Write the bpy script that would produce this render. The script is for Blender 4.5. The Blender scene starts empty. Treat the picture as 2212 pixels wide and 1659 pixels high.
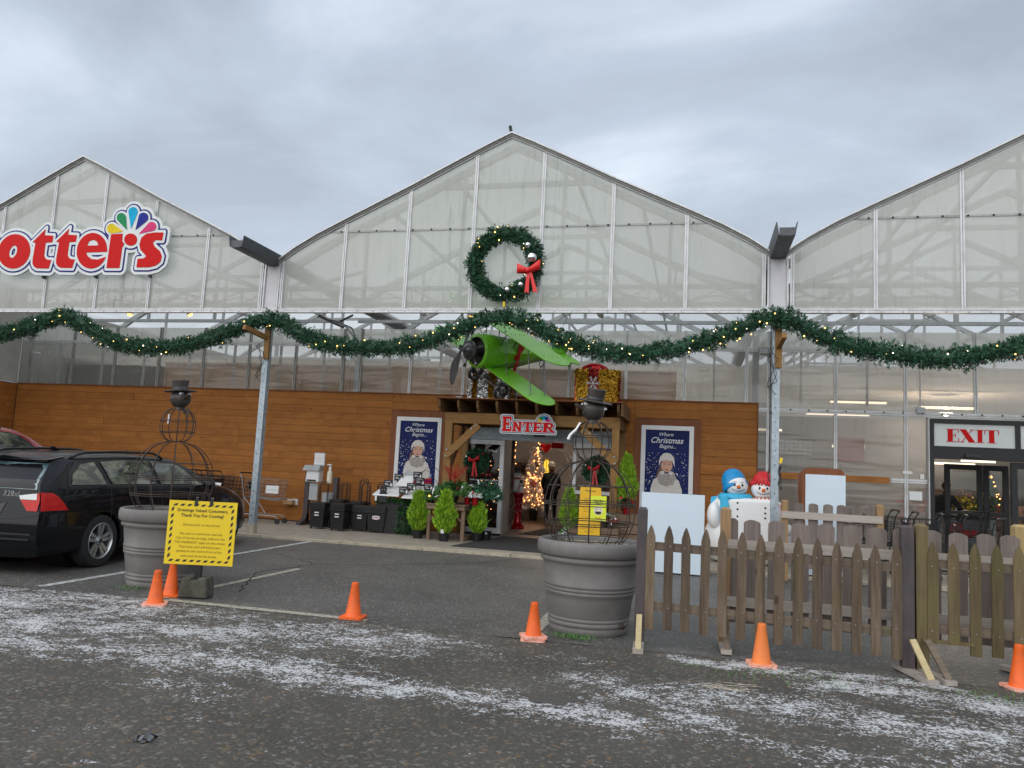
import bpy, bmesh, math, random
import numpy as np
from mathutils import Vector, Matrix, noise as mnoise
R = math.radians
rng = random.Random(7)
nrg = np.random.RandomState(11)
SC = bpy.context.scene
COL = SC.collection

# ------------------------------------------------------------------ camera
def look_camera():
    yaw, pit, rol = R(-13.642), R(6.385), R(2.891)
    fw = Vector((math.sin(yaw)*math.cos(pit), math.cos(yaw)*math.cos(pit), math.sin(pit)))
    r0 = Vector((math.cos(yaw), -math.sin(yaw), 0)); u0 = r0.cross(fw)
    r = r0*math.cos(rol)+u0*math.sin(rol); u = u0*math.cos(rol)-r0*math.sin(rol)
    cd = bpy.data.cameras.new('camera'); co = bpy.data.objects.new('camera', cd); COL.objects.link(co)
    cd.sensor_width = 36; cd.lens = 36*1657.6/2212; cd.clip_end = 3000; cd.clip_start = .05
    M = Matrix(((r.x, u.x, -fw.x), (r.y, u.y, -fw.y), (r.z, u.z, -fw.z)))
    co.matrix_world = Matrix.Translation((3.271, -12.592, 1.391)) @ M.to_4x4()
    SC.camera = co
look_camera()

# ------------------------------------------------------------------ sky
W = bpy.data.worlds.new('World'); SC.world = W; W.use_nodes = True
nt = W.node_tree; nt.nodes.clear()
def wn(t, **k):
    n = nt.nodes.new(t)
    for a, b in k.items(): setattr(n, a, b)
    return n
SUN_EL, SUN_AZ = 30, 205     # azimuth clockwise from +Y: the light comes from behind the camera
sky = wn('ShaderNodeTexSky', sky_type='NISHITA', sun_disc=False, sun_elevation=R(SUN_EL), sun_rotation=R(SUN_AZ))
bg1 = wn('ShaderNodeBackground'); bg1.inputs[1].default_value = .06
nt.links.new(sky.outputs[0], bg1.inputs[0])
tc = wn('ShaderNodeTexCoord')
sep = wn('ShaderNodeSeparateXYZ'); nt.links.new(tc.outputs['Generated'], sep.inputs[0])
zz = wn('ShaderNodeMath', operation='MAXIMUM'); zz.inputs[1].default_value = 0; nt.links.new(sep.outputs[2], zz.inputs[0])
za = wn('ShaderNodeMath', operation='ADD'); za.inputs[1].default_value = .28; nt.links.new(zz.outputs[0], za.inputs[0])
dx = wn('ShaderNodeMath', operation='DIVIDE'); nt.links.new(sep.outputs[0], dx.inputs[0]); nt.links.new(za.outputs[0], dx.inputs[1])
dy = wn('ShaderNodeMath', operation='DIVIDE'); nt.links.new(sep.outputs[1], dy.inputs[0]); nt.links.new(za.outputs[0], dy.inputs[1])
cb = wn('ShaderNodeCombineXYZ'); nt.links.new(dx.outputs[0], cb.inputs[0]); nt.links.new(dy.outputs[0], cb.inputs[1])
mp = wn('ShaderNodeMapping'); mp.inputs['Rotation'].default_value = (0, 0, R(-24)); mp.inputs['Scale'].default_value = (.85, 1.4, 1); mp.inputs['Location'].default_value = (1.7, .35, 0)
nt.links.new(cb.outputs[0], mp.inputs[0])
n1 = wn('ShaderNodeTexNoise'); n1.inputs['Scale'].default_value = 1.5; n1.inputs['Detail'].default_value = 7; n1.inputs['Roughness'].default_value = .53; n1.inputs['Distortion'].default_value = .35
nt.links.new(mp.outputs[0], n1.inputs['Vector'])
cr = wn('ShaderNodeValToRGB')
e = cr.color_ramp.elements
e[0].position = .34; e[0].color = (.285, .325, .385, 1); e[1].position = .70; e[1].color = (.62, .675, .75, 1)
m_ = e.new(.50); m_.color = (.375, .430, .510, 1)
nt.links.new(n1.outputs[0], cr.inputs[0])
# clouds thin out towards the horizon: the air there is paler
hz = wn('ShaderNodeMapRange'); hz.inputs['From Min'].default_value = 0; hz.inputs['From Max'].default_value = .55; hz.inputs['To Min'].default_value = .40; hz.inputs['To Max'].default_value = 0
nt.links.new(zz.outputs[0], hz.inputs['Value'])
mxc = wn('ShaderNodeMix', data_type='RGBA'); nt.links.new(hz.outputs[0], mxc.inputs[0]); nt.links.new(cr.outputs[0], mxc.inputs[6]); mxc.inputs[7].default_value = (.60, .68, .76, 1)
bg2 = wn('ShaderNodeBackground'); bg2.inputs[1].default_value = .95
nt.links.new(mxc.outputs[2], bg2.inputs[0])
mixs = wn('ShaderNodeMixShader'); mixs.inputs[0].default_value = .93
nt.links.new(bg1.outputs[0], mixs.inputs[1]); nt.links.new(bg2.outputs[0], mixs.inputs[2])
wo = wn('ShaderNodeOutputWorld'); nt.links.new(mixs.outputs[0], wo.inputs[0])

sd = bpy.data.lights.new('sun', 'SUN'); sd.energy = 1.7; sd.angle = R(110); sd.color = (1, .96, .90)
so = bpy.data.objects.new('sun', sd); COL.objects.link(so)
_d = Vector((math.sin(R(SUN_AZ))*math.cos(R(SUN_EL)), math.cos(R(SUN_AZ))*math.cos(R(SUN_EL)), math.sin(R(SUN_EL))))
so.rotation_euler = (-_d).to_track_quat('-Z', 'Y').to_euler()

SC.view_settings.view_transform = 'Standard'; SC.view_settings.look = 'None'
SC.view_settings.exposure = 0.66; SC.view_settings.gamma = 1; SC.view_settings.use_curve_mapping = False
SC.render.engine = 'CYCLES'
cy = SC.cycles
cy.use_denoising = True
try: cy.denoiser = 'OPENIMAGEDENOISE'
except Exception: pass
cy.max_bounces = 8; cy.diffuse_bounces = 3; cy.glossy_bounces = 3; cy.transmission_bounces = 4; cy.transparent_max_bounces = 14
cy.caustics_reflective = False; cy.caustics_refractive = False; cy.sample_clamp_indirect = 4

# ------------------------------------------------------------------ materials
MAT = {}
def _mat(name):
    m = bpy.data.materials.new(name); m.use_nodes = True; MAT[name] = m
    t = m.node_tree; return m, t, t.nodes['Principled BSDF']
def _n(t, ty, **k):
    n = t.nodes.new(ty)
    for a, b in k.items(): setattr(n, a, b)
    return n
def _mixc(t, fac, a, b, blend='MIX'):
    n = _n(t, 'ShaderNodeMix', data_type='RGBA', blend_type=blend)
    for i, v in ((0, fac), (6, a), (7, b)):
        if hasattr(v, 'is_linked') or isinstance(v, bpy.types.NodeSocket): t.links.new(v, n.inputs[i])
        elif i == 0: n.inputs[0].default_value = v
        else: n.inputs[i].default_value = (*v, 1) if len(v) == 3 else v
    return n.outputs[2]
def _math(t, op, a, b=None, c=None, clamp=False):
    n = _n(t, 'ShaderNodeMath', operation=op); n.use_clamp = clamp
    for i, v in enumerate((a, b, c)):
        if v is None: continue
        if isinstance(v, bpy.types.NodeSocket): t.links.new(v, n.inputs[i])
        else: n.inputs[i].default_value = v
    return n.outputs[0]
def _coords(t, stretch=(1, 1, 1), shift=True, world=False):
    if world:
        g = _n(t, 'ShaderNodeNewGeometry'); src = g.outputs['Position']
    else:
        tc = _n(t, 'ShaderNodeTexCoord'); src = tc.outputs['Object']
    mp = _n(t, 'ShaderNodeMapping'); mp.inputs['Scale'].default_value = stretch
    if shift and not world:
        oi = _n(t, 'ShaderNodeObjectInfo')
        m = _math(t, 'MULTIPLY', oi.outputs['Random'], 57.0)
        add = _n(t, 'ShaderNodeVectorMath', operation='ADD')
        t.links.new(src, add.inputs[0]); t.links.new(m, add.inputs[1]); src = add.outputs[0]
    t.links.new(src, mp.inputs[0]); return mp.outputs[0]
def _noise(t, vec, scale, detail=4, rough=.55, dist=0):
    n = _n(t, 'ShaderNodeTexNoise'); n.inputs['Scale'].default_value = scale; n.inputs['Detail'].default_value = detail
    n.inputs['Roughness'].default_value = rough; n.inputs['Distortion'].default_value = dist
    t.links.new(vec, n.inputs['Vector']); return n.outputs[0]
def _ramp(t, fac, p0, p1):
    n = _n(t, 'ShaderNodeMapRange'); n.inputs['From Min'].default_value = p0; n.inputs['From Max'].default_value = p1
    t.links.new(fac, n.inputs['Value']); return n.outputs[0]
def _bump(t, b, h, strength, dist=.01):
    n = _n(t, 'ShaderNodeBump'); n.inputs['Strength'].default_value = strength; n.inputs['Distance'].default_value = dist
    t.links.new(h, n.inputs['Height']); t.links.new(n.outputs[0], b.inputs['Normal'])
def mat(name, col, rough=.6, metal=0, var=.15, vs=6, stretch=(1, 1, 1), rnd=0, bump=0, bs=40, dirt=None, dirt_amt=.5, dirt_s=3, spec=None, coat=0, detail=4, world=False):
    m, t, b = _mat(name)
    v = _coords(t, stretch, world=world)
    nz = _noise(t, v, vs, detail)
    f = _ramp(t, nz, .3, .7)
    lo = tuple(c*(1-var) for c in col); hi = tuple(min(1, c*(1+var)) for c in col)
    c = _mixc(t, f, lo, hi)
    if dirt:
        v2 = _coords(t, (1, 1, 1), world=world)
        f2 = _math(t, 'MULTIPLY', _ramp(t, _noise(t, v2, dirt_s, 6, .65), .45, .75), dirt_amt, clamp=True)
        c = _mixc(t, f2, c, dirt)
    if rnd:
        oi = _n(t, 'ShaderNodeObjectInfo')
        k = _math(t, 'MULTIPLY_ADD', oi.outputs['Random'], 2*rnd, 1-rnd)
        cc = _n(t, 'ShaderNodeCombineColor')
        for i in range(3): t.links.new(k, cc.inputs[i])
        c = _mixc(t, 1.0, c, cc.outputs[0], 'MULTIPLY')
    t.links.new(c, b.inputs['Base Color'])
    b.inputs['Roughness'].default_value = rough; b.inputs['Metallic'].default_value = metal
    if spec is not None: b.inputs['Specular IOR Level'].default_value = spec
    if coat: b.inputs['Coat Weight'].default_value = coat; b.inputs['Coat Roughness'].default_value = .04
    if bump: _bump(t, b, _noise(t, v, bs, 3), bump, .004)
    return m
def emit(name, col, s):
    m, t, b = _mat(name)
    b.inputs['Base Color'].default_value = (*[min(1, c) for c in col], 1); b.inputs['Emission Color'].default_value = (*col, 1); b.inputs['Emission Strength'].default_value = s
    return m
def glass(name, tint, clear, gloss_r=.03, ior=1.45, body=None, bodyf=0, refl=1.0):
    """flat sheet: tinted see-through, a little body colour, mirror by Fresnel"""
    m, t, b = _mat(name); t.nodes.remove(b)
    out = t.nodes['Material Output']
    tr = _n(t, 'ShaderNodeBsdfTransparent'); tr.inputs[0].default_value = (*[c*clear for c in tint], 1)
    cur = tr.outputs[0]
    if body:
        d = _n(t, 'ShaderNodeBsdfDiffuse'); d.inputs[0].default_value = (*body, 1)
        mx = _n(t, 'ShaderNodeMixShader'); mx.inputs[0].default_value = bodyf
        t.links.new(cur, mx.inputs[1]); t.links.new(d.outputs[0], mx.inputs[2]); cur = mx.outputs[0]
    g = _n(t, 'ShaderNodeBsdfGlossy'); g.inputs['Roughness'].default_value = gloss_r
    fr = _n(t, 'ShaderNodeFresnel'); fr.inputs[0].default_value = ior
    k = _math(t, 'MULTIPLY', fr.outputs[0], refl, clamp=True)
    mx = _n(t, 'ShaderNodeMixShader'); t.links.new(k, mx.inputs[0]); t.links.new(cur, mx.inputs[1]); t.links.new(g.outputs[0], mx.inputs[2])
    t.links.new(mx.outputs[0], out.inputs[0]); return m
def poly(name, tr_col, tr, tl_col, tl, df_col, df, wav=0, refl=.9, streak=True):
    """twin-wall polycarbonate: part clear, part milky (translucent), part body colour, faint reflection, rain streaks"""
    m, t, b = _mat(name); t.nodes.remove(b)
    out = t.nodes['Material Output']
    T = _n(t, 'ShaderNodeBsdfTransparent'); T.inputs[0].default_value = (*tr_col, 1)
    L = _n(t, 'ShaderNodeBsdfTranslucent'); L.inputs[0].default_value = (*tl_col, 1)
    D = _n(t, 'ShaderNodeBsdfDiffuse')
    s = tr+tl+df
    dcol = df_col
    if streak:
        v = _coords(t, (1, 1, .12), world=True)
        f = _ramp(t, _noise(t, v, 9, 6, .7), .50, .78)
        v2 = _coords(t, (1, 1, .5), world=True)
        f3 = _math(t, 'MULTIPLY', f, _ramp(t, _noise(t, v2, .7, 3), .42, .66), clamp=True)
        c = _mixc(t, f3, df_col, (.20, .21, .13)); t.links.new(c, D.inputs[0])
        cl = _mixc(t, _math(t, 'MULTIPLY', f3, .55), tl_col, (.30, .31, .22))
        oi = _n(t, 'ShaderNodeObjectInfo'); kk = _math(t, 'MULTIPLY_ADD', oi.outputs['Random'], .14, .86); cc = _n(t, 'ShaderNodeCombineColor')
        for i in range(3): t.links.new(kk, cc.inputs[i])
        t.links.new(_mixc(t, 1.0, cl, cc.outputs[0], 'MULTIPLY'), L.inputs[0])
    else: D.inputs[0].default_value = (*df_col, 1)
    m1 = _n(t, 'ShaderNodeMixShader'); m1.inputs[0].default_value = df/(df+tl)
    t.links.new(L.outputs[0], m1.inputs[1]); t.links.new(D.outputs[0], m1.inputs[2])
    m2 = _n(t, 'ShaderNodeMixShader'); m2.inputs[0].default_value = tr/s
    t.links.new(m1.outputs[0], m2.inputs[1]); t.links.new(T.outputs[0], m2.inputs[2])
    g = _n(t, 'ShaderNodeBsdfGlossy'); g.inputs['Roughness'].default_value = .10
    fr = _n(t, 'ShaderNodeFresnel'); fr.inputs[0].default_value = 1.45
    if wav:
        v = _coords(t, (.25, 1, 2.2), world=True)
        bp = _n(t, 'ShaderNodeBump'); bp.inputs['Strength'].default_value = wav; bp.inputs['Distance'].default_value = .05
        t.links.new(_noise(t, v, 1.6, 2), bp.inputs['Height']); t.links.new(bp.outputs[0], g.inputs['Normal']); t.links.new(bp.outputs[0], fr.inputs['Normal'])
    k = _math(t, 'MULTIPLY', fr.outputs[0], refl, clamp=True)
    m3 = _n(t, 'ShaderNodeMixShader'); t.links.new(k, m3.inputs[0]); t.links.new(m2.outputs[0], m3.inputs[1]); t.links.new(g.outputs[0], m3.inputs[2])
    t.links.new(m3.outputs[0], out.inputs[0]); return m
def wood(name, col, dark, scale=1.0, rough=.75, rnd=.18, axis='X', extra=None, extra_amt=.6, knots=True):
    """grain runs along axis (object space); knots, wear"""
    m, t, b = _mat(name)
    st = {'X': (.06, 1, 1), 'Y': (1, .06, 1), 'Z': (1, 1, .06)}[axis]
    v = _coords(t, st)
    g = _noise(t, v, 55*scale, 5, .6, .4)
    g2 = _noise(t, v, 9*scale, 3, .5, .6)
    f = _math(t, 'ADD', _math(t, 'MULTIPLY', g, .6), _math(t, 'MULTIPLY', g2, .55))
    c = _mixc(t, _ramp(t, f, .38, .78), dark, col)
    if knots:
        vk = _coords(t, tuple(.45 if s < 1 else 1 for s in st))
        vo = _n(t, 'ShaderNodeTexVoronoi'); vo.inputs['Scale'].default_value = 4.2*scale; t.links.new(vk, vo.inputs['Vector'])
        kn = _math(t, 'LESS_THAN', vo.outputs['Distance'], .075)
        c = _mixc(t, _math(t, 'MULTIPLY', kn, .65), c, tuple(x*.35 for x in dark))
    if extra:
        ve = _coords(t, (1, 1, 1))
        fe = _math(t, 'MULTIPLY', _ramp(t, _noise(t, ve, 3.0, 5, .65), .45, .72), extra_amt, clamp=True)
        c = _mixc(t, fe, c, extra)
    oi = _n(t, 'ShaderNodeObjectInfo'); k = _math(t, 'MULTIPLY_ADD', oi.outputs['Random'], 2*rnd, 1-rnd)
    cc = _n(t, 'ShaderNodeCombineColor')
    for i in range(3): t.links.new(k, cc.inputs[i])
    c = _mixc(t, 1.0, c, cc.outputs[0], 'MULTIPLY')
    t.links.new(c, b.inputs['Base Color']); b.inputs['Roughness'].default_value = rough; b.inputs['Specular IOR Level'].default_value = .3
    _bump(t, b, g, .35, .004); return m

mat('aluminium', (.62, .63, .64), .45, .25, .10, 30, (1, 1, .1), dirt=(.30, .29, .25), dirt_amt=.45, dirt_s=5)
mat('aluminium_dull', (.36, .36, .35), .5, .2, .15, 30, dirt=(.18, .17, .14), dirt_amt=.6, dirt_s=6)
mat('galvanised', (.34, .40, .44), .42, .35, .22, 16, dirt=(.48, .54, .57), dirt_amt=.5, dirt_s=9)
mat('galvanised_dark', (.085, .09, .10), .5, .4, .2, 12)
mat('rib_steel', (.44, .46, .47), .6, .1, .1, 8)
mat('verge_grey', (.20, .20, .19), .55, .2, .2, 20, dirt=(.09, .085, .07), dirt_amt=.5, dirt_s=7)
mat('frame_steel', (.46, .50, .51), .6, .1, .1, 8)
mat('white_panel', (.62, .61, .64), .5, 0, .05, 5, dirt=(.45, .42, .40), dirt_amt=.3)
mat('side_panel', (.46, .46, .42), .6, 0, .08, 4)
mat('concrete', (.30, .265, .215), .85, 0, .14, 5, bump=.25, bs=120, dirt=(.19, .16, .125), dirt_amt=.5, dirt_s=1.6, world=True)
mat('kerb_concrete', (.42, .37, .28), .85, 0, .2, 9, bump=.3, bs=90, dirt=(.22, .19, .14), dirt_amt=.5, world=True)
mat('black_metal', (.018, .018, .02), .45, .3, .2, 30)
mat('black_plastic', (.014, .014, .016), .38, 0, .15, 20)
mat('rubber_mat', (.028, .028, .03), .9, 0, .25, 60, bump=.3, bs=200)
mat('white_paint', (.74, .75, .76), .45, 0, .04, 8)
mat('white_board', (.60, .70, .78), .5, 0, .02, 3)
mat('line_paint', (.46, .47, .46), .8, 0, .2, 20, dirt=(.07, .07, .07), dirt_amt=1.0, dirt_s=14, world=True)
mat('line_worn', (.40, .37, .30), .85, 0, .2, 30, dirt=(.06, .058, .05), dirt_amt=1.0, dirt_s=22, world=True)
wood('stained_plank', (.41, .162, .037), (.30, .109, .021), 1, .70, .09, 'X', extra=(.16, .050, .010), extra_amt=.45)
wood('stained_trim', (.25, .090, .034), (.16, .053, .020), 1, .6, .05, 'Z', knots=False)
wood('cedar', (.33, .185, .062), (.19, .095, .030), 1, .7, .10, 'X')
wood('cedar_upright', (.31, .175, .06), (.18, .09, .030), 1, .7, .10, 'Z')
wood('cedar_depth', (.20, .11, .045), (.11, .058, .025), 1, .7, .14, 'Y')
wood('picket_wood', (.215, .158, .112), (.060, .043, .031), 1, .85, .24, 'Z', extra=(.10, .075, .03), extra_amt=.55)
wood('picket_green', (.180, .135, .075), (.070, .052, .026), 1, .85, .20, 'Z', extra=(.12, .115, .035), extra_amt=.5)
wood('picket_grey', (.235, .195, .175), (.125, .10, .09), 1, .85, .12, 'Z')
wood('rail_wood', (.215, .165, .125), (.095, .072, .055), 1, .85, .1, 'X', extra=(.10, .10, .05), extra_amt=.4)
wood('rail_pale', (.44, .39, .345), (.30, .26, .23), 1, .85, .08, 'X', knots=False)
wood('post_tan', (.36, .235, .125), (.21, .125, .06), 1, .8, .1, 'Z')
wood('post_yellow', (.44, .335, .16), (.28, .20, .085), 1, .8, .05, 'Z')
wood('stake_yellow', (.56, .47, .27), (.40, .32, .17), 1, .8, .05, 'Z')
mat('post_dark', (.058, .046, .048), .6, 0, .3, 14, (1, 1, .3), dirt=(.12, .07, .07), dirt_amt=.25, dirt_s=6)
wood('bench_wood', (.26, .18, .125), (.14, .09, .06), 1, .8, .12, 'X')
wood('bench_upright', (.26, .18, .125), (.14, .09, .06), 1, .8, .12, 'Z')
wood('plywood', (.62, .40, .25), (.48, .30, .18), .6, .8, .05, 'Z', knots=False)
mat('orange_cone', (.86, .13, .012), .5, 0, .06, 7, dirt=(.42, .10, .035), dirt_amt=.55, dirt_s=16)
mat('orange_faded', (.82, .215, .045), .6, 0, .08, 7, dirt=(.34, .11, .04), dirt_amt=.5, dirt_s=14)
mat('cone_frosted', (.84, .36, .24), .7, 0, .2, 25, dirt=(.85, .80, .80), dirt_amt=.5, dirt_s=30)
mat('pot_grey', (.155, .145, .138), .58, 0, .12, 3, bump=.12, bs=160, dirt=(.26, .245, .235), dirt_amt=.55, dirt_s=2.6)
mat('rust_wire', (.055, .040, .032), .55, .4, .3, 30)
mat('iron_head', (.060, .050, .045), .42, .25, .25, 14)
mat('stone_chip', (.47, .41, .32), .85, 0, .5, 40, rnd=.3)
mat('soil', (.05, .037, .025), .95, 0, .3, 30)
mat('sign_yellow', (.82, .58, .012), .5, 0, .02, 3)
mat('sign_orange_yellow', (.80, .46, .012), .5, 0, .02, 3)
mat('sign_lime', (.74, .84, .04), .5, 0, .02, 3)
mat('ink_black', (.022, .020, .016), .6, 0, .05, 10)
mat('ink_faded', (.20, .14, .012), .6, 0, .1, 10)
mat('ink_red', (.60, .018, .020), .55, 0, .03, 10, spec=.15)
mat('ink_blue', (.016, .020, .20), .55, 0, .03, 10, spec=.12)
mat('sign_white', (.70, .74, .74), .45, 0, .03, 4, dirt=(.55, .56, .52), dirt_amt=.3)
mat('sign_red', (.60, .010, .010), .55, 0, .03, 4, spec=.12)
mat('petal_yellow', (.75, .56, .02), .55, spec=.12); mat('petal_green', (.02, .26, .10), .55, spec=.12); mat('petal_cyan', (.01, .38, .64), .55, spec=.12)
mat('petal_blue', (.022, .03, .26), .55, spec=.12); mat('petal_pink', (.66, .05, .18), .55, spec=.12)
mat('snow_white', (.88, .88, .88), .42, 0, .02, 4)
mat('poster_blue', (.010, .018, .105), .5, 0, .25, 2.2, spec=.15)
mat('poster_fade', (.22, .28, .46), .35, 0, .2, 5)
mat('knit_white', (.66, .62, .58), .6, 0, .1, 30); mat('knit_grey', (.36, .32, .29), .6, 0, .3, 40)
mat('skin', (.60, .34, .24), .5, 0, .06, 8); mat('hair_brown', (.13, .05, .022), .6, 0, .3, 20); mat('lip', (.42, .08, .07), .5)
mat('cedar_bush', (.19, .37, .018), .6, 0, .40, 18, rnd=.1); mat('cedar_bush_tip', (.34, .54, .03), .6, 0, .3, 18, rnd=.1)
mat('fir_dark', (.014, .062, .030), .55, 0, .5, 14); mat('fir_mid', (.042, .150, .072), .55, 0, .4, 14)
mat('leaf_dark', (.035, .11, .03), .5, 0, .45, 18); mat('leaf_mid', (.085, .19, .045), .5, 0, .4, 18); mat('leaf_blue', (.07, .135, .10), .55, 0, .4, 18)
mat('berry_red', (.42, .018, .018), .45, 0, .3, 20); mat('ribbon_red', (.55, .010, .014), .35, 0, .15, 12); mat('foil_red', (.42, .010, .016), .18, .5, .2, 20)
mat('bow_red', (.74, .018, .016), .42, 0, .06, 12)
mat('silver_ball', (.80, .80, .82), .08, 1, .02, 3)
mat('plane_green', (.19, .56, .026), .36, 0, .05, 3, dirt=(.15, .47, .02), dirt_amt=.3, dirt_s=2, coat=.2)
mat('gun_metal', (.13, .13, .138), .36, .7, .3, 9)
mat('prop_metal', (.115, .115, .12), .45, .6, .2, 9, (1, 1, .2))
mat('tinsel_gold', (.46, .25, .012), .25, .6, .9, 90); mat('tinsel_red', (.34, .006, .012), .22, .6, .75, 90); mat('tinsel_silver', (.62, .63, .65), .2, .8, .75, 90)
mat('terracotta_orange', (.75, .16, .03), .5)
mat('hat_blue', (.012, .29, .64), .34, 0, .12, 22, bump=.25, bs=70); mat('scarf_blue', (.04, .46, .74), .3, 0, .08, 14); mat('hat_red', (.62, .015, .02), .35, 0, .15, 24, bump=.3, bs=80); mat('cream', (.75, .68, .55), .5)
mat('car_black', (.0045, .005, .0075), .30, 0, .1, 4, coat=.42, spec=.12); mat('car_red', (.32, .012, .016), .2, .1, .05, 4, coat=1.0)
mat('tyre', (.020, .020, .021), .85, 0, .2, 40); mat('alloy', (.52, .53, .54), .28, .85, .06, 8); mat('alloy_dark', (.06, .06, .065), .5, .5)
mat('lamp_red', (.50, .008, .006), .3, 0, .12, 20, coat=.4, spec=.2); mat('lamp_clear', (.60, .62, .62), .15, 0, .1, 30, coat=1.0); mat('chrome', (.7, .7, .72), .12, 1)
mat('seat_beige', (.42, .38, .28), .8, 0, .15, 10)
mat('cloth_black', (.010, .010, .011), .9, 0, .3, 30); mat('denim', (.055, .095, .145), .9, 0, .3, 22); mat('knit_beige', (.36, .31, .24), .9, 0, .2, 60); mat('boot', (.016, .014, .013), .6)
mat('chrome_wire', (.30, .30, .31), .35, .7, .15, 30); mat('cardboard', (.44, .27, .13), .85, 0, .1, 10)
mat('white_fluff', (.74, .66, .62), .9, 0, .15, 30)
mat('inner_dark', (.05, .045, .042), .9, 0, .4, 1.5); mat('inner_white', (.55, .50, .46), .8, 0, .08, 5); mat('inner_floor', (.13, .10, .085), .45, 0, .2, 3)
mat('stock_mix', (.16, .10, .08), .8, 0, .9, 7, detail=8)
mat('grey_plastic', (.40, .42, .43), .5, 0, .08, 10); mat('bag_red', (.36, .01, .016), .6, 0, .3, 12)
mat('card_black', (.012, .012, .014), .5); mat('wall_box', (.32, .30, .25), .6)
emit('bulb_warm', (1, .60, .16), 3.2); emit('bulb_white', (1, .88, .68), 2.6); emit('lamp_glow', (1, .48, .10), 3.2); emit('lamp_yellow', (1, .62, .16), 1.7); emit('tube_light', (1, .86, .66), 1.1); emit('window_yellow', (1, .62, .06), .75); emit('bulb_amber', (1, .42, .12), 3.6)
glass('door_glass', (.9, .95, .95), .86, refl=1.0); glass('car_glass', (.55, .66, .58), .55, refl=1.5, ior=1.55); glass('rear_glass', (.30, .40, .40), .30, .05, 1.6, refl=3.2)
poly('poly_upper', (.97, .99, .94), .20, (1, 1, .95), .62, (.84, .85, .77), .30, refl=.6)
poly('poly_lower', (.98, .97, .94), .66, (.92, .90, .84), .20, (.52, .50, .45), .14, wav=.35, refl=.9)
poly('poly_right', (.97, .96, .93), .56, (.90, .88, .84), .20, (.42, .41, .39), .24, wav=.35, refl=1.2)
poly('curtain', (.9, .9, .88), .22, (.82, .78, .72), .60, (.78, .75, .70), .40, refl=0, streak=False)
poly('poly_roof', (.97, .98, .98), .52, (.98, .98, .96), .50, (.6, .62, .6), .10, refl=.3, streak=False)

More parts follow.
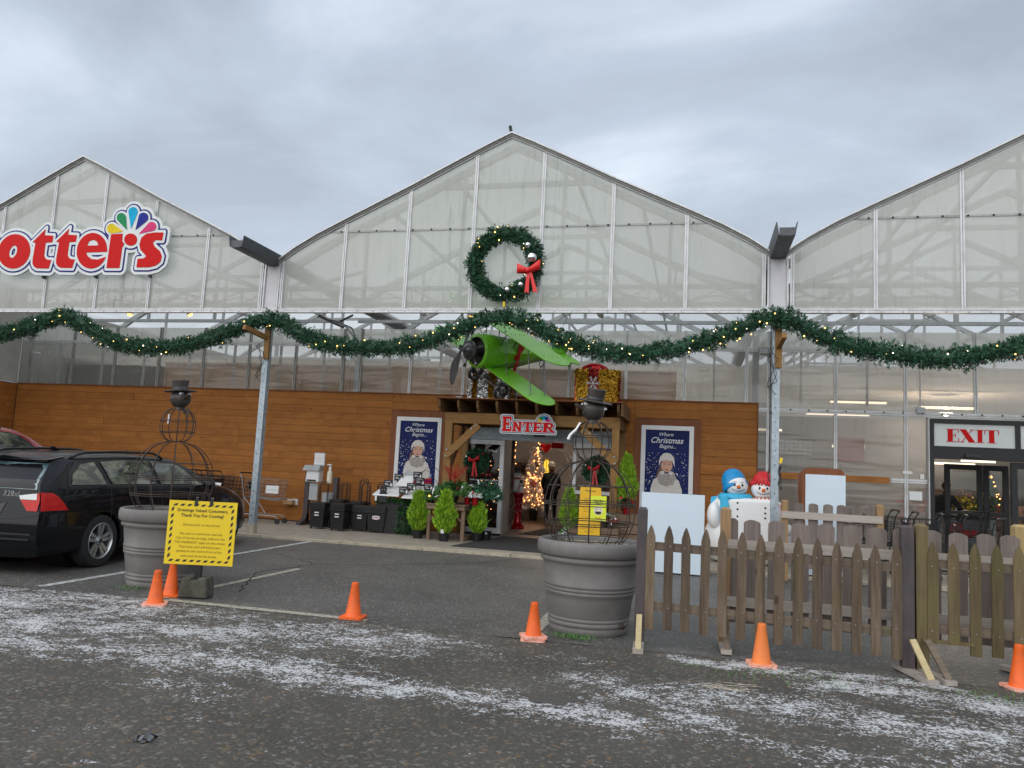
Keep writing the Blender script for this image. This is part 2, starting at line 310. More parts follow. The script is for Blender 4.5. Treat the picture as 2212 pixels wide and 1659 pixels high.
def asphalt(name, base, chip, scale, frost=False, wet=.55):
    m, t, b = _mat(name)
    P = _coords(t, (1, 1, 1), world=True)
    n1 = _noise(t, P, 1.1, 6, .62); n2 = _noise(t, P, 70*scale, 4, .7)
    vo = _n(t, 'ShaderNodeTexVoronoi'); vo.inputs['Scale'].default_value = 75*scale; t.links.new(P, vo.inputs['Vector'])
    vc = _n(t, 'ShaderNodeSeparateColor'); t.links.new(vo.outputs['Color'], vc.inputs[0])
    c = _mixc(t, _ramp(t, n1, .3, .72), tuple(x*.66 for x in base), tuple(x*1.22 for x in base))
    c = _mixc(t, _math(t, 'MULTIPLY', _ramp(t, vc.outputs[0], .80, 1.0), .85), c, chip)
    c = _mixc(t, _math(t, 'MULTIPLY', _ramp(t, n2, .62, .34), .6), c, tuple(x*.35 for x in base))
    nw = _noise(t, P, .55, 4, .6, .8); c = _mixc(t, _math(t, 'MULTIPLY', _ramp(t, nw, .50, .68), .45), c, tuple(x*.42 for x in base))
    rust = _math(t, 'MULTIPLY', _ramp(t, vc.outputs[1], .93, 1.0), .7); c = _mixc(t, rust, c, (.20, .12, .06))
    h = _math(t, 'ADD', _math(t, 'MULTIPLY', vo.outputs['Distance'], -1.0), _math(t, 'MULTIPLY', n2, .7))
    rough = _ramp(t, n1, .2, .8)
    if frost:
        sp = _n(t, 'ShaderNodeSeparateXYZ'); g = _n(t, 'ShaderNodeNewGeometry'); t.links.new(g.outputs['Position'], sp.inputs[0])
        x, y = sp.outputs[0], sp.outputs[1]
        # the drifts: soft bands where frost and blown snow lay, each a segment with a half width
        cov = None
        for (x0, y0, x1, y1, w, a) in FROST:
            L = math.hypot(x1-x0, y1-y0); ux, uy = (x1-x0)/L, (y1-y0)/L
            s = _math(t, 'ADD', _math(t, 'MULTIPLY_ADD', x, ux, -(x0*ux+y0*uy)), _math(t, 'MULTIPLY', y, uy))
            d = _math(t, 'ADD', _math(t, 'MULTIPLY_ADD', x, -uy, (x0*uy-y0*ux)), _math(t, 'MULTIPLY', y, ux))
            e_ = _math(t, 'ABSOLUTE', _math(t, 'SUBTRACT', s, L/2)); e_ = _math(t, 'MAXIMUM', _math(t, 'SUBTRACT', e_, L/2), 0)
            q = _math(t, 'SQRT', _math(t, 'ADD', _math(t, 'MULTIPLY', d, d), _math(t, 'MULTIPLY', e_, e_)))
            k = _math(t, 'MULTIPLY', _math(t, 'SUBTRACT', 1.0, _math(t, 'DIVIDE', q, w), clamp=True), a)
            cov = k if cov is None else _math(t, 'MAXIMUM', cov, k)
        Ps = _coords(t, (.62, 1.0, 1), world=True)
        na = _noise(t, Ps, 2.3, 5, .60, .9); nm = _noise(t, Ps, 9, 5, .68, .6)
        def cells(sc):
            o_ = _n(t, 'ShaderNodeTexVoronoi'); o_.inputs['Scale'].default_value = sc; t.links.new(P, o_.inputs['Vector']); q = _n(t, 'ShaderNodeSeparateColor'); t.links.new(o_.outputs['Color'], q.inputs[0]); return q.outputs[0]
        v = _math(t, 'ADD', _math(t, 'MULTIPLY', na, .60), _math(t, 'ADD', _math(t, 'MULTIPLY', nm, .80), _math(t, 'ADD', _math(t, 'MULTIPLY', cells(92), .30), _math(t, 'MULTIPLY', cells(38), .18))))
        v = _math(t, 'ADD', v, _math(t, 'MULTIPLY', cov, .36))
        f = _ramp(t, v, 1.215, 1.30); f = _math(t, 'MULTIPLY', f, .82, clamp=True)
        c = _mixc(t, f, c, (.64, .645, .66))
        h = _math(t, 'ADD', h, _math(t, 'MULTIPLY', f, .9))
    t.links.new(c, b.inputs['Base Color'])
    b.inputs['Roughness'].default_value = wet; b.inputs['Specular IOR Level'].default_value = .35
    _bump(t, b, h, .8, .006); return m
FROST = [(-7, -6.9, -1.5, -6.60, 1.15, 1.05), (-3.5, -7.7, .8, -6.75, 1.0, .92), (-1.6, -7.9, .7, -7.7, .65, .85), (.2, -7.75, 2.9, -7.95, .42, 1.05), (2.6, -7.15, 3.3, -7.75, .45, .85),
         (-.6, -6.45, 1.5, -6.45, .40, .75), (1.7, -6.75, 2.5, -6.65, .3, .45), (3.2, -6.32, 5.0, -6.25, .30, 1.05), (4.2, -6.6, 6.6, -6.75, .55, 1.05), (3.3, -7.3, 6.5, -7.5, .60, .95), (2.9, -8.0, 5.2, -8.2, .40, .45), (-.4, -8.2, .6, -8.4, .3, .45)]
asphalt('asphalt_street', (.098, .090, .078), (.26, .235, .20), .62, frost=True, wet=.75)
asphalt('asphalt_lot', (.118, .115, .107), (.34, .335, .32), .80, wet=.5)
mat('earth', (.06, .055, .05), .9, 0, .3, .3)

# ------------------------------------------------------------------ mesh helpers
def rotm(rx=0, ry=0, rz=0): return (Matrix.Rotation(R(rz), 3, 'Z') @ Matrix.Rotation(R(ry), 3, 'Y') @ Matrix.Rotation(R(rx), 3, 'X'))
class MB:
    def __init__(s): s.v = []; s.f = []
    def add(s, vs, fs):
        b = len(s.v); s.v += [tuple(p) for p in vs]; s.f += [tuple(i+b for i in f) for f in fs]; return s
    def bb(s, x0, x1, y0, y1, z0, z1):
        return s.add([(x0,y0,z0),(x1,y0,z0),(x1,y1,z0),(x0,y1,z0),(x0,y0,z1),(x1,y0,z1),(x1,y1,z1),(x0,y1,z1)],
                     [(0,3,2,1),(4,5,6,7),(0,1,5,4),(1,2,6,5),(2,3,7,6),(3,0,4,7)])
    def box(s, c, d, m=None):
        h = [x/2 for x in d]; P = [Vector((a*h[0], b*h[1], e*h[2])) for e in (-1, 1) for (a, b) in ((-1,-1),(1,-1),(1,1),(-1,1))]
        if m: P = [m @ p for p in P]
        c = Vector(c); return s.add([c+p for p in P], [(0,3,2,1),(4,5,6,7),(0,1,5,4),(1,2,6,5),(2,3,7,6),(3,0,4,7)])
    def bar(s, a, b, w, h, up=(0, 0, 1)):
        a = Vector(a); b = Vector(b); d = (b-a).normalized(); x = d.cross(Vector(up))
        if x.length < 1e-4: x = d.cross(Vector((0, 1, 0)))
        x.normalize(); y = x.cross(d)
        P = [p+x*sx*w/2+y*sy*h/2 for p in (a, b) for sx, sy in ((-1,-1),(1,-1),(1,1),(-1,1))]
        return s.add(P, [(0,3,2,1),(4,5,6,7),(0,1,5,4),(1,2,6,5),(2,3,7,6),(3,0,4,7)])
    def tube(s, pts, r, n=8, closed=False, caps=True):
        pts = [Vector(p) for p in pts]; N = len(pts); rs = r if isinstance(r, (list, tuple)) else [r]*N
        vs = []; prev = None
        for i, p in enumerate(pts):
            a = pts[(i-1) % N] if (closed or i > 0) else p; b = pts[(i+1) % N] if (closed or i < N-1) else p
            d = (b-a).normalized()
            if prev is None:
                x = d.cross(Vector((0, 0, 1)))
                if x.length < 1e-3: x = d.cross(Vector((0, 1, 0)))
            else: x = prev - d*prev.dot(d)
            x.normalize(); prev = x; y = d.cross(x)
            vs += [p+(x*math.cos(2*math.pi*k/n)+y*math.sin(2*math.pi*k/n))*rs[i] for k in range(n)]
        fs = []
        for i in range(N if closed else N-1):
            j = (i+1) % N
            for k in range(n): fs.append((i*n+k, i*n+(k+1) % n, j*n+(k+1) % n, j*n+k))
        if caps and not closed: fs += [tuple(range(n-1, -1, -1)), tuple((N-1)*n+k for k in range(n))]
        return s.add(vs, fs)
    def lathe(s, prof, n=24, c=(0, 0, 0), m=None, arc=1.0, cap=True):
        c = Vector(c); vs = []; k = n if arc >= 1 else n+1
        for r, z in prof:
            for i in range(k):
                a = 2*math.pi*arc*i/n; p = Vector((r*math.cos(a), r*math.sin(a), z)); vs.append(c+(m @ p if m else p))
        fs = []
        for j in range(len(prof)-1):
            for i in range(n if arc >= 1 else n):
                i2 = (i+1) % k; fs.append((j*k+i, j*k+i2, (j+1)*k+i2, (j+1)*k+i))
        if cap and arc >= 1:
            if prof[0][0] > 1e-4: fs.append(tuple(range(k-1, -1, -1)))
            if prof[-1][0] > 1e-4: fs.append(tuple((len(prof)-1)*k+i for i in range(k)))
        return s.add(vs, fs)
    def ball(s, c, r, nu=12, nv=8, m=None):
        r = (r, r, r) if isinstance(r, (int, float)) else r; c = Vector(c)
        vs = [Vector((0, 0, -r[2]))]; 
        for j in range(1, nv):
            t = math.pi*j/nv - math.pi/2
            for i in range(nu): a = 2*math.pi*i/nu; vs.append(Vector((r[0]*math.cos(t)*math.cos(a), r[1]*math.cos(t)*math.sin(a), r[2]*math.sin(t))))
        vs.append(Vector((0, 0, r[2])))
        fs = [(0, 1+(i+1) % nu, 1+i) for i in range(nu)]
        for j in range(nv-2):
            for i in range(nu): a = 1+j*nu; fs.append((a+i, a+(i+1) % nu, a+nu+(i+1) % nu, a+nu+i))
        L = len(vs)-1; a = 1+(nv-2)*nu; fs += [(a+i, a+(i+1) % nu, L) for i in range(nu)]
        return s.add([c+(m @ p if m else p) for p in vs], fs)
    def prism(s, pl, t0, t1, plane='XZ'):
        """extrude a 2-D outline: XZ along Y, XY along Z, YZ along X"""
        n = len(pl)
        mk = {'XZ': lambda p, t: (p[0], t, p[1]), 'XY': lambda p, t: (p[0], p[1], t), 'YZ': lambda p, t: (t, p[0], p[1])}[plane]
        vs = [mk(p, t0) for p in pl]+[mk(p, t1) for p in pl]
        fs = [tuple(range(n)), tuple(range(2*n-1, n-1, -1))]+[(i, i+n, (i+1) % n+n, (i+1) % n) for i in range(n)]
        return s.add(vs, fs)
    def move(s, M, start=0):
        for i in range(start, len(s.v)): s.v[i] = tuple(M @ Vector(s.v[i]))
        return s
    def build(s, name, material, parent=None, smooth=None, kind=None):
        me = bpy.data.meshes.new(name); me.from_pydata(s.v, [], s.f); me.update()
        bm = bmesh.new(); bm.from_mesh(me); bmesh.ops.recalc_face_normals(bm, faces=bm.faces) if len(s.f) < 60000 and smooth != 'raw' else None; bm.to_mesh(me); bm.free()
        if smooth is not None and smooth != 'raw':
            me.polygons.foreach_set('use_smooth', [True]*len(me.polygons))
            me.set_sharp_from_angle(angle=R(smooth))
        return link(name, me, material, parent, kind)
def link(name, me, material, parent=None, kind=None):
    if material: 
        me.materials.clear(); me.materials.append(MAT[material] if isinstance(material, str) else material)
    o = bpy.data.objects.new(name, me); COL.objects.link(o)
    if parent: o.parent = parent
    if kind: o['kind'] = kind
    return o
def thing(name, label, cat, loc=(0, 0, 0), rz=0, group=None):
    o = bpy.data.objects.new(name, None); COL.objects.link(o); o.empty_display_size = .2
    o.location = loc; o.rotation_euler = (0, 0, R(rz)); return tag(o, label, cat, group)
def tag(o, label, cat, group=None):
    o['label'] = label; o['category'] = cat
    if group: o['group'] = group
    return o
def kids(o): return [c for c in bpy.data.objects if c.parent == o]
KIDS = {}
def tree(o, par=None):
    c = o.copy(); COL.objects.link(c)
    if par: c.parent = par
    for ch in KIDS[o.name] if o.name in KIDS else kids(o): tree(ch, c)
    return c
def dup(root, loc, rz=0, label=None, group=None, scale=None):
    c = tree(root); c.location = loc; c.rotation_euler = (0, 0, R(rz))
    if label: c['label'] = label
    if group: c['group'] = group
    if scale: c.scale = (scale,)*3
    return c
_txt_cache = {}
def text_mesh(body, shear=0, offset=0, extrude=.0, spacing=1.0, res=3):
    cu = bpy.data.curves.new('lettering', 'FONT'); cu.body = body; cu.size = 1; cu.shear = shear; cu.offset = offset; cu.extrude = extrude
    cu.align_x = 'CENTER'; cu.align_y = 'CENTER'; cu.resolution_u = res; cu.space_character = spacing
    o = bpy.data.objects.new('lettering', cu); COL.objects.link(o)
    dg = bpy.context.evaluated_depsgraph_get(); me = bpy.data.meshes.new_from_object(o.evaluated_get(dg))
    bpy.data.objects.remove(o); bpy.data.curves.remove(cu); return me
def text(body, c, width=None, height=None, material='ink_black', parent=None, name='lettering', shear=0, offset=0, M=None, extrude=.002, spacing=1.0):
    """flat lettering standing upright, facing -Y, centred on c; scaled to width or to letter height (cap)"""
    me = text_mesh(body, shear, offset, 0, spacing)
    v = np.array([x.co[:] for x in me.vertices]).reshape(-1, 3)
    lo, hi = v.min(0), v.max(0); mid = (lo+hi)/2
    k = width/(hi[0]-lo[0]) if width else height/.72
    kz = k if not height else height/.72
    P = []
    for p in v:
        q = Vector(((p[0]-mid[0])*k, 0, (p[1]-(mid[1] if width and not height else .0))*kz))
        if M: q = M @ q
        P.append(Vector(c)+q)
    for x, p in zip(me.vertices, P): x.co = p
    me.update(); return link(name, me, material, parent)
def disc(c, r, n=16, rz=None):
    rz = rz or r
    return [(c[0]+r*math.cos(2*math.pi*i/n), c[1]+rz*math.sin(2*math.pi*i/n)) for i in range(n)]
# leafy clumps: many small pointed blades
def blades(P, D, L, Wd, jitter=.5, rs=nrg):
    """P points, D directions (n,3), L lengths, Wd widths -> verts, faces of bent triangles pairs"""
    n = len(P); D = D+rs.normal(0, jitter, D.shape); D /= np.linalg.norm(D, axis=1)[:, None]+1e-9
    A = rs.normal(0, 1, D.shape); S = np.cross(D, A); S /= np.linalg.norm(S, axis=1)[:, None]+1e-9
    L = np.broadcast_to(L, n)[:, None]*rs.uniform(.7, 1.3, (n, 1)); Wd = np.broadcast_to(Wd, n)[:, None]
    N = np.cross(S, D)
    v = np.stack([P, P+D*L*.45+S*Wd+N*L*.08, P+D*L, P+D*L*.45-S*Wd+N*L*.08], 1).reshape(-1, 3)
    f = np.arange(4*n).reshape(n, 4)
    return v, f
def raw_mesh(name, v, f, material, parent=None, kind=None):
    me = bpy.data.meshes.new(name); me.from_pydata(v.tolist() if hasattr(v, 'tolist') else v, [], f.tolist() if hasattr(f, 'tolist') else f); me.update()
    return link(name, me, material, parent, kind)
# ================================================================== GROUND
def sheet(name, x0, x1, y0, y1, z, m):
    b = MB(); b.add([(x0,y0,z),(x1,y0,z),(x1,y1,z),(x0,y1,z)], [(0,1,2,3)]); return b.build(name, m, kind='structure')
sheet('ground', -400, 400, -400, 400, -.016, 'earth')
sheet('parking_lot', -60, 60, -6.1, -.02, -.008, 'asphalt_lot')
# the street: its broken edge runs along the parking lot
b = MB(); xs = np.linspace(-60, 60, 601); ed = [-6.12+.035*math.sin(x*2.3)+.05*mnoise.noise(Vector((x*3.1, 0, 4))) for x in xs]
b.add([(x, y, 0) for x, y in zip(xs, ed)]+[(60, -60, 0), (-60, -60, 0)], [tuple(range(602, -1, -1))])
b.build('street', 'asphalt_street', kind='structure')
walk = MB().bb(-13.1, 40, -.12, 26, -.3, .03).build('walkway', 'concrete', kind='structure')
for i in range(22):
    x0 = -13.1+i*1.5
    MB().bb(x0+.006, x0+1.494, -.30, -.126, -.2, .028+.004*(i % 3)).build('kerb_stone', 'kerb_concrete', walk)
def line(pts, w, m):
    b = MB(); L = []; Rr = []
    for i, (x, y) in enumerate(pts):
        a = Vector(pts[max(0, i-1)]); c = Vector(pts[min(len(pts)-1, i+1)]); d = (c-a).normalized(); n = Vector((-d.y, d.x))
        k = w*(1+.18*mnoise.noise(Vector((x*7, y*7, w))))
        L.append((x+n.x*k/2, y+n.y*k/2)); Rr.append((x-n.x*k/2, y-n.y*k/2))
    b.add([(p[0], p[1], -.004) for p in L+Rr[::-1]], [tuple(range(2*len(pts)))]); return b.build('painted_line', m, kind='structure')
def seg(a, c, n=24): return [(a[0]+(c[0]-a[0])*i/n, a[1]+(c[1]-a[1])*i/n) for i in range(n+1)]
line(seg((-3.09, -6.0), (-3.13, -.32)), .10, 'line_paint')
line(seg((-1.71, -5.95), (-1.64, -3.4)), .09, 'line_worn')
line(seg((1.93, -5.75), (1.92, -4.6)), .11, 'line_worn')
line(seg((-5.75, -6.0), (-5.8, -.32)), .10, 'line_paint')
mat('crack', (.030, .028, .026), .95, 0, .2, 20, world=True)
def crack(P, w):
    n = 14; q = [((1-k/n)*a[0]+k/n*c[0], (1-k/n)*a[1]+k/n*c[1]) for a, c in zip(P, P[1:]) for k in range(n)]+[P[-1]]
    line([(x+.05*mnoise.noise(Vector((x*5, y*5, 1))), y+.05*mnoise.noise(Vector((x*5, y*5, 9)))) for x, y in q], w, 'crack').name = 'asphalt_crack'
crack([(-1.3, -5.3), (-1.9, -4.0), (-1.7, -2.9), (-.6, -2.2), (.2, -1.3), (.6, -.4)], .016); crack([(-1.7, -2.9), (-2.6, -2.2), (-3.2, -2.3)], .012); crack([(.2, -1.3), (1.6, -1.5), (3.2, -1.1)], .010)
pud = [(2.43+(.17+.04*math.sin(3*a)+.02*math.sin(7*a))*math.cos(a), -7.73+(.12+.02*math.sin(5*a))*math.sin(a), .003) for a in np.linspace(0, 6.283, 41)[:-1]]
mat('damp', (.075, .069, .060), .6, 0, .2, 30, bump=.3, bs=120, world=True)
MB().add(pud, [tuple(range(40))]).build('damp_patch', 'damp', kind='structure')
line(seg((-1.62, -6.02), (.45, -6.03)), .11, 'line_worn')
# loose chips of gravel on the street in front
n = 5200; P = np.c_[nrg.uniform(-5, 7.5, n), -6.1-abs(nrg.normal(0, 1.6, n)), np.zeros(n)]
P = P[P[:, 1] > -10.8]; n = len(P); s = nrg.uniform(.0025, .008, n)*np.where(nrg.rand(n) < .04, 1.8, 1)
base = np.array([(1,0,0),(-.5,.87,0),(-.5,-.87,0),(0,0,.9)])
ang = nrg.uniform(0, 6.28, n); ca, sa = np.cos(ang), np.sin(ang)
vv = base[None]*s[:, None, None]*nrg.uniform(.6, 1.3, (n, 4, 1)); xx = vv[..., 0]*ca[:, None]-vv[..., 1]*sa[:, None]; yy = vv[..., 0]*sa[:, None]+vv[..., 1]*ca[:, None]
vv = np.stack([xx, yy, vv[..., 2]], -1)+P[:, None]; ii = np.arange(n)[:, None]*4
ff = np.concatenate([np.stack([ii[:, 0]+a, ii[:, 0]+c, ii[:, 0]+d], 1) for a, c, d in ((0,1,3),(1,2,3),(2,0,3))])
mat('chips', (.13, .115, .095), .85, 0, .7, 30, detail=6, world=True)
raw_mesh('gravel_chips', vv.reshape(-1, 3), ff, 'chips', kind='stuff')
# crumpled wrapper and a few dry stalks on the asphalt
b = MB()
for i in range(9): b.box((rng.uniform(-.055, .055), rng.uniform(-.03, .03), .006+rng.uniform(0, .010)), (rng.uniform(.03, .06), rng.uniform(.015, .03), .0015), rotm(rng.uniform(-40, 40), rng.uniform(-40, 40), rng.uniform(0, 180)))
w_ = b.build('wrapper', 'gun_metal'); w_.location = (.72, -9.20, .004); tag(w_, 'small crumpled dark silver wrapper lying on the bare asphalt', 'litter')
b = MB()
for i in range(16):
    a = rng.uniform(-.5, .5); x, y, l = 3.55+rng.uniform(-.16, .14), -6.98+rng.uniform(-.09, .09), rng.uniform(.05, .14)
    b.tube([(x-l*math.cos(a), y-l*math.sin(a), .006), (x, y, .012), (x+l*math.cos(a+.3), y+l*math.sin(a+.3), .005)], .0013, 4)
st = b.build('straw', 'stone_chip', kind='stuff')
# moss and grass tufts at the foot of pot and fence
def tuft(c, r, n, name='grass_tuft'):
    P = np.c_[nrg.normal(c[0], r, n), nrg.normal(c[1], r*.35, n), np.full(n, .0)]
    D = np.tile((0, 0, 1.), (n, 1)); v, f = blades(P, D, .045, .003, .55); v[:, 2] = np.maximum(v[:, 2], .002); return raw_mesh(name, v, f, 'leaf_mid', kind='stuff')
tuft((2.30, -5.93), .10, 260); tuft((3.75, -6.55), .35, 160); tuft((5.4, -6.5), .25, 160); tuft((-2.25, -5.75), .10, 90)

# ================================================================== GREENHOUSE
GH = thing('greenhouse', 'long translucent greenhouse building with three pointed gables and valley gutters', 'greenhouse')
PROF = [(0, 7.31), (.38, 7.135), (1.0, 6.83), (1.82, 6.415), (2.45, 6.115), (3.03, 5.84), (3.62, 5.55), (4.02, 5.32), (4.22, 5.185), (4.38, 5.06)]
def roofz(x):
    x = abs(x)
    for (a, za), (c, zc) in zip(PROF, PROF[1:]):
        if x <= c: return za+(zc-za)*(x-a)/(c-a)
    return PROF[-1][1]
FULL = [(-x, z) for x, z in PROF[::-1]]+PROF[1:]
def off(prof, d): return [(x, z-d) for x, z in prof]
WID = 8.97; BAND = 4.14
GX = [-WID, 0, WID]
pane_mesh = {}
for gx in GX:
    xs = [-4.27+1.22*i for i in range(8)]
    for i in range(7):
        a, c = xs[i], xs[i+1]; pts = [(a, BAND), (c, BAND)]
        ins = sorted({a, c, *[x for x, _ in FULL if a < x < c]}, reverse=True)
        pts += [(x, roofz(x)-.085) for x in ins]
        b = MB(); b.add([(gx+x, 0, z) for x, z in pts], [tuple(range(len(pts)))]); b.build('gable_pane', 'poly_upper', GH)
    for i, x in enumerate(xs):
        z1 = roofz(x)-.10; b = MB(); ed = .5 if i in (0, 7) else 0
        b.bb(gx+x-.030, gx+x-.006, -.034, -.003, BAND, z1); b.bb(gx+x+.006, gx+x+.030, -.034, -.003, BAND, z1); b.bb(gx+x-.006, gx+x+.006, -.020, -.003, BAND, z1)
        if ed:
            s = 1 if i else -1
            b.bb(gx+x+s*.055, gx+x+s*.080, -.034, -.003, BAND, z1-.05)
        for k in range(5): b.box((gx+x, -.022, BAND+.12+k*(z1-BAND-.2)/4.3), (.012, .006, .012))
        b.build('mullion', 'aluminium', GH)
    # rail with bolt heads
    b = MB().bb(gx-3.52, gx+3.52, -.022, -.004, 5.565, 5.598)
    b.build('gable_rail', 'aluminium_dull', GH)
    b = MB()
    for k in range(19): b.lathe([(.016, 0), (.016, .012), (.006, .02)], 8, (gx-3.15+k*.35, -.022, 5.582), rotm(90))
    b.build('rail_bolt', 'black_metal', GH, kind='stuff')
    # verge trim: pale capping and a darker inner strip
    for lo, hi, y0, y1, nm, m in ((0, .028, -.085, .02, 'roof_edge_cap', 'aluminium'), (.030, .072, -.06, -.004, 'verge_trim', 'verge_grey'), (.074, .104, -.045, -.004, 'verge_trim', 'aluminium_dull')):
        b = MB(); up = off(FULL, lo); dn = off(FULL, hi); N = len(up)
        b.add([(gx+x, y0, z) for x, z in up]+[(gx+x, y0, z) for x, z in dn]+[(gx+x, y1, z) for x, z in up]+[(gx+x, y1, z) for x, z in dn],
              [f for i in range(N-1) for f in ((i, i+1, N+i+1, N+i), (2*N+i, 3*N+i, 3*N+i+1, 2*N+i+1), (i, 2*N+i, 2*N+i+1, i+1), (N+i, N+i+1, 3*N+i+1, 3*N+i))])
        b.build(nm, m, GH)
    # roof skin
    b = MB(); N = len(FULL); sk = off(FULL, .02)
    b.add([(gx+x, .022, z) for x, z in sk]+[(gx+x, 26, z) for x, z in sk], [(i, i+1, N+i+1, N+i) for i in range(N-1)])
    b.build('roof_skin', 'poly_roof', GH)
    # the frames inside
    for k, y in enumerate((.32, 3.4, 6.4, 9.4, 12.4, 15.4, 18.4, 21.4)):
        b = MB(); arch = [(gx+x*.985, y, z-.13) for x, z in FULL]
        for p, q in zip(arch, arch[1:]): b.bar(p, q, .12, .10, (0, 1, 0))
        cw = next(x for x in np.arange(0, 4, .02) if roofz(x)-.2 < 6.46)
        b.bb(gx-cw, gx+cw, y-.03, y+.03, 6.43, 6.52)
        b.bb(gx-4.3, gx+4.3, y-.03, y+.03, 4.555, 4.625)
        if k > 0:
            for x in (-2.78, -.92, .92, 2.78): b.bb(gx+x-.032, gx+x+.032, y-.025, y+.025, 4.56, roofz(x)-.2)
            b.build('roof_truss', 'rib_steel', GH); continue
        b.bb(gx-4.3, gx+4.3, y-.03, y+.03, 4.255, 4.325)
        for x in (-2.78, -.92, .92, 2.78): b.bb(gx+x-.032, gx+x+.032, y-.025, y+.025, 4.26, roofz(x)-.2)
        for s in (-1, 1) if k == 0 else (): b.bar((gx+s*2.75, y, 4.93), (gx+s*4.05, y, 4.60), .04, .05)
        for j in range(14):
            x = -4.27+j*.61; s = 1 if j < 7 else -1
            b.bar((gx+x+(.61 if s < 0 else 0), y, 4.57), (gx+x+(0 if s < 0 else .61), y, 4.31), .018, .022); b.bb(gx+x-.012, gx+x+.012, y-.012, y+.012, 4.31, 4.57)
        b.build('roof_truss', 'rib_steel', GH)
    b = MB()
    for x in (-2.3, -1.1, 1.1, 2.3): b.bb(gx+x-.025, gx+x+.025, .36, 25.5, roofz(x)-.20, roofz(x)-.12)
    b.build('purlin', 'frame_steel', GH, kind='stuff')
    for z in (4.39,):
        b = MB(); pts = [(gx-4.25+8.5*i/40, .42, z+.05*math.sin(i*.9)+.03*math.sin(i*2.1)) for i in range(41)]; b.tube(pts, .009, 5); b.build('cable', 'galvanised_dark', GH)
# ridge finial on the middle gable
b = MB(); b.bar((-.02, -.03, 7.31), (-.045, -.03, 7.41), .05, .055, (0, 1, 0)); b.ball((-.045, -.03, 7.41), .033, 8, 6); b.build('ridge_finial', 'black_metal', GH)
# cross band under the gables
b = MB(); b.bb(-13.5, 13.5, -.036, .05, 4.115, 4.14); b.bb(-13.5, 13.5, -.026, .05, 4.100, 4.1145); b.bb(-13.5, 13.5, -.040, .05, 4.068, 4.0995)
b.build('cross_band', 'aluminium', GH)
b = MB()
for k in range(90): b.box((-13.2+k*.3, -.041, 4.083), (.014, .006, .012))
b.build('band_screw', 'black_metal', GH, kind='stuff')
# valleys: white infill, gutter reaching forward
for vx in (-4.485, 4.485):
    b = MB().bb(vx-.125, vx+.125, -.012, .03, BAND, 5.02); b.build('valley_panel', 'white_panel', GH)
    b = MB()
    for s in (-1, 1): b.bb(vx+s*.135-.008, vx+s*.135+.008, -.03, -.012, BAND, 4.95)
    b.build('valley_trim', 'aluminium_dull', GH)
    prof = [(-.150, 5.155), (-.118, 4.965), (-.06, 4.950), (.06, 4.950), (.118, 4.965), (.150, 5.155), (.138, 5.155), (.108, 4.978), (-.108, 4.978), (-.138, 5.155)]
    y0, y1 = -1.24, 25; N = len(prof); b = MB()
    b.add([(vx+x, y0, z) for x, z in prof]+[(vx+x, y1, z) for x, z in prof], [tuple(range(N))]+[(i, (i+1) % N, N+(i+1) % N, N+i) for i in range(N)])
    b.bb(vx-.105, vx+.105, y0+.012, y0+.02, 4.98, 5.075)
    b.build('valley_gutter', 'galvanised_dark', GH)
# ------------- set back wall under the gables (Y = 3)
YW = 3.0
LM = [-12.82, -11.57, -10.36, -9.13, -7.93, -6.74, -5.56, -4.39, -3.97, -2.79, -1.58, -.42, .70, 1.87, 3.03, 4.21, 4.62, 5.84, 7.06, 8.24, 9.46, 10.68, 11.9, 13.1]
for x in LM:
    z0 = 2.93 if x < 4.3 else (.04 if x < 7.3 else 2.76)
    b = MB(); b.bb(x-.030, x-.007, YW-.05, YW-.003, z0, 4.34); b.bb(x+.007, x+.030, YW-.05, YW-.003, z0, 4.34); b.bb(x-.007, x+.007, YW-.03, YW-.003, z0, 4.34)
    for k in range(5): b.box((x, YW-.032, z0+.1+k*(4.3-z0)/5), (.011, .006, .011))
    b.build('wall_mullion', 'aluminium' if x > -3 else 'aluminium_dull', GH)
def pane(x0, x1, z0, z1, m): MB().add([(x0, YW, z0), (x1, YW, z0), (x1, YW, z1), (x0, YW, z1)], [(0, 1, 2, 3)]).build('wall_pane', m, GH)
XS = [-13.1]+LM
for a, c in zip(XS, XS[1:]):
    if c <= 4.3: zs = [2.93, 3.97, 4.34]
    elif a < 7.0: zs = [.04, 1.55, 2.79, 3.97, 4.34]
    else: zs = [2.76, 3.97, 4.34]
    for z0, z1 in zip(zs, zs[1:]): pane(a, c, z0, z1, 'poly_upper' if z0 > 3.9 else ('poly_lower' if c < 4.3 else 'poly_right'))
MB().add([(7.06, YW, .04), (7.42, YW, .04), (7.42, YW, 2.76), (7.06, YW, 2.76)], [(0, 1, 2, 3)]).build('wall_pane', 'poly_right', GH)
MB().bb(4.43, 4.60, YW-.02, YW+.01, .04, 2.93).build('wall_pane', 'poly_lower', GH)
def rail(x0, x1, z, h=.04, m='aluminium'): 
    b = MB().bb(x0, x1, YW-.026, YW-.055, z, z+h); b.bb(x0, x1, YW-.026, YW-.048, z-.035, z-.008); return b.build('wall_rail', m, GH)
rail(-13.1, 13.1, 3.965); rail(4.43, 13.1, 2.79); rail(6.80, 7.42, 1.55)
b = MB()
for k in range(20): b.lathe([(.016, 0), (.016, .014), (.005, .02)], 8, (4.7+k*.33, YW-.055, 2.81), rotm(90))
b.build('rail_bolt', 'black_metal', GH, kind='stuff')
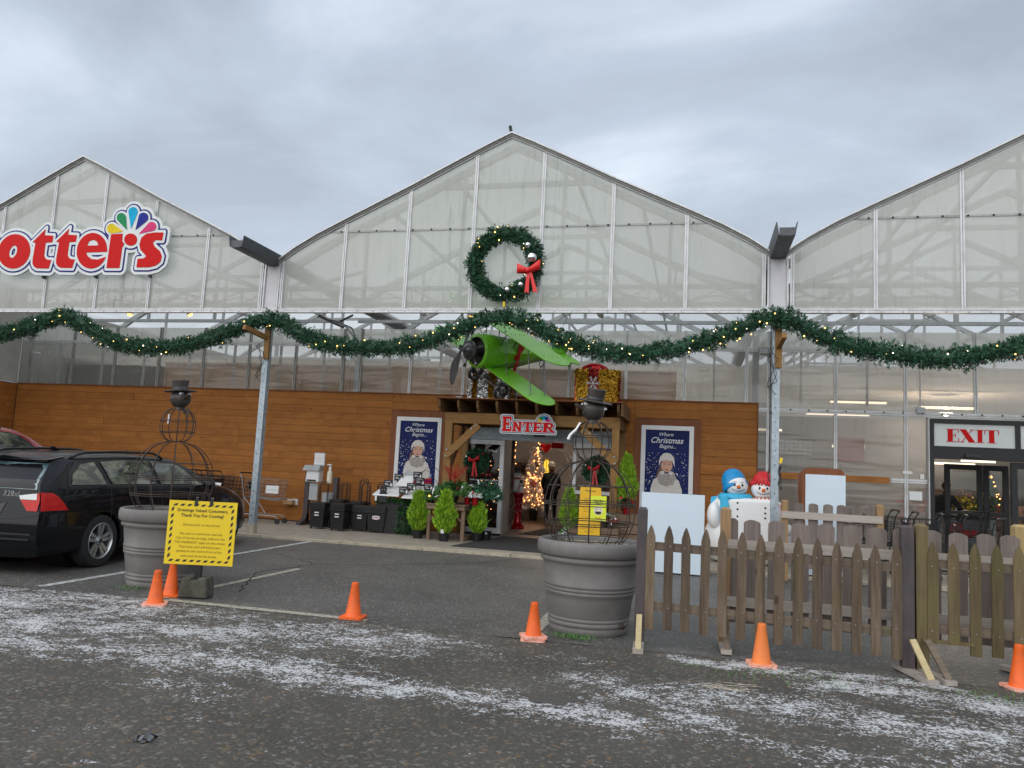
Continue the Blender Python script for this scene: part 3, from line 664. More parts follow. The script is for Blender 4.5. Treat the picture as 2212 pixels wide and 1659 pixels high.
# inside: floor, shade curtain, plywood partition with studs, steel uprights
MB().bb(-13.1, 13.4, 4.2, 25, 3.80, 3.81).build('shade_curtain', 'curtain', GH)
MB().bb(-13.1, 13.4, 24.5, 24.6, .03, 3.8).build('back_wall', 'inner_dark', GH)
MB().bb(-13.25, -13.15, 3, 25, .03, 5.0).build('end_wall', 'side_panel', GH)
MB().bb(13.3, 13.4, 3, 25, .03, 5.0).build('end_wall', 'side_panel', GH)
MB().bb(-9.45, 2.85, 3.62, 3.65, 2.6, 3.56).build('partition_or_added_sheet', 'plywood', GH)
b = MB()
for k in range(21):
    x = -9.4+k*.61; b.bb(x-.02, x+.02, 3.58, 3.62, 2.6, 3.55)
b.bb(-9.45, 2.85, 3.575, 3.62, 3.56, 3.60); b.build('partition_stud', 'plywood', GH, kind='stuff')
MB().bb(-13.1, -9.5, 4.4, 4.44, .03, 3.6).build('partition_or_added_sheet', 'inner_dark', GH)
mat('added_dark_grey', (.10, .105, .115), .8, 0, .35, 1.2, (.4, 1, 1.6)); MB().bb(4.9, 13.2, 9.75, 9.8, .03, 3.25).build('partition_or_added_sheet', 'added_dark_grey', GH)  # dark sheet added deep inside so the right panes look darker
b = MB()
for x in (-4.18, 4.40+.0, 4.75): b.bb(x-.06, x+.06, 3.25, 3.37, .03, 4.3)
b.build('inner_upright', 'galvanised', GH)
b = MB()
for x in (-12.2, -10.95, -9.75, -8.5, -7.3, -6.1, -5.0, -3.4, -2.2, .1, 1.3, 2.45, 3.6, 5.25, 6.45): b.bb(x-.022, x+.022, 3.22, 3.27, 2.94, 4.3)
b.build('inner_mullion', 'frame_steel', GH, kind='stuff')
# panelled side wall at the far left
MB().bb(-13.16, -13.10, -3.0, 2.94, 2.93, 4.07).build('side_wall_panel', 'side_panel', GH)
MB().bb(-13.16, -13.10, .06, 2.94, 4.072, 5.3).build('side_wall_panel', 'side_panel', GH)
# lamps under the band
for i, (x, z, lit) in enumerate([(-11.6, 4.19, 0), (-7.91, 4.15, 1), (-6.53, 4.15, 1), (-1.62, 4.16, 0), (-.74, 4.12, 2), (.52, 4.13, 0), (1.62, 4.14, 0), (5.7, 4.15, 0)]):
    t = thing('floodlight', ['', 'orange glowing eave lamp above the dip of the left garland', 'orange glowing eave lamp second from the left valley post'][i] if i in (1, 2) else
              {0: 'unlit clear eave lamp at the far left above the garland', 3: 'unlit clear eave lamp left of the aeroplane propeller', 4: 'round yellow glowing eave lamp beside the propeller blade tip', 5: 'unlit green cone shaped eave lamp above the aeroplane wing', 6: 'unlit white eave lamp right of the wreath under the band', 7: 'unlit eave lamp under the right gable beyond the post'}[i], 'lamp', (x, .45, z), 0, 'lamps hung under the gable band')
    tilt = rotm([0, 0, 20, 25, 0, 0, -25, 30][i], [0, 0, -25, -30, 0, 0, 30, -30][i])
    MB().lathe([(.018, .085), (.022, .06), (.050, .02), (.068, -.02), (.062, -.02), (.045, .02)], 14, (0, 0, 0), tilt, cap=False).build('lamp_shade', 'leaf_dark' if i == 5 else 'aluminium', t, 40)
    MB().ball(tilt @ Vector((0, 0, -.01)), .050, 10, 7).build('bulb', {1: 'lamp_glow', 2: 'lamp_yellow'}.get(lit, 'lamp_clear'), t, 60)
    MB().tube([(0, 0, .08), (.01, -.12, .04), (.0, -.40, -.03)], .009, 5).build('arm', 'black_metal', t)
# conduit bracket under the middle left of the band
t = thing('folding_arm', 'dark folded steel bracket under the band left of the aeroplane', 'bracket', (0, 0, 0))
b = MB(); b.tube([(-3.62, .25, 4.07), (-3.35, .3, 3.95), (-3.12, .3, 3.86)], .028, 6); b.tube([(-3.62, .3, 4.05), (-3.3, .35, 3.98), (-2.98, .35, 3.86), (-2.86, .35, 3.62)], .012, 5); b.tube([(-3.2, .3, 3.97), (-2.95, .3, 4.09)], .02, 6); b.tube([(-3.12, .35, 3.9), (-2.95, .35, 3.72), (-2.85, .35, 3.62)], .010, 5)
b.build('arm', 'galvanised_dark', t)
# pipe on the far left side wall
b = MB(); b.tube([(-13.0, -.6, 4.05), (-12.6, .9, 3.98), (-12.1, 2.2, 3.95), (-12.1, 2.3, 3.6), (-11.95, 2.4, 3.57)], .028, 6); tag(b.build('drain_pipe', 'grey_plastic', smooth=40), 'pale bent pipe under the eaves at the far left', 'pipe')
for x, z, lb in ((-3.98+.2, 3.93, 'beige box light fitting beside the inner valley post on the left'), (4.55, 3.93, 'beige box light fitting beside the right valley post')):
    t = thing('wall_light', lb, 'light', (x, 2.9, z)); MB().bb(-.13, .13, -.06, .04, -.07, .07).build('housing', 'wall_box', t); MB().bb(-.11, .11, -.07, -.061, -.05, .05).build('lens', 'grey_plastic', t)

# ================================================================== TIMBER CLADDING
TW = thing('timber_wall', 'orange brown stained board cladding along the lower wall', 'wall')
pm = {}
def plank(x0, x1, z0, z1, y=2.962, axis='X', par=None, m='stained_plank'):
    key = (round(x1-x0, 2), round(z1-z0, 3), axis, m)
    if key not in pm:
        L, H = (x1-x0)/2, (z1-z0)/2; b = MB()
        pr = [(-.011, -H), (-.011, H-.004), (-.007, H), (.011, H), (.011, -H)]
        if axis == 'X': b.add([(-L, y_, z_) for y_, z_ in pr]+[(L, y_, z_) for y_, z_ in pr], [(0,1,2,3,4),(9,8,7,6,5)]+[(i, i+5, (i+1) % 5+5, (i+1) % 5) for i in range(5)])
        pm[key] = b.build('plank', m).data
        bpy.data.objects.remove(bpy.data.objects[-1]) if False else None
        for o in [o for o in bpy.data.objects if o.data == pm[key]]: bpy.data.objects.remove(o)
    o = bpy.data.objects.new('plank', pm[key]); COL.objects.link(o); o.parent = par or TW; o.location = ((x0+x1)/2, y+rng.uniform(-.002, .002), (z0+z1)/2); return o
def clad(x0, x1, z0, z1, h=.1475):
    rows = max(1, round((z1-z0)/h)); hh = (z1-z0)/rows
    for r in range(rows):
        x = x0
        first = rng.choice([1.0, 1.8, 2.6, 3.4])
        while x < x1-.02:
            L = first if x == x0 else 3.66
            e = min(x1, x+L)
            if x1-e < .35: e = x1
            plank(round(x+.002, 3), round(e-.002, 3), z0+r*hh+.002, z0+(r+1)*hh-.002); x = e
clad(-13.08, -3.14, .05, 2.90); clad(-1.98+.13, -1.47, .05, 2.90); clad(-3.14, -1.85, 2.56, 2.90); clad(-3.14, -1.85, .05, .72)
clad(-1.47, 1.9, 2.27, 2.90)
clad(1.90, 2.08, .05, 2.90); clad(2.08, 3.36, 2.56, 2.90); clad(2.08, 3.36, .05, .55); clad(3.36, 4.42, .05, 2.90)
for a_, c_, e_ in ((-13.1, -1.47, .03), (-1.47, 1.9, 2.26), (1.9, 4.43, .03)): MB().bb(a_, c_, 2.975, 2.998, e_, 2.93).build('backing', 'inner_dark', TW)
MB().bb(-13.1, 4.44, 2.935, 2.998, 2.902, 2.928).build('cap_board', 'stained_trim', TW)
MB().bb(4.42, 4.44, 2.93, 2.998, .05, 2.90).build('end_board', 'stained_trim', TW)
b = MB().bb(3.37, 4.42, 2.925, 2.95, 1.545, 1.60); b.bb(3.37, 4.42, 2.915, 2.95, 1.50, 1.54); b.build('ledge_board', 'stained_plank', TW)
b = MB().bb(4.445, 6.76, 2.90, 2.945, 1.545, 1.605); b.bb(4.445, 6.76, 2.885, 2.945, 1.49, 1.54); b.build('ledge_board', 'stained_plank', TW)
MB().bb(-13.14, -13.101, -3, 2.99, .03, 2.92).build('backing', 'inner_dark', TW)
# return of the cladding along the side wall on the left
for r in range(19):
    z0 = .05+r*.15; x = -3.0
    b = MB().bb(-13.098, -13.078, -2.98, .3, z0+.003, z0+.147); b.build('plank', 'stained_plank', TW)
    b = MB().bb(-13.098, -13.078, .304, 2.93, z0+.003, z0+.147); b.build('plank', 'stained_plank', TW)
# posts that carry the valley gutters
def gutter_post(x, label, left):
    t = thing('gutter_post', label, 'post', (x, -.10, 0), 0, 'galvanised posts at the valleys')
    MB().bb(-.055, .055, -.055, .055, .03, 4.06).build('shaft', 'galvanised', t)
    MB().bb(-.062, .062, -.062, .062, -.02, .20).build('sleeve', 'kerb_concrete', t)
    b = MB()
    for k in range(14): b.lathe([(.009, 0), (.009, .003)], 8, (0, -.0555, .35+k*.22), rotm(90))
    b.build('bolt_hole', 'black_metal', t, kind='stuff')
    # wooden bracket carrying the garland
    MB().bb(-.05+.03, .05+.03, -.11, -.056, 3.17, 3.98).build('bracket_post', 'cedar_upright', t)
    b = MB().bar((.02, -.10, 3.56) if left else (.02, -.10, 3.50), (-.12, -.62, 3.66) if left else (.08, -.42, 3.62), .07, .085); b.build('bracket_arm', 'cedar', t)
    b = MB()
    for k in range(3):
        pts = [(rng.uniform(-.12, .02)-.04*math.sin(i*1.3+k), -.13-rng.uniform(0, .05), 3.5-i*.11-k*.05) for i in range(7)]; b.tube(pts, .006, 5)
    b.build('cable', 'black_plastic', t)
    return t
gutter_post(-4.40, 'leaning grey galvanised post behind the black car beside the parking line', True)
gp = gutter_post(4.46, 'grey galvanised post in front of the pair of snowmen', False)
b = MB(); b.tube([(-.075, -.02, 4.0), (-.085, -.03, 3.0), (-.08, -.03, 2.2), (-.085, -.04, 1.6), (-.10, -.05, 1.50), (-.07, -.06, 1.40)], .010, 6); b.tube([(-.08, -.06, 4.0), (-.09, -.07, 2.5), (-.05, -.07, 2.45)], .007, 5)
for k in range(4): b.tube([(.07+.02*math.sin(i*1.4+k), -.05-.01*k, 1.66-.035*i*(1+.1*k)) for i in range(9)]+[(.10, -.05, 1.42-.03*k)], .007, 5)
b.build('cable', 'black_plastic', gp); MB().box((.085, -.05, 1.74), (.04, .04, .085), rotm(0, 12)).build('yellow_plug', 'sign_yellow', gp)
SIGN_LETTERS = {'P': [[(-11.479, 4.943), (-11.453, 5.697), (-10.95, 5.685), (-10.795, 5.615), (-10.71, 5.492), (-10.706, 5.346), (-10.772, 5.254), (-10.942, 5.216), (-11.151, 5.22), (-11.172, 4.939)]], 'o': [[(-9.888, 5.291), (-9.902, 5.374), (-9.936, 5.453), (-9.988, 5.525), (-10.055, 5.585), (-10.135, 5.632), (-10.223, 5.661), (-10.315, 5.673), (-10.406, 5.666), (-10.492, 5.64), (-10.567, 5.597), (-10.63, 5.539), (-10.675, 5.468), (-10.701, 5.389), (-10.707, 5.306), (-10.692, 5.222), (-10.656, 5.142), (-10.603, 5.07), (-10.535, 5.01), (-10.454, 4.965), (-10.366, 4.936), (-10.275, 4.926), (-10.184, 4.934), (-10.1, 4.96), (-10.025, 5.003), (-9.964, 5.061), (-9.92, 5.131), (-9.894, 5.209)]], 't': [[(-9.571, 5.779), (-9.901, 5.47), (-9.807, 5.461), (-9.828, 5.132), (-9.82, 5.04), (-9.773, 4.969), (-9.69, 4.926), (-9.391, 4.917), (-9.346, 5.12), (-9.441, 5.121), (-9.503, 5.148), (-9.536, 5.206), (-9.534, 5.452), (-9.376, 5.46), (-9.367, 5.617), (-9.584, 5.632)]], 't2': [[(-9.002, 5.775), (-9.328, 5.469), (-9.235, 5.459), (-9.257, 5.134), (-9.25, 5.043), (-9.204, 4.972), (-9.123, 4.93), (-8.829, 4.921), (-8.784, 5.121), (-8.877, 5.123), (-8.938, 5.149), (-8.97, 5.207), (-8.967, 5.451), (-8.812, 5.458), (-8.802, 5.614), (-9.016, 5.629)]], 'e': [[(-8.05, 5.271), (-8.065, 5.354), (-8.096, 5.434), (-8.144, 5.506), (-8.206, 5.567), (-8.278, 5.613), (-8.358, 5.643), (-8.441, 5.655), (-8.522, 5.647), (-8.599, 5.621), (-8.667, 5.577), (-8.722, 5.519), (-8.762, 5.448), (-8.784, 5.368), (-8.788, 5.284), (-8.773, 5.2), (-8.741, 5.12), (-8.692, 5.048), (-8.629, 4.987), (-8.556, 4.942), (-8.476, 4.913), (-8.394, 4.902), (-8.313, 4.911), (-8.237, 4.937), (-8.17, 4.981), (-8.116, 5.039), (-8.077, 5.109), (-8.055, 5.188)]], 'r': [[(-8.024, 5.616), (-8.045, 4.911), (-7.722, 4.907), (-7.71, 5.323), (-7.668, 5.404), (-7.728, 5.469), (-7.733, 5.622)], [(-7.388, 5.482), (-7.396, 5.512), (-7.411, 5.541), (-7.433, 5.567), (-7.461, 5.589), (-7.493, 5.606), (-7.528, 5.617), (-7.564, 5.621), (-7.599, 5.618), (-7.632, 5.609), (-7.66, 5.594), (-7.683, 5.573), (-7.699, 5.547), (-7.707, 5.519), (-7.707, 5.489), (-7.699, 5.459), (-7.684, 5.43), (-7.662, 5.404), (-7.634, 5.382), (-7.602, 5.365), (-7.567, 5.354), (-7.531, 5.35), (-7.496, 5.353), (-7.463, 5.362), (-7.435, 5.378), (-7.413, 5.398), (-7.397, 5.424), (-7.389, 5.452)]], 's': [[(-6.809, 5.623), (-6.822, 5.442), (-6.979, 5.45), (-7.022, 5.411), (-6.98, 5.344), (-6.85, 5.249), (-6.789, 5.135), (-6.807, 5.023), (-6.905, 4.947), (-7.071, 4.911), (-7.362, 4.915), (-7.351, 5.106), (-7.209, 5.117), (-7.17, 5.146), (-7.219, 5.192), (-7.307, 5.265), (-7.348, 5.385), (-7.316, 5.529), (-7.205, 5.607), (-7.028, 5.628)]]}
SIGN_HOLES = {'P': [[(-11.218, 5.543), (-11.024, 5.539), (-10.963, 5.458), (-11.013, 5.365), (-11.216, 5.369)]], 'o': [[(-10.237, 5.292), (-10.235, 5.318), (-10.238, 5.342), (-10.244, 5.365), (-10.255, 5.383), (-10.268, 5.397), (-10.284, 5.406), (-10.302, 5.41), (-10.321, 5.407), (-10.339, 5.399), (-10.357, 5.385), (-10.372, 5.367), (-10.386, 5.345), (-10.395, 5.321), (-10.401, 5.295), (-10.403, 5.269), (-10.401, 5.244), (-10.394, 5.222), (-10.384, 5.203), (-10.37, 5.189), (-10.354, 5.18), (-10.336, 5.177), (-10.318, 5.18), (-10.299, 5.188), (-10.282, 5.202), (-10.266, 5.22), (-10.253, 5.242), (-10.243, 5.266)]], 'e': [[(-8.528, 5.395), (-8.501, 5.459), (-8.421, 5.489), (-8.334, 5.456), (-8.296, 5.396)], [(-8.536, 5.231), (-8.005, 5.237), (-8.065, 5.197), (-8.095, 5.156), (-8.253, 5.108), (-8.403, 5.12), (-8.493, 5.176)]]}
SIGN_PETALS = {'yellow': [(-7.985, 5.622), (-8.007, 5.622), (-8.029, 5.625), (-8.05, 5.633), (-8.07, 5.643), (-8.088, 5.657), (-8.103, 5.673), (-8.114, 5.691), (-8.121, 5.709), (-8.124, 5.729), (-8.123, 5.748), (-8.118, 5.765), (-8.108, 5.781), (-8.095, 5.795), (-8.078, 5.806), (-8.059, 5.813), (-8.039, 5.817), (-8.017, 5.817), (-7.995, 5.813), (-7.973, 5.806), (-7.953, 5.795), (-7.738, 5.649)], 'green': [(-7.886, 5.873), (-7.9, 5.887), (-7.912, 5.904), (-7.92, 5.921), (-7.924, 5.94), (-7.924, 5.958), (-7.92, 5.975), (-7.912, 5.991), (-7.901, 6.004), (-7.887, 6.016), (-7.87, 6.024), (-7.851, 6.03), (-7.831, 6.031), (-7.811, 6.03), (-7.79, 6.025), (-7.77, 6.017), (-7.752, 6.006), (-7.737, 5.992), (-7.724, 5.976), (-7.714, 5.959), (-7.708, 5.941), (-7.654, 5.678)], 'cyan': [(-7.665, 6.039), (-7.668, 6.056), (-7.668, 6.074), (-7.664, 6.09), (-7.656, 6.105), (-7.645, 6.118), (-7.632, 6.129), (-7.615, 6.137), (-7.597, 6.143), (-7.578, 6.145), (-7.558, 6.143), (-7.539, 6.139), (-7.52, 6.132), (-7.502, 6.122), (-7.486, 6.109), (-7.473, 6.094), (-7.463, 6.078), (-7.456, 6.061), (-7.452, 6.044), (-7.452, 6.027), (-7.456, 6.01), (-7.566, 5.702)], 'blue': [(-7.421, 5.951), (-7.416, 5.969), (-7.408, 5.985), (-7.395, 5.999), (-7.38, 6.01), (-7.362, 6.018), (-7.342, 6.022), (-7.321, 6.023), (-7.3, 6.021), (-7.279, 6.015), (-7.259, 6.006), (-7.241, 5.994), (-7.225, 5.979), (-7.212, 5.963), (-7.203, 5.945), (-7.198, 5.926), (-7.196, 5.907), (-7.199, 5.889), (-7.205, 5.872), (-7.215, 5.857), (-7.229, 5.844), (-7.463, 5.672)], 'pink': [(-7.181, 5.804), (-7.168, 5.815), (-7.153, 5.823), (-7.135, 5.828), (-7.117, 5.831), (-7.097, 5.83), (-7.078, 5.826), (-7.06, 5.819), (-7.043, 5.809), (-7.028, 5.797), (-7.015, 5.783), (-7.005, 5.767), (-6.998, 5.75), (-6.995, 5.733), (-6.996, 5.716), (-7.0, 5.7), (-7.007, 5.686), (-7.018, 5.673), (-7.031, 5.662), (-7.047, 5.654), (-7.064, 5.649), (-7.378, 5.594)]}
GARLAND = [(-11.243, -0.3, 3.365), (-10.242, -0.3, 3.562), (-9.59, -0.3, 3.697), (-9.17, -0.3, 3.838), (-8.747, -0.3, 3.931), (-8.354, -0.3, 3.805), (-7.901, -0.3, 3.581), (-7.41, -0.3, 3.406), (-6.687, -0.3, 3.343), (-5.994, -0.3, 3.394), (-5.328, -0.3, 3.549), (-4.775, -0.3, 3.768), (-4.361, -0.3, 3.881), (-4.03, -0.3, 3.823), (-3.548, -0.3, 3.572), (-2.995, -0.3, 3.427), (-2.286, -0.3, 3.378), (-1.686, -0.3, 3.418), (-1.186, -0.3, 3.528), (-0.699, -0.3, 3.716), (-0.3, -0.3, 3.894), (0.062, -0.3, 3.934), (0.424, -0.3, 3.88), (0.826, -0.3, 3.679), (1.298, -0.3, 3.498), (1.757, -0.3, 3.381), (2.28, -0.3, 3.327), (2.788, -0.3, 3.402), (3.286, -0.3, 3.534), (3.706, -0.3, 3.67), (4.051, -0.3, 3.834), (4.324, -0.3, 3.952), (4.597, -0.3, 3.924), (4.934, -0.3, 3.73), (5.462, -0.3, 3.521), (6.041, -0.3, 3.401), (6.543, -0.3, 3.339), (7.036, -0.3, 3.353), (7.52, -0.3, 3.455), (7.831, -0.3, 3.526), (8.349, -0.3, 3.686)]
# ================================================================== SIGNS CUT FROM BOARD (outline fields)
def seg_sdf(poly, X, Z):
    P = np.array(poly); Q = np.roll(P, -1, 0)
    d2 = np.full(X.shape, 1e9); ins = np.zeros(X.shape, bool)
    for (ax, az), (bx, bz) in zip(P, Q):
        ex, ez = bx-ax, bz-az; l = ex*ex+ez*ez
        if l < 1e-12: continue
        t = np.clip(((X-ax)*ex+(Z-az)*ez)/l, 0, 1)
        d2 = np.minimum(d2, (X-ax-ex*t)**2+(Z-az-ez*t)**2)
        c = (az > Z) != (bz > Z); ins ^= c & (X < (bx-ax)*(Z-az)/((bz-az) if abs(bz-az) > 1e-12 else 1e-12)+ax)
    return np.where(ins, -1, 1)*np.sqrt(d2)
def field(adds, subs, X, Z):
    f = np.full(X.shape, 1e9)
    for p in adds: f = np.minimum(f, seg_sdf(p, X, Z))
    for p in subs: f = np.maximum(f, -seg_sdf(p, X, Z))
    return f
def board(f, gx, gz, level, y, thick=0):
    """fill of f < level as flat mesh at y (with side walls when thick)"""
    b = MB(); nz, nx = f.shape; g = f-level
    def lerp(a, c, fa, fc): t = fa/(fa-fc); return (a[0]+(c[0]-a[0])*t, a[1]+(c[1]-a[1])*t)
    for j in range(nz-1):
        i = 0; row = g[j], g[j+1]
        full = (row[0][:-1] <= 0) & (row[0][1:] <= 0) & (row[1][:-1] <= 0) & (row[1][1:] <= 0)
        none = (row[0][:-1] > 0) & (row[0][1:] > 0) & (row[1][:-1] > 0) & (row[1][1:] > 0)
        while i < nx-1:
            if none[i]: i += 1; continue
            if full[i]:
                k = i
                while k < nx-1 and full[k]: k += 1
                b.add([(gx[i], y, gz[j]), (gx[k], y, gz[j]), (gx[k], y, gz[j+1]), (gx[i], y, gz[j+1])], [(0, 1, 2, 3)]); i = k; continue
            c = [(gx[i], gz[j]), (gx[i+1], gz[j]), (gx[i+1], gz[j+1]), (gx[i], gz[j+1])]; v = [g[j][i], g[j][i+1], g[j+1][i+1], g[j+1][i]]
            pts = []; cut = []
            for a in range(4):
                n_ = (a+1) % 4
                if v[a] <= 0: pts.append(c[a])
                if (v[a] <= 0) != (v[n_] <= 0): q = lerp(c[a], c[n_], v[a], v[n_]); pts.append(q); cut.append(q)
            if len(pts) > 2: b.add([(p[0], y, p[1]) for p in pts], [tuple(range(len(pts)))])
            if thick and len(cut) == 2: b.add([(cut[0][0], y, cut[0][1]), (cut[1][0], y, cut[1][1]), (cut[1][0], y+thick, cut[1][1]), (cut[0][0], y+thick, cut[0][1])], [(0, 1, 2, 3)])
            i += 1
    return b
def grid(x0, x1, z0, z1, h):
    gx = np.arange(x0, x1, h); gz = np.arange(z0, z1, h); X, Z = np.meshgrid(gx, gz); return gx, gz, X, Z
t = thing('store_sign', 'large red lettered sign with a fan of coloured petals on the left gable', 'sign')
gx, gz, X, Z = grid(-11.75, -6.45, 4.68, 6.36, .0125)
allp = [p for v in SIGN_LETTERS.values() for p in v]; holes = [p for v in SIGN_HOLES.values() for p in v]
hub = [disc((-7.50, 5.72), .17, 16)]
solid = field(allp+list(SIGN_PETALS.values())+hub, [], X, Z); punched = field(allp+list(SIGN_PETALS.values())+hub, holes, X, Z)
board(solid, gx, gz, .125, -.150, .05).build('backing', 'sign_white', t, 'raw')
board(punched, gx, gz, .070, -.156).build('blue_outline', 'ink_blue', t, 'raw')
board(punched, gx, gz, .042, -.162).build('white_inline', 'sign_white', t, 'raw')
for k, v in SIGN_LETTERS.items():
    f = field(v, SIGN_HOLES.get(k, []), X, Z); board(f, gx, gz, -.012, -.170, .006).build('letter', 'sign_red', t, 'raw')
for k, p in SIGN_PETALS.items(): MB().add([(x, -.170, z) for x, z in p], [tuple(range(len(p)))]).build('petal', 'petal_'+k, t, 'raw')
b = MB()
for x in (-10.95, -9.6, -8.35, -7.1): b.bb(x-.02, x+.02, -.10, -.036, 4.75, 4.95); b.bb(x-.02, x+.02, -.10, -.036, 5.5, 5.6)
b.build('mount', 'galvanised_dark', t, kind='stuff')
# ------------------------------------------------------------------ garlands and wreath
bulb_me = MB().ball((0, 0, 0), .0135, 8, 6).build('bulb', 'bulb_warm').data
for o in [o for o in bpy.data.objects if o.data == bulb_me]: bpy.data.objects.remove(o)
bulb_w = bulb_me.copy(); bulb_w.materials[0] = MAT['bulb_white']; bulb_a = bulb_me.copy(); bulb_a.materials[0] = MAT['bulb_amber']
def bulb(p, par, me=None, s=1):
    o = bpy.data.objects.new('bulb', me or bulb_me); COL.objects.link(o); o.parent = par; o.location = p; o.scale = (s, s, s); return o
def catmull(P, n):
    P = [np.array(p, float) for p in P]; P = [2*P[0]-P[1]]+P+[2*P[-1]-P[-2]]; out = []
    for i in range(1, len(P)-2):
        for k in range(n):
            t_ = k/n; a, b_, c, d = P[i-1:i+3]
            out.append(.5*((2*b_)+(-a+c)*t_+(2*a-5*b_+4*c-d)*t_**2+(-a+3*b_-3*c+d)*t_**3))
    out.append(P[-2]); return np.array(out)
def fir(curve, rad, par, density, ln=.075, wd=.020, closed=False):
    """sprigs of short needles round a curve"""
    seg = np.diff(curve, axis=0); sl = np.linalg.norm(seg, axis=1); cum = np.r_[0, np.cumsum(sl)]; L = cum[-1]
    n = int(L*density); s = nrg.uniform(0, L, n); i = np.clip(np.searchsorted(cum, s)-1, 0, len(seg)-1); fr = ((s-cum[i])/sl[i])[:, None]
    C = curve[i]+seg[i]*fr; T = seg[i]/sl[i][:, None]
    A = nrg.normal(0, 1, (n, 3)); A -= T*(A*T).sum(1)[:, None]; A /= np.linalg.norm(A, axis=1)[:, None]
    # sprig centres: lumpy radius
    lump = 1+.17*np.sin(s*17+3*np.sin(s*7))+.16*np.sin(s*5.3+1.7*np.sin(s*2.1))+nrg.normal(0, .15, n)
    S0 = C+A*(rad*nrg.uniform(.55, 1.0, (n, 1))*lump[:, None]-.03); sd_ = A+T*nrg.normal(0, .7, (n, 1)); sd_ /= np.linalg.norm(sd_, axis=1)[:, None]
    k = 6
    P = np.repeat(S0, k, 0)+np.repeat(sd_, k, 0)*(np.tile(np.arange(k), n)[:, None]/k*.050)
    D = np.repeat(sd_, k, 0)*.7+nrg.normal(0, .55, (n*k, 3))
    v, f = blades(P, D/np.linalg.norm(D, axis=1)[:, None], ln*.62, wd*.42, .2)
    h = (np.arange(n*k)//k) % 2 == 0
    f1 = f[h]; f2 = f[~h]
    for nm, fm, m in (('foliage', f1, 'fir_dark'), ('foliage', f2, 'fir_mid')):
        idx = np.unique(fm); mp_ = np.zeros(len(v), int); mp_[idx] = np.arange(len(idx)); raw_mesh(nm, v[idx], mp_[fm], m, par)
    MB().tube([tuple(p) for p in curve[::2]], rad*.55, 7, caps=not closed).build('core', 'fir_dark', par, 'raw')
    return C, A
def lights(C, A, rad, n, par, cams=(.25, -.9, -.35), frac=.25):
    idx = [i for i in range(len(C)) if A[i] @ np.array(cams) > .15]; rng.shuffle(idx)
    for j, i in enumerate(idx[:n]): bulb(tuple(C[i]+A[i]*rad*1.04), par, bulb_w if rng.random() < frac else bulb_me, rng.choice([.4, .5, .6, .75, .9]))
GC = catmull(GARLAND, 8)
cuts = [0, 4*8, 12*8, 21*8, 31*8, len(GC)-1]
gl = ['garland rising from the left edge of the picture to its first peak', 'sagging garland between the first peak and the left galvanised post', 'long garland from the left post up over the green aeroplane', 'brightly lit garland from the aeroplane to the right galvanised post', 'garland swagging from the right post to the right edge above the exit']
nl = [5, 20, 20, 46, 16]
for k in range(5):
    t = thing('garland', gl[k], 'garland', (0, 0, 0), 0, 'fir garlands swagged along the front')
    c = GC[cuts[k]:cuts[k+1]+1]; C, A = fir(c, .148, t, 640); lights(C, A, .15, nl[k], t)
    w = c[::3]+np.array([0, -.12, -.10]); MB().tube([tuple(p+np.array([0, .04*math.sin(i*1.1), .03*math.cos(i*1.7)])) for i, p in enumerate(w)], .005, 4).build('wire', 'black_plastic', t, 'raw')
t = thing('wreath', 'big round fir wreath with red bow and silver baubles on the middle gable', 'wreath', (.03, -.17, 4.885))
a = np.linspace(0, 2*math.pi, 64); ring = np.c_[.54*np.cos(a), np.zeros(64), .535*np.sin(a)]
C, A = fir(ring, .132, t, 900, closed=True); lights(C, A, .13, 18, t, (0, -1, 0), .15)
for (x, z, r) in ((.50, .065, .085), (.42, .28, .052), (.33, -.40, .050), (.10, -.485, .050), (.44, -.26, .045)): MB().ball((x, -.16, z), r, 18, 12).build('bauble', 'silver_ball', t, 60)
# bow: two loops, knot, two tails
def ribbon(pts, w, m, par, name, thick=.006, nrm=None):
    b = MB(); L = []
    for i, p in enumerate(pts):
        p = Vector(p); d = (Vector(pts[min(i+1, len(pts)-1)])-Vector(pts[max(0, i-1)])).normalized(); s = d.cross(Vector(nrm or (0, 1, 0))).normalized()*(w[i] if isinstance(w, list) else w)/2
        L += [p+s, p-s]
    b.add(L, [(2*i, 2*i+1, 2*i+3, 2*i+2) for i in range(len(pts)-1)]); o = b.build(name, m, par); md = o.modifiers.new('th', 'SOLIDIFY'); md.thickness = thick; return o
def bow(par, c, s, m='bow_red', tail=1.0):
    cx, cy, cz = c
    for sx, dz in ((-1, .04), (1, .10)):
        b = MB(); P = []
        for i in range(11):
            a_ = math.pi*i/10; P.append((cx+sx*(.02+.17*math.sin(a_))*s, cy-.02-.05*math.cos(a_)*s*1.2, cz+(dz*math.sin(a_))*s))
        b.add([(x, y, z-(.03+.05*math.sin(math.pi*i/10))*s) for i, (x, y, z) in enumerate(P)]+[(x, y, z+(.03+.05*math.sin(math.pi*i/10))*s) for i, (x, y, z) in enumerate(P)], [(i, i+1, 12+i, 11+i) for i in range(10)])
        o = b.build('loop', m, par, 60); o.modifiers.new('th', 'SOLIDIFY').thickness = .008*s
    MB().ball((cx, cy-.06*s, cz), (.045*s, .04*s, .045*s), 10, 8).build('knot', m, par, 60)
    for sx in (-1, 1):
        w0 = .05*s; P = [(cx+sx*.015*s, cz), (cx+sx*.075*s+.03*s, cz-.36*s*tail), (cx+sx*.075*s+.065*s, cz-.32*s*tail-.02*s), (cx+sx*.075*s+.10*s, cz-.37*s*tail), (cx+sx*.02*s+.05*s, cz-.05*s)]
        MB().prism(P, cy-.045*s-.004*sx, cy-.036*s-.004*sx).build('tail', m, par)
bow(t, (.455, -.17, -.17), 1.05, tail=1.02)
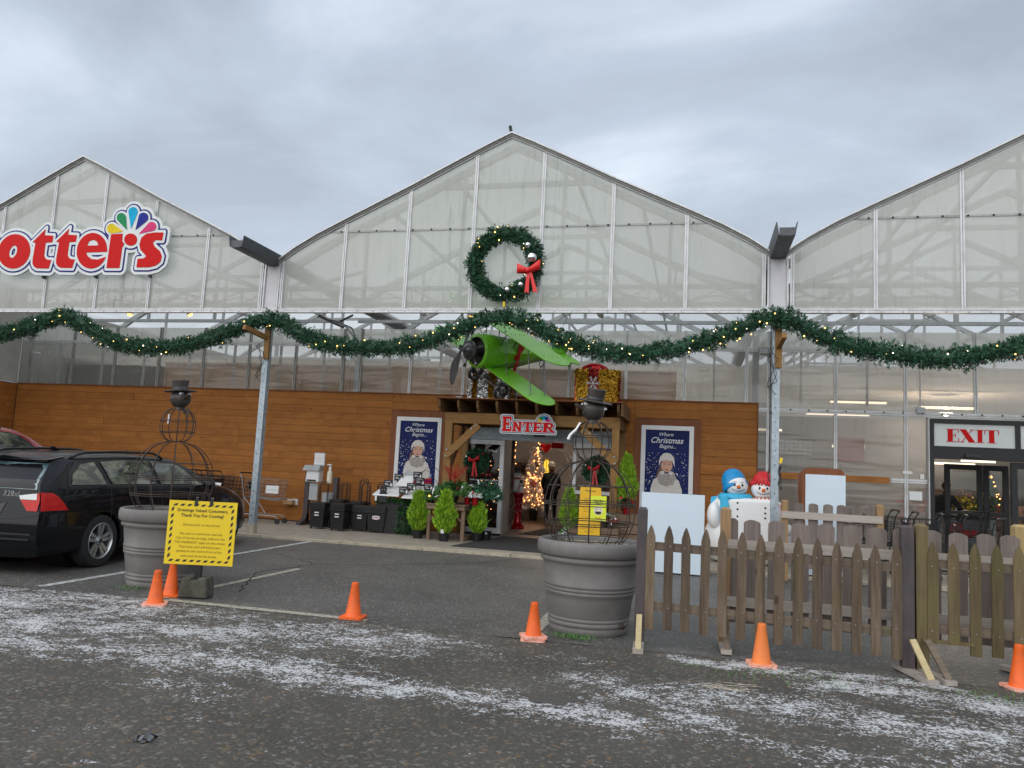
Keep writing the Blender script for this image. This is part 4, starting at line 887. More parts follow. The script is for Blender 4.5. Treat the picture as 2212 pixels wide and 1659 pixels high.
b = MB().tube([(.03, -.03, .52), (.03, .0, .60), (.02, .1, .66)], .008, 5); b.tube([(.03, -.05, -.60), (.03, -.06, -.70), (.02, .02, -.80)], .007, 5); b.build('wire', 'black_plastic', t)
MB().box((.035, -.07, -.72), (.035, .04, .09)).build('yellow_plug', 'sign_yellow', t)
# ================================================================== ENTRANCE PERGOLA
PG = thing('pergola', 'timber entrance pergola of rafters, beam and braced posts before the sliding door', 'pergola')
for k in range(10):
    x = -1.55+k*.382
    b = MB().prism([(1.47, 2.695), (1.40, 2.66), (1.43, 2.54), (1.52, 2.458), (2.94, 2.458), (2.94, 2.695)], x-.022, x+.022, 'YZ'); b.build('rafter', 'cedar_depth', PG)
for k in range(8): MB().bb(-1.62, 1.98, 1.385+k*.196, 1.385+k*.196+.19, 2.699, 2.717).build('roof_board', 'stained_trim', PG)
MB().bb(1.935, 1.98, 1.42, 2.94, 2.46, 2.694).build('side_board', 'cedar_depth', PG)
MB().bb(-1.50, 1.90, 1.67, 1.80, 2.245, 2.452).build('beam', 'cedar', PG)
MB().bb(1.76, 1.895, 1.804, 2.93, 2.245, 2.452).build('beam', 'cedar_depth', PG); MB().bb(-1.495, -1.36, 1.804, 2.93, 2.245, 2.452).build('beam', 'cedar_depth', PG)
for x in (-1.485, 1.755):
    p = MB().bb(x, x+.14, 1.67, 1.81, .03, 2.243).build('post', 'cedar_upright', PG)
    MB().bb(x, x+.14, 2.79, 2.925, .03, 2.243).build('post', 'cedar_upright', PG)
for s, x0 in ((1, -1.46), (-1, 1.87)):
    b = MB().bar((x0+s*.02, 1.637, 1.60), (x0+s*.66, 1.637, 2.22), .14, .05, (0, 1, 0)); br = b.build('brace', 'cedar', PG)
    bb_ = MB()
    for (u, z) in ((.05, 1.72), (.03, 1.60), (.52, 2.14), (.60, 2.20)): bb_.lathe([(.018, 0), (.018, .006), (.008, .012)], 10, (x0+s*u, 1.609, z), rotm(90))
    bb_.build('bolt_head', 'galvanised', br)
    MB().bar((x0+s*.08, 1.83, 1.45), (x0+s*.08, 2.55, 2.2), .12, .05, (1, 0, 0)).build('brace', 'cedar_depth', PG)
# ------------------------------------------------------------------ sliding door
DR = thing('entrance_door', 'aluminium sliding entrance door standing open below the pergola', 'door')
b = MB().bb(-1.46, 1.87, 2.90, 2.965, 2.06, 2.25); b.bb(-1.46, 1.87, 2.88, 2.899, 2.0, 2.055); b.build('header', 'galvanised', DR)
MB().bb(.03, .27, 2.86, 2.899, 2.095, 2.16).build('motion_sensor', 'black_plastic', DR)
def leaf(x0, x1, y, par, mirror):
    f = MB()
    for a, c, z0, z1 in ((x0, x0+.07, .08, 1.99), (x1-.085, x1, .08, 1.99), (x0+.07, x1-.085, 1.90, 1.99), (x0+.07, x1-.085, .98, 1.05), (x0+.07, x1-.085, .08, .19)): f.bb(a, c, y-.025, y+.025, z0, z1)
    o = f.build('door_leaf', 'aluminium', par); MB().bb(x0, x1, y-.03, y+.03, .035, .079).build('threshold', 'black_metal', o)
    for z0, z1 in ((1.05, 1.90), (.19, .98)): MB().add([(x0+.07, y, z0), (x1-.085, y, z0), (x1-.085, y, z1), (x0+.07, y, z1)], [(0, 1, 2, 3)]).build('glass', 'door_glass', o)
    return o
l1 = leaf(-1.42, -.585, 2.93, DR, 0); l2 = leaf(.86, 1.72, 2.93, DR, 1)
MB().lathe([(.016, 0), (.016, .012)], 10, (-.615, 2.905, .93), rotm(90)).build('lock', 'black_metal', l1)
MB().bb(-1.46, -1.425, 2.90, 2.965, .03, 2.0).build('jamb', 'aluminium', DR); MB().bb(1.725, 1.76, 2.90, 2.965, .03, 2.0).build('jamb', 'aluminium', DR); MB().bb(1.83, 1.88, 2.90, 2.95, .03, 2.24).build('jamb', 'white_paint', DR)
for cx, lf in ((-1.02, l1), (1.28, l2)):
    text('CELEBRATING', (cx, 2.922, 1.765), .56, material='white_paint', parent=lf, spacing=1.25, offset=.012)
    text('50', (cx+.02, 2.922, 1.42), .24, .20, 'ribbon_red', lf, offset=.03); text('YEARS', (cx+.02, 2.922, 1.27), .32, .05, 'ribbon_red', lf, spacing=1.2, offset=.02)
    text('thank you for your support', (cx+.02, 2.922, 1.155), .62, material='white_paint', parent=lf, offset=.012)
b = MB()
for (x0, x1, z0, z1) in ((-.93, -.80, .80, .96), (-.78, -.665, .70, .96)):
    for (a, c, e, g) in ((x0, x1, z0, z0+.008), (x0, x1, z1-.008, z1), (x0, x0+.008, z0, z1), (x1-.008, x1, z0, z1)): b.bb(a, c, 2.918, 2.924, e, g)
b.build('door_sticker', 'white_paint', l1)
text('PREFERRED\nGUEST\nParking', (-.722, 2.921, .83), .095, material='white_paint', parent=l1, offset=.01)
# the wreath with a red bow hung on each leaf
def door_wreath(x, z, lab, r=.19):
    t = thing('door_wreath', lab, 'wreath', (x, 2.80, z), 0, 'wreaths hung on the sliding doors')
    a = np.linspace(0, 2*math.pi, 30); C, A = fir(np.c_[r*np.cos(a), 0*a, r*np.sin(a)], .085, t, 520, .085, .024, True)
    bow(t, (-.03, -.13, .03), .62, 'ribbon_red', 1.5)
    for (u, w) in ((.15, .17), (-.2, .1), (.02, -.2)): MB().ball((u, -.10, w), .028, 10, 7).build('bauble', 'silver_ball' if u < 0 else 'berry_red', t, 60)
door_wreath(-1.13, 1.52, 'fir wreath with red bow and silver baubles on the left door leaf'); door_wreath(1.35, 1.46, 'fir wreath with long red bow behind the right wire snowman')
# ------------------------------------------------------------------ ENTER sign
ES = thing('entrance_sign', 'white cut out sign with red serif letters and a coloured petal fan on the pergola', 'sign')
def rects(*r): return [[(a, c), (b_, c), (b_, d), (a, d)] for a, b_, c, d in r]
def letter(ch, x, z, w, h):
    s = .30*w; k = .17*h; q = .12*w
    g = {'E': rects((.10, .10+.34, 0, 1), (0, 1, 0, .17), (0, .96, .83, 1), (.3, .72, .42, .58), (.84, 1, 0, .36), (.82, .96, .66, 1), (.62, .74, .32, .68)),
         'N': rects((.10, .34, 0, 1), (.66, .88, 0, 1), (0, .42, 0, .15), (0, .36, .85, 1), (.56, 1, .85, 1))+[[(.10, 1), (.36, 1), (.88, 0), (.64, 0)]],
         'T': rects((.34, .66, 0, 1), (.18, .82, 0, .15), (.02, .98, .84, 1), (.02, .16, .58, 1), (.84, .98, .58, 1)),
         'R': rects((.10, .38, 0, 1), (0, .48, 0, .15), (0, .6, .85, 1), (.3, .62, .42, .56))+[[(.45, .46), (.68, .46), (1.0, .12), (1.0, 0), (.74, 0)], disc((.60, .71), .30, 20, .29)],
         'X': [[(.0, 1), (.40, 1), (1, 0), (.60, 0)], [(.80, 1), (.86, 1), (.14, 0), (.08, 0)]]+rects((0, .44, .96, 1), (.66, 1, .96, 1), (0, .3, 0, .04), (.54, 1, 0, .04)),
         'I': rects((.22, .78, 0, 1), (0, 1, 0, .04), (0, 1, .96, 1))}[ch]
    holes = {'R': [disc((.56, .705), .115, 14, .13)]}.get(ch, [])
    f = lambda P: [(x+a*w, z+c*h) for a, c in P]
    return [f(p) for p in g], [f(p) for p in holes]
L = []; z0 = 2.115
for ch, x, w, h in (('E', -.315, .185, .285), ('N', -.115, .195, .19), ('T', .09, .185, .19), ('E', .285, .17, .19), ('R', .465, .235, .19)): L.append((ch,)+letter(ch, x, z0, w, h))
pet = {}
for nm, a in (('yellow', 158), ('green', 124), ('cyan', 90), ('blue', 56), ('pink', 22)):
    ux, uz = math.cos(R(a)), math.sin(R(a)); P = []
    for i in range(17):
        t_ = -2.1+4.2*i/16; px, pz = .095+.032*math.cos(t_), .032*math.sin(t_); P.append((.49+ux*px-uz*pz, 2.31+uz*px+ux*pz))
    pet[nm] = P+[(.49+ux*.03, 2.31+uz*.03)]
gx, gz, X, Z = grid(-.42, .82, 2.04, 2.52, .006)
allp = [p for _, a, _ in L for p in a]+list(pet.values())+[disc((.49, 2.33), .07, 14)]
F0 = field(allp, [], X, Z)
board(F0, gx, gz, .042, 1.560, .03).build('backing', 'sign_white', ES, 'raw'); board(F0, gx, gz, .024, 1.555).build('blue_outline', 'ink_blue', ES, 'raw'); board(F0, gx, gz, .012, 1.551).build('white_inline', 'sign_white', ES, 'raw')
for ch, a, h in L: board(field(a, h, X, Z), gx, gz, 0, 1.545, .004).build('letter', 'sign_red', ES, 'raw')
for k, p in pet.items(): MB().add([(x, 1.545, z) for x, z in p], [tuple(range(len(p)))]).build('petal', 'petal_'+k, ES, 'raw')
# ------------------------------------------------------------------ posters
def poster(x0, x1, z0, z1, lab, full):
    t = thing('poster', lab, 'poster', (0, 0, 0))
    f = MB(); w = .135
    for a, c, e, g in ((x0-w, x0-.002, z0-w, z1+w), (x1+.002, x1+w, z0-w, z1+w), (x0-.002, x1+.002, z1+.002, z1+w), (x0-.002, x1+.002, z0-w, z0-.002)): f.bb(a, c, 2.925, 2.975, e, g)
    f.build('timber_surround', 'stained_trim', t)
    f = MB(); w = .085
    for a, c, e, g in ((x0, x0+w, z0, z1), (x1-w, x1, z0, z1), (x0+w, x1-w, z1-w, z1), (x0+w, x1-w, z0, z0+w)): f.bb(a, c, 2.915, 2.975, e, g)
    f.build('white_frame', 'white_paint', t)
    X0, X1, Z0, Z1 = x0+.085, x1-.085, z0+.085, z1-.085; cx = (X0+X1)/2; H = Z1-Z0; Wd = X1-X0
    pr = MB().bb(X0, X1, 2.945, 2.95, Z0, Z1).build('print', 'poster_blue', t)
    y = [2.9435]
    def lay(P, m, name): 
        y[0] -= .0012; b = MB(); b.add([(cx+a*Wd, y[0], Z0+c*H) for a, c in P], [tuple(range(len(P)))]); return b.build(name, m, pr)
    text('Where', (cx-.02*Wd, 2.941, Z0+.945*H), .32*Wd, None, 'white_paint', pr, shear=.35, offset=.004)
    text('Christmas', (cx+.0*Wd, 2.941, Z0+.865*H), .74*Wd, .075*H, 'white_paint', pr, shear=.35, offset=.008)
    text('Begins...', (cx+.01*Wd, 2.941, Z0+.785*H), .38*Wd, None, 'white_paint', pr, shear=.35, offset=.004)
    lay([(-.36, .20), (.40, .20), (.40, .10), (-.36, .10)], 'poster_fade', 'pale_glow')
    lay([(-.24, .38), (-.20, .50), (-.13, .56), (-.06, .45), (-.10, .30), (-.22, .26)], 'hair_brown', 'hair')
    lay([(-.34, .12), (-.36, .24), (-.30, .36), (-.14, .42), (.14, .42), (.28, .36), (.36, .24), (.34, .12)], 'knit_white', 'sweater')
    lay([(-.22, .40), (-.16, .47), (-.08, .45), (.08, .45), (.16, .47), (.22, .40), (.16, .31), (0, .28), (-.16, .31)], 'knit_grey', 'scarf')
    lay([(.0+.130*math.cos(a), .545+.082*math.sin(a)) for a in np.linspace(0, 2*math.pi, 22)[:-1]], 'skin', 'face')
    for s in (-1, 1): lay([(s*.055+.022*math.cos(a), .562+.006*math.sin(a)) for a in np.linspace(0, 2*math.pi, 10)[:-1]], 'hair_brown', 'eye')
    for s in (-1, 1): lay([(s*.03, .583), (s*.085, .587), (s*.085, .582), (s*.03, .578)], 'hair_brown', 'eyebrow')
    lay([(.0+.030*math.cos(a), .495+.010*math.sin(a)) for a in np.linspace(0, 2*math.pi, 12)[:-1]], 'lip', 'mouth')
    lay([(-.175, .545), (-.180, .60), (-.155, .655), (-.08, .70), (0, .71), (.08, .70), (.155, .655), (.180, .60), (.175, .545), (.13, .600), (0, .620), (-.13, .600)], 'knit_white', 'hat')
    for s in (-1, 1): lay([(s*(.10+.055*math.cos(a)), .455+.024*math.sin(a)) for a in np.linspace(0, 2*math.pi, 12)[:-1]], 'knit_white', 'glove')
    b = MB(); r2 = random.Random(3)
    for i in range(260):
        a, c = r2.uniform(-.49, .49), min(.70, max(.15, r2.gauss(.46, .14))); r = r2.choice([.003, .004, .005, .006, .009, .012])
        if abs(a) < .13 and .46 < c < .71: continue
        P = disc((cx+a*Wd, Z0+c*H), r*Wd, 7); b.add([(p[0], 2.920-.00002*i, p[1]) for p in P], [tuple(range(7))])
    b.build('snow_dots', 'white_paint', pr, kind='stuff')
    lay([(-.30, .01), (.40, .04), (.42, .13), (-.28, .10)], 'sign_red', 'red_banner')
    text('Magical', (cx-.12*Wd, 2.922, Z0+.155*H), .36*Wd, None, 'white_paint', pr, shear=.3)
    text('Christmas Store', (cx+.04*Wd, 2.922, Z0+.095*H), .70*Wd, .045*H, 'ink_blue', pr, offset=.02)
    text('shop.ca', (cx+.16*Wd, 2.922, Z0+.035*H), .3*Wd, None, 'white_paint', pr, offset=.02) if False else None
    return t
poster(-3.0, -1.985, .86, 2.415, 'framed blue poster of a child in a white knit hat left of the entrance', 0)
poster(2.215, 3.235, .70, 2.415, 'framed blue poster of a child in a white knit hat right of the entrance', 1)

# ================================================================== THE SHOP BEHIND THE DOOR
RM = thing('shop_interior', 'dim white walled shop room seen through the open sliding door', 'room')
MB().bb(-2.6, 2.6, 3.0, 10.6, .005, .031).build('shop_floor', 'inner_floor', RM)
MB().bb(-2.6, 2.6, 3.05, 10.6, 2.75, 2.80).build('shop_ceiling', 'inner_white', RM)
MB().bb(-2.65, -2.6, 3.05, 10.6, .03, 2.8).build('shop_wall', 'inner_white', RM); MB().bb(2.6, 2.65, 3.05, 10.6, .03, 2.8).build('shop_wall', 'inner_white', RM)
MB().bb(-2.6, 2.6, 10.0, 10.1, .03, 2.8).build('shop_wall', 'inner_white', RM)
for r in range(14):
    for k in range(13):
        x = -2.6+k*.4+(.2 if r % 2 else 0)
        if -1.4 < x < 1.0 and r > 2: MB().bb(x+.005, min(2.6, x+.395), 9.975, 9.999, .03+r*.195, .22+r*.195).build('wall_block', 'inner_white', RM)
# angled white partition with an arch just inside
b = MB(); A = Vector((-.63, 3.2, 0)); B_ = Vector((-.90, 5.2, 0))
b.add([A, B_, B_+Vector((0, 0, 2.7)), A+Vector((0, 0, 2.7)), A+Vector((-.1, 0, 0)), B_+Vector((-.1, 0, 0)), B_+Vector((-.1, 0, 2.7)), A+Vector((-.1, 0, 2.7))], [(0,1,2,3),(4,5,6,7),(0,3,7,4),(1,2,6,5),(2,3,7,6)]); b.build('partition_or_added_sheet', 'inner_white', RM)
b = MB(); P = []
for i in range(13): a = math.pi*i/12; P.append((-1.02-.14*math.cos(a)*-1, 1.3+.42*math.sin(a)))
b.prism([(-1.16, .65)]+[(-1.02-.14*math.cos(math.pi*i/12), 1.2+.5*math.sin(math.pi*i/12)*(1.1)) for i in range(13)]+[(-.88, .65)], 9.94, 9.97); b.build('arched_window', 'window_yellow', RM)
b = MB()
for x in (-1.10, -1.02, -.94): b.bb(x-.006, x+.006, 9.92, 9.938, .65, 1.75)
for z in (.9, 1.15, 1.4): b.bb(-1.16, -.88, 9.915, 9.919, z, z+.012)
b.build('window_bar', 'black_metal', RM, kind='stuff')
MB().bb(-2.6, -1.2, 9.3, 9.9, 1.2, 1.24).build('shelf', 'inner_white', RM); MB().bb(-2.3, -1.25, 9.4, 9.7, 1.24, 1.62).build('shelf_stock', 'stock_mix', RM)
text('NOEL', (-1.35, 9.3, 1.62), .5, material='white_paint', parent=RM, offset=.02)
MB().bb(.7, 1.9, 8.6, 9.5, .03, 1.9).build('shelf_stock', 'stock_mix', RM)
lp = thing('added_fill_lamp', 'unseen added fill lamp on the ceiling of the shop above the white tree', 'lamp', (-.2, 7.0, 2.70)); MB().lathe([(.16, .04), (.16, 0), (.02, -.03)], 16).build('fill_disc', 'bulb_white', lp, 40)  # unseen lamp added to light the shop room
def lamp_light(name, loc, e, par, col=(1, .74, .5), r=.15):
    l = bpy.data.lights.new(name, 'POINT'); l.energy = e; l.color = col; l.shadow_soft_size = r; o = bpy.data.objects.new(name, l); COL.objects.link(o); o.parent = par; o.location = loc; return o
lamp_light('lamp_glow', (0, 0, -.12), 26, lp, (1, .86, .74))  # fill light of the added lamp
# white lit tree
t = thing('white_tree', 'flocked white artificial tree full of warm lights inside the door', 'christmas tree', (-1.08, 8.6, .03))
n = 2600; hh = nrg.rand(n)**1.25; zz_ = .36+hh*1.62; rad = (.42*(1-hh)+.035)*(1+.16*np.sin(zz_*23)); a = nrg.uniform(0, 6.283, n); rr = rad*np.sqrt(nrg.uniform(.25, 1, n))
P = np.c_[rr*np.cos(a), rr*np.sin(a), zz_]; D = np.c_[np.cos(a), np.sin(a), np.full(n, -.12)]
v, f = blades(P, D, .12, .05, .5); raw_mesh('foliage', v, f, 'white_fluff', t)
MB().lathe([(.10, .0), (.13, .33), (.11, .34)], 14).build('pot', 'black_plastic', t); MB().tube([(0, 0, .2), (0, 0, 1.9)], .02, 6).build('trunk', 'inner_dark', t)
for i in range(95):
    k = nrg.rand()**1.2; z = .42+k*1.5; r_ = .42*(1-k)+.05; a_ = nrg.uniform(3.4, 6.0); bulb((r_*math.cos(a_), r_*math.sin(a_), z), t, bulb_a, 1.15)
for i in range(5):
    a_ = i*1.256; pass
b = MB()
for i in range(6): a_ = i*1.047; b.prism([(0, 0), (.05*math.cos(a_-.3), .05*math.sin(a_-.3)), (.14*math.cos(a_), .14*math.sin(a_)), (.05*math.cos(a_+.3), .05*math.sin(a_+.3))], -.36, -.352)
o = b.build('poinsettia', 'berry_red', t); o.location = (.05, 0, 1.02)
lamp_light('tree_glow', (.2, -.75, .9), 2.2, t, (1, .6, .35), .3)
# red pedestal and the two figures on it
t = thing('pedestal', 'tall dark red studded pedestal just inside the door', 'pedestal', (-.75, 5.2, .03)); MB().lathe([(.16, 0), (.16, .05), (.11, .10), (.095, .2), (.095, .70), (.12, .78), (.15, .80), (.15, .84)], 16).build('column', 'foil_red', t, 40)
b = MB()
for i in range(120): a_ = rng.uniform(0, 6.28); b.ball((.097*math.cos(a_), .097*math.sin(a_), rng.uniform(.2, .72)), .007, 5, 4)
b.build('stud', 'sign_white', t, kind='stuff')
def fluff_figure(name, lab, loc, s, cat='figurine'):
    t = thing(name, lab, cat, loc)
    b = MB().ball((0, 0, .20*s), (.17*s, .15*s, .21*s), 14, 10); b.ball((0, 0, .43*s), (.115*s, .11*s, .12*s), 14, 10); b.build('body', 'snow_white', t, 60)
    b = MB().lathe([(.12*s, .50*s), (.12*s, .52*s), (.07*s, .52*s), (.075*s, .64*s), (0, .64*s)], 14); b.build('hat', 'black_plastic', t, 30)
    b = MB().lathe([(.10*s, .32*s), (.125*s, .35*s), (.10*s, .38*s)], 14); b.bb(-.10*s, -.05*s, -.17*s, -.14*s, .15*s, .35*s); b.build('scarf', 'berry_red', t, 40)
    b = MB().lathe([(.02*s, 0), (0, .09*s)], 8, (0, -.10*s, .43*s), rotm(90)); b.build('nose', 'terracotta_orange', t)
    b = MB()
    for q in (-.04, .04): b.ball((q*s, -.10*s, .47*s), .012*s, 6, 5)
    b.build('eyes', 'ink_black', t); return t
fluff_figure('snowman_figurine', 'plush snowman in a black hat and red scarf on the red pedestal', (-.80, 5.2, .872), .92); fluff_figure('snowman_figurine', 'small plush snowman in front of the bigger one on the pedestal', (-.68, 5.10, .872), .46)
# wrought iron gate arch, painted white
t = thing('garden_arch', 'scrolled white iron arch with a red heart behind the white tree', 'arch', (-.62, 8.9, .03))
b = MB()
for s in (-1, 1):
    for d in (0, .12): b.tube([(s*(.50+d), 0, 0), (s*(.50+d), 0, 1.25)]+[(s*(.50+d)*math.cos(q), 0, 1.25+(.78+d)*math.sin(q)*(1-.0*q)) for q in np.linspace(.1, 1.5, 10)], .012, 6)
    for (cx, cz, r, d) in ((.42, 1.78, .10, 1), (.62, 1.55, .09, 1), (.30, 2.0, .08, 1), (.56, 1.25, .07, -1), (.56, .9, .06, -1)): b.tube([(s*(cx+r*(1-i/22)*math.cos(d*i*.45)), 0, cz+r*(1-i/22)*math.sin(d*i*.45)) for i in range(18)], .010, 5)
b.build('ironwork', 'inner_white', t, 'raw')
b = MB(); P = [(.15*math.sin(q)**3, .13*math.cos(q)-.05*math.cos(2*q)-.02*math.cos(3*q)) for q in np.linspace(0, 2*math.pi, 28)[:-1]]; b.prism([(x+.12, 2.03+z) for x, z in P], -.42, -.36); tag(o := b.build('heart_ornament', 'foil_red'), 'red glitter heart hanging in the shop doorway above the tree', 'ornament'); o.location = (-.90, 8.9, .03)
t = thing('hanging_lantern', 'red box with white bow hanging at the top right of the doorway', 'ornament', (-.18, 7, 2.0)); MB().bb(-.15, .15, -.1, .1, 0, .14).build('box', 'foil_red', t); MB().bb(-.08, .08, -.06, .06, .15, .32).build('candle', 'snow_white', t)
for k, (x, y) in enumerate(((-1.46, 7.6), (-.92, 8.2))):
    t = thing('light_string', ['hanging string of warm lights left of the white tree', 'hanging string of warm lights right above the white tree'][k], 'lights', (x, y, 1.55)); MB().tube([(0, 0, .75), (.02, 0, .4), (0, 0, 0)], .004, 4).build('wire', 'black_plastic', t)
    for i in range(22): bulb((rng.uniform(-.05, .05), rng.uniform(-.05, .02), rng.uniform(0, .75)), t, bulb_a, 1.0)
t = thing('light_string', 'string of warm lights behind the glass of the left door leaf', 'lights', (-1.0, 3.3, .4))
for i in range(26): bulb((.05+.22*math.sin(i*1.7)+rng.uniform(-.05, .05), rng.uniform(0, .2), 1.15-i*.042), t, bulb_a, .7)
MB().tube([(.05+.22*math.sin(i*1.7), .1, 1.15-i*.042) for i in range(26)], .003, 4).build('wire', 'black_plastic', t)
MB().bb(-1.9, -.76, 4.6, 4.65, .03, 2.7).build('partition_or_added_sheet', 'stock_mix', RM)  # backing sheet added so the room behind the left leaf looks dark
for x, y, dx, lb in ((-.3, 1.55, 1.05, 'black rubber doormat on the walkway before the entrance'), (.1, 4.4, 1.0, 'black rubber doormat just inside the open entrance')):
    o = MB().prism([(-.62, -1.25), (1.9, -1.25), (1.5, 1.35), (-.35, 1.35)] if y < 3 else [(-.62, -.7), (1.2, -.7), (1.0, 1.4), (-.40, 1.4)], 0, .010, 'XY').build('doormat', 'rubber_mat'); o.location = (x+.12, y, .0312); tag(o, lb, 'doormat')

# ================================================================== EXIT
EX = thing('exit_door', 'black framed automatic exit door with white panels over it', 'door')
f = MB(); f.bb(7.44, 7.52, 2.90, 3.06, .03, 2.72); f.bb(7.52, 12.2, 2.90, 3.06, 2.635, 2.72); f.bb(7.52, 12.2, 2.90, 3.06, 1.99, 2.22); f.bb(8.85, 8.93, 2.90, 3.06, 2.22, 2.635); f.bb(10.25, 10.33, 2.90, 3.06, 2.22, 2.635); f.build('frame', 'black_metal', EX)
MB().bb(7.425, 7.44, 2.89, 3.06, .03, 2.735).build('edge_strip', 'aluminium', EX); MB().bb(7.44, 12.2, 2.89, 2.90, 2.722, 2.735).build('edge_strip', 'aluminium', EX)
MB().bb(8.02, 8.26, 2.84, 2.899, 2.035, 2.085).build('motion_sensor', 'black_plastic', EX)
p = MB().bb(7.52, 8.85, 2.93, 2.96, 2.22, 2.635).build('sign_panel', 'sign_white', EX); MB().bb(8.93, 10.25, 2.93, 2.96, 2.22, 2.635).build('sign_panel', 'sign_white', EX)
gx, gz, X, Z = grid(7.6, 8.75, 2.24, 2.6, .006)
for ch, x, w in (('E', 7.725, .22), ('X', 7.95, .255), ('I', 8.215, .135), ('T', 8.355, .235)):
    if ch == 'E': a = [[(x+w*u, 2.305+.235*q) for u, q in P] for P in rects((.12, .50, 0, 1), (0, .98, 0, .045), (0, .95, .955, 1), (.4, .72, .49, .53), (.93, .98, 0, .32), (.90, .95, .72, 1), (.68, .73, .36, .66))]; h = []
    elif ch == 'T': a = [[(x+w*u, 2.305+.235*q) for u, q in P] for P in rects((.32, .68, 0, 1), (.18, .82, 0, .04), (0, 1, .955, 1), (0, .05, .66, 1), (.95, 1, .66, 1))]; h = []
    else: a, h = letter(ch, x, 2.305, w, .235)
    board(field(a, h, X, Z), gx, gz, 0, 2.922, .005).build('letter', 'sign_red', p, 'raw')
def dark_leaf(x0, x1, y):
    f = MB()
    for a, c, z0, z1 in ((x0, x0+.10, .05, 1.97), (x1-.1, x1, .05, 1.97), (x0+.1, x1-.1, 1.86, 1.97), (x0+.1, x1-.1, .05, .18), (x0+.1, x1-.1, .95, 1.02)): f.bb(a, c, y-.025, y+.025, z0, z1)
    o = f.build('door_leaf', 'black_metal', EX)
    for z0, z1 in ((1.02, 1.86), (.18, .95)): MB().add([(x0+.1, y, z0), (x1-.1, y, z0), (x1-.1, y, z1), (x0+.1, y, z1)], [(0, 1, 2, 3)]).build('glass', 'door_glass', o)
dark_leaf(8.80, 9.75, 3.02); dark_leaf(8.28, 8.98, 5.0); dark_leaf(9.0, 9.45, 5.0)
for x0, x1, z0, z1 in ((7.11, 7.325, 1.21, 1.37), (7.295, 7.36, 1.60, 1.69)): tag(MB().bb(x0, x1, 2.955, 2.965, z0, z1).build('notice', 'white_paint'), 'large white notice taped to the pane left of the exit' if z0 < 1.5 else 'small white notice above the rail left of the exit', 'notice')
tag(MB().bb(7.0, 7.16, 2.935, 2.945, 1.685, 1.735).build('notice', 'white_paint'), 'narrow white strip notice across the mullion left of the exit', 'notice')
t = thing('junction_box', 'grey electrical box on the rail above the exit', 'box', (7.30, 2.93, 2.86)); MB().bb(-.07, .07, -.05, .02, -.05, .06).build('case', 'grey_plastic', t); MB().tube([(0, 0, .06), (0, .01, 1.0)], .012, 6).build('conduit', 'grey_plastic', t)
t = thing('junction_box', 'grey electrical socket box on the boards left of the pergola roof', 'box', (-1.62, 2.90, 2.83)); MB().bb(-.075, .075, -.03, .03, -.10, .06).build('case', 'grey_plastic', t); MB().bb(-.04, -.005, -.04, -.031, -.07, .03).build('cover', 'black_plastic', t); MB().bb(.01, .045, -.04, -.031, -.07, .03).build('cover', 'white_paint', t)
# things deep inside the shop, seen through the panes and the exit
def tube_lamp(x, y, z, l, lab):
    t = thing('tube_lamp', lab, 'lamp', (x, y, z), 0, 'ceiling tube lights inside the greenhouse'); MB().tube([(-l/2, 0, 0), (l/2, 0, 0)], .028, 6).build('tube', 'tube_light', t); MB().bb(-l/2, l/2, -.05, .05, .03, .07).build('batten', 'white_paint', t)
for x, y, z, l, lb in ((7.2, 8, 3.50, 1.3, 'glowing tube light high behind the panes left of the exit'), (6.55, 7, 3.10, 1.4, 'glowing tube light second row behind the panes'), (7.15, 9, 2.43, .8, 'short glowing tube light low behind the panes'), (9.2, 8, 3.42, 1.2, 'tube light behind the panes over the exit'),
    (9.35, 8, 2.07, .9, 'warm tube light seen through the exit door top left'), (9.55, 7, 2.12, .7, 'warm tube light seen through the exit door further right'), (5.0, 9, 2.8, 1.0, 'tube light behind the panes beside the right post')): tube_lamp(x, y, z, l, lb)
t = thing('wire_rack', 'white back board behind a black wire grid inside the panes', 'rack', (5.5, 6, 2.05)); MB().bb(-.35, .35, .02, .03, 0, .36).build('panel', 'white_paint', t)
b = MB()
for i in range(8): b.tube([(-.35+.1*i, 0, 0), (-.35+.1*i, 0, .36)], .006, 4)
for i in range(5): b.tube([(-.35, 0, .09*i), (.35, 0, .09*i)], .006, 4)
b.build('grid', 'black_metal', t, 'raw')
tag(MB().bb(6.38, 6.95, 6, 6.05, 1.95, 2.5).build('display_board', 'bag_red'), 'dull red display board dimly seen behind the panes', 'board')
for i in range(9): 
    x = 4.9+i*1.02; h = rng.uniform(.9, 1.7); o = MB().bb(-.42, .42, -.3, .3, 0, h).build('stock_shelf', 'stock_mix'); o.location = (x, 7.4+.5*(i % 3), .03); tag(o, ['dim stock shelf %s behind the greenhouse panes' % w_ for w_ in ('nearest the right post', 'beside the wire grid', 'under the white grid panel', 'below the red display board', 'left of the exit', 'seen through the exit left', 'in the middle of the exit', 'right in the exit', 'at the far right')][i], 'shelf')
t = thing('lit_tree', 'small amber lit tree glowing deep inside the exit', 'christmas tree', (9.85, 7.3, .9)); MB().lathe([(.28, .2), (.18, .6), (.02, 1.05)], 10).build('crown', 'fir_dark', t); MB().tube([(0, 0, -.87), (0, 0, .3)], .02, 5).build('trunk', 'inner_dark', t)
for i in range(34): k = nrg.rand(); bulb(((.26-.22*k)*math.cos(3.4+2.4*nrg.rand()), -(.28-.22*k)*.8, .25+.7*k), t, bulb_a, 1.1)
t = thing('checkout_counter', 'grey checkout counter inside the exit with plants on top', 'counter', (8.75, 5.6, .03)); MB().bb(-.35, .6, -.2, .3, 0, .84).build('body', 'grey_plastic', t); MB().bb(-.42, .68, -.26, .36, .84, .88).build('top', 'inner_dark', t)
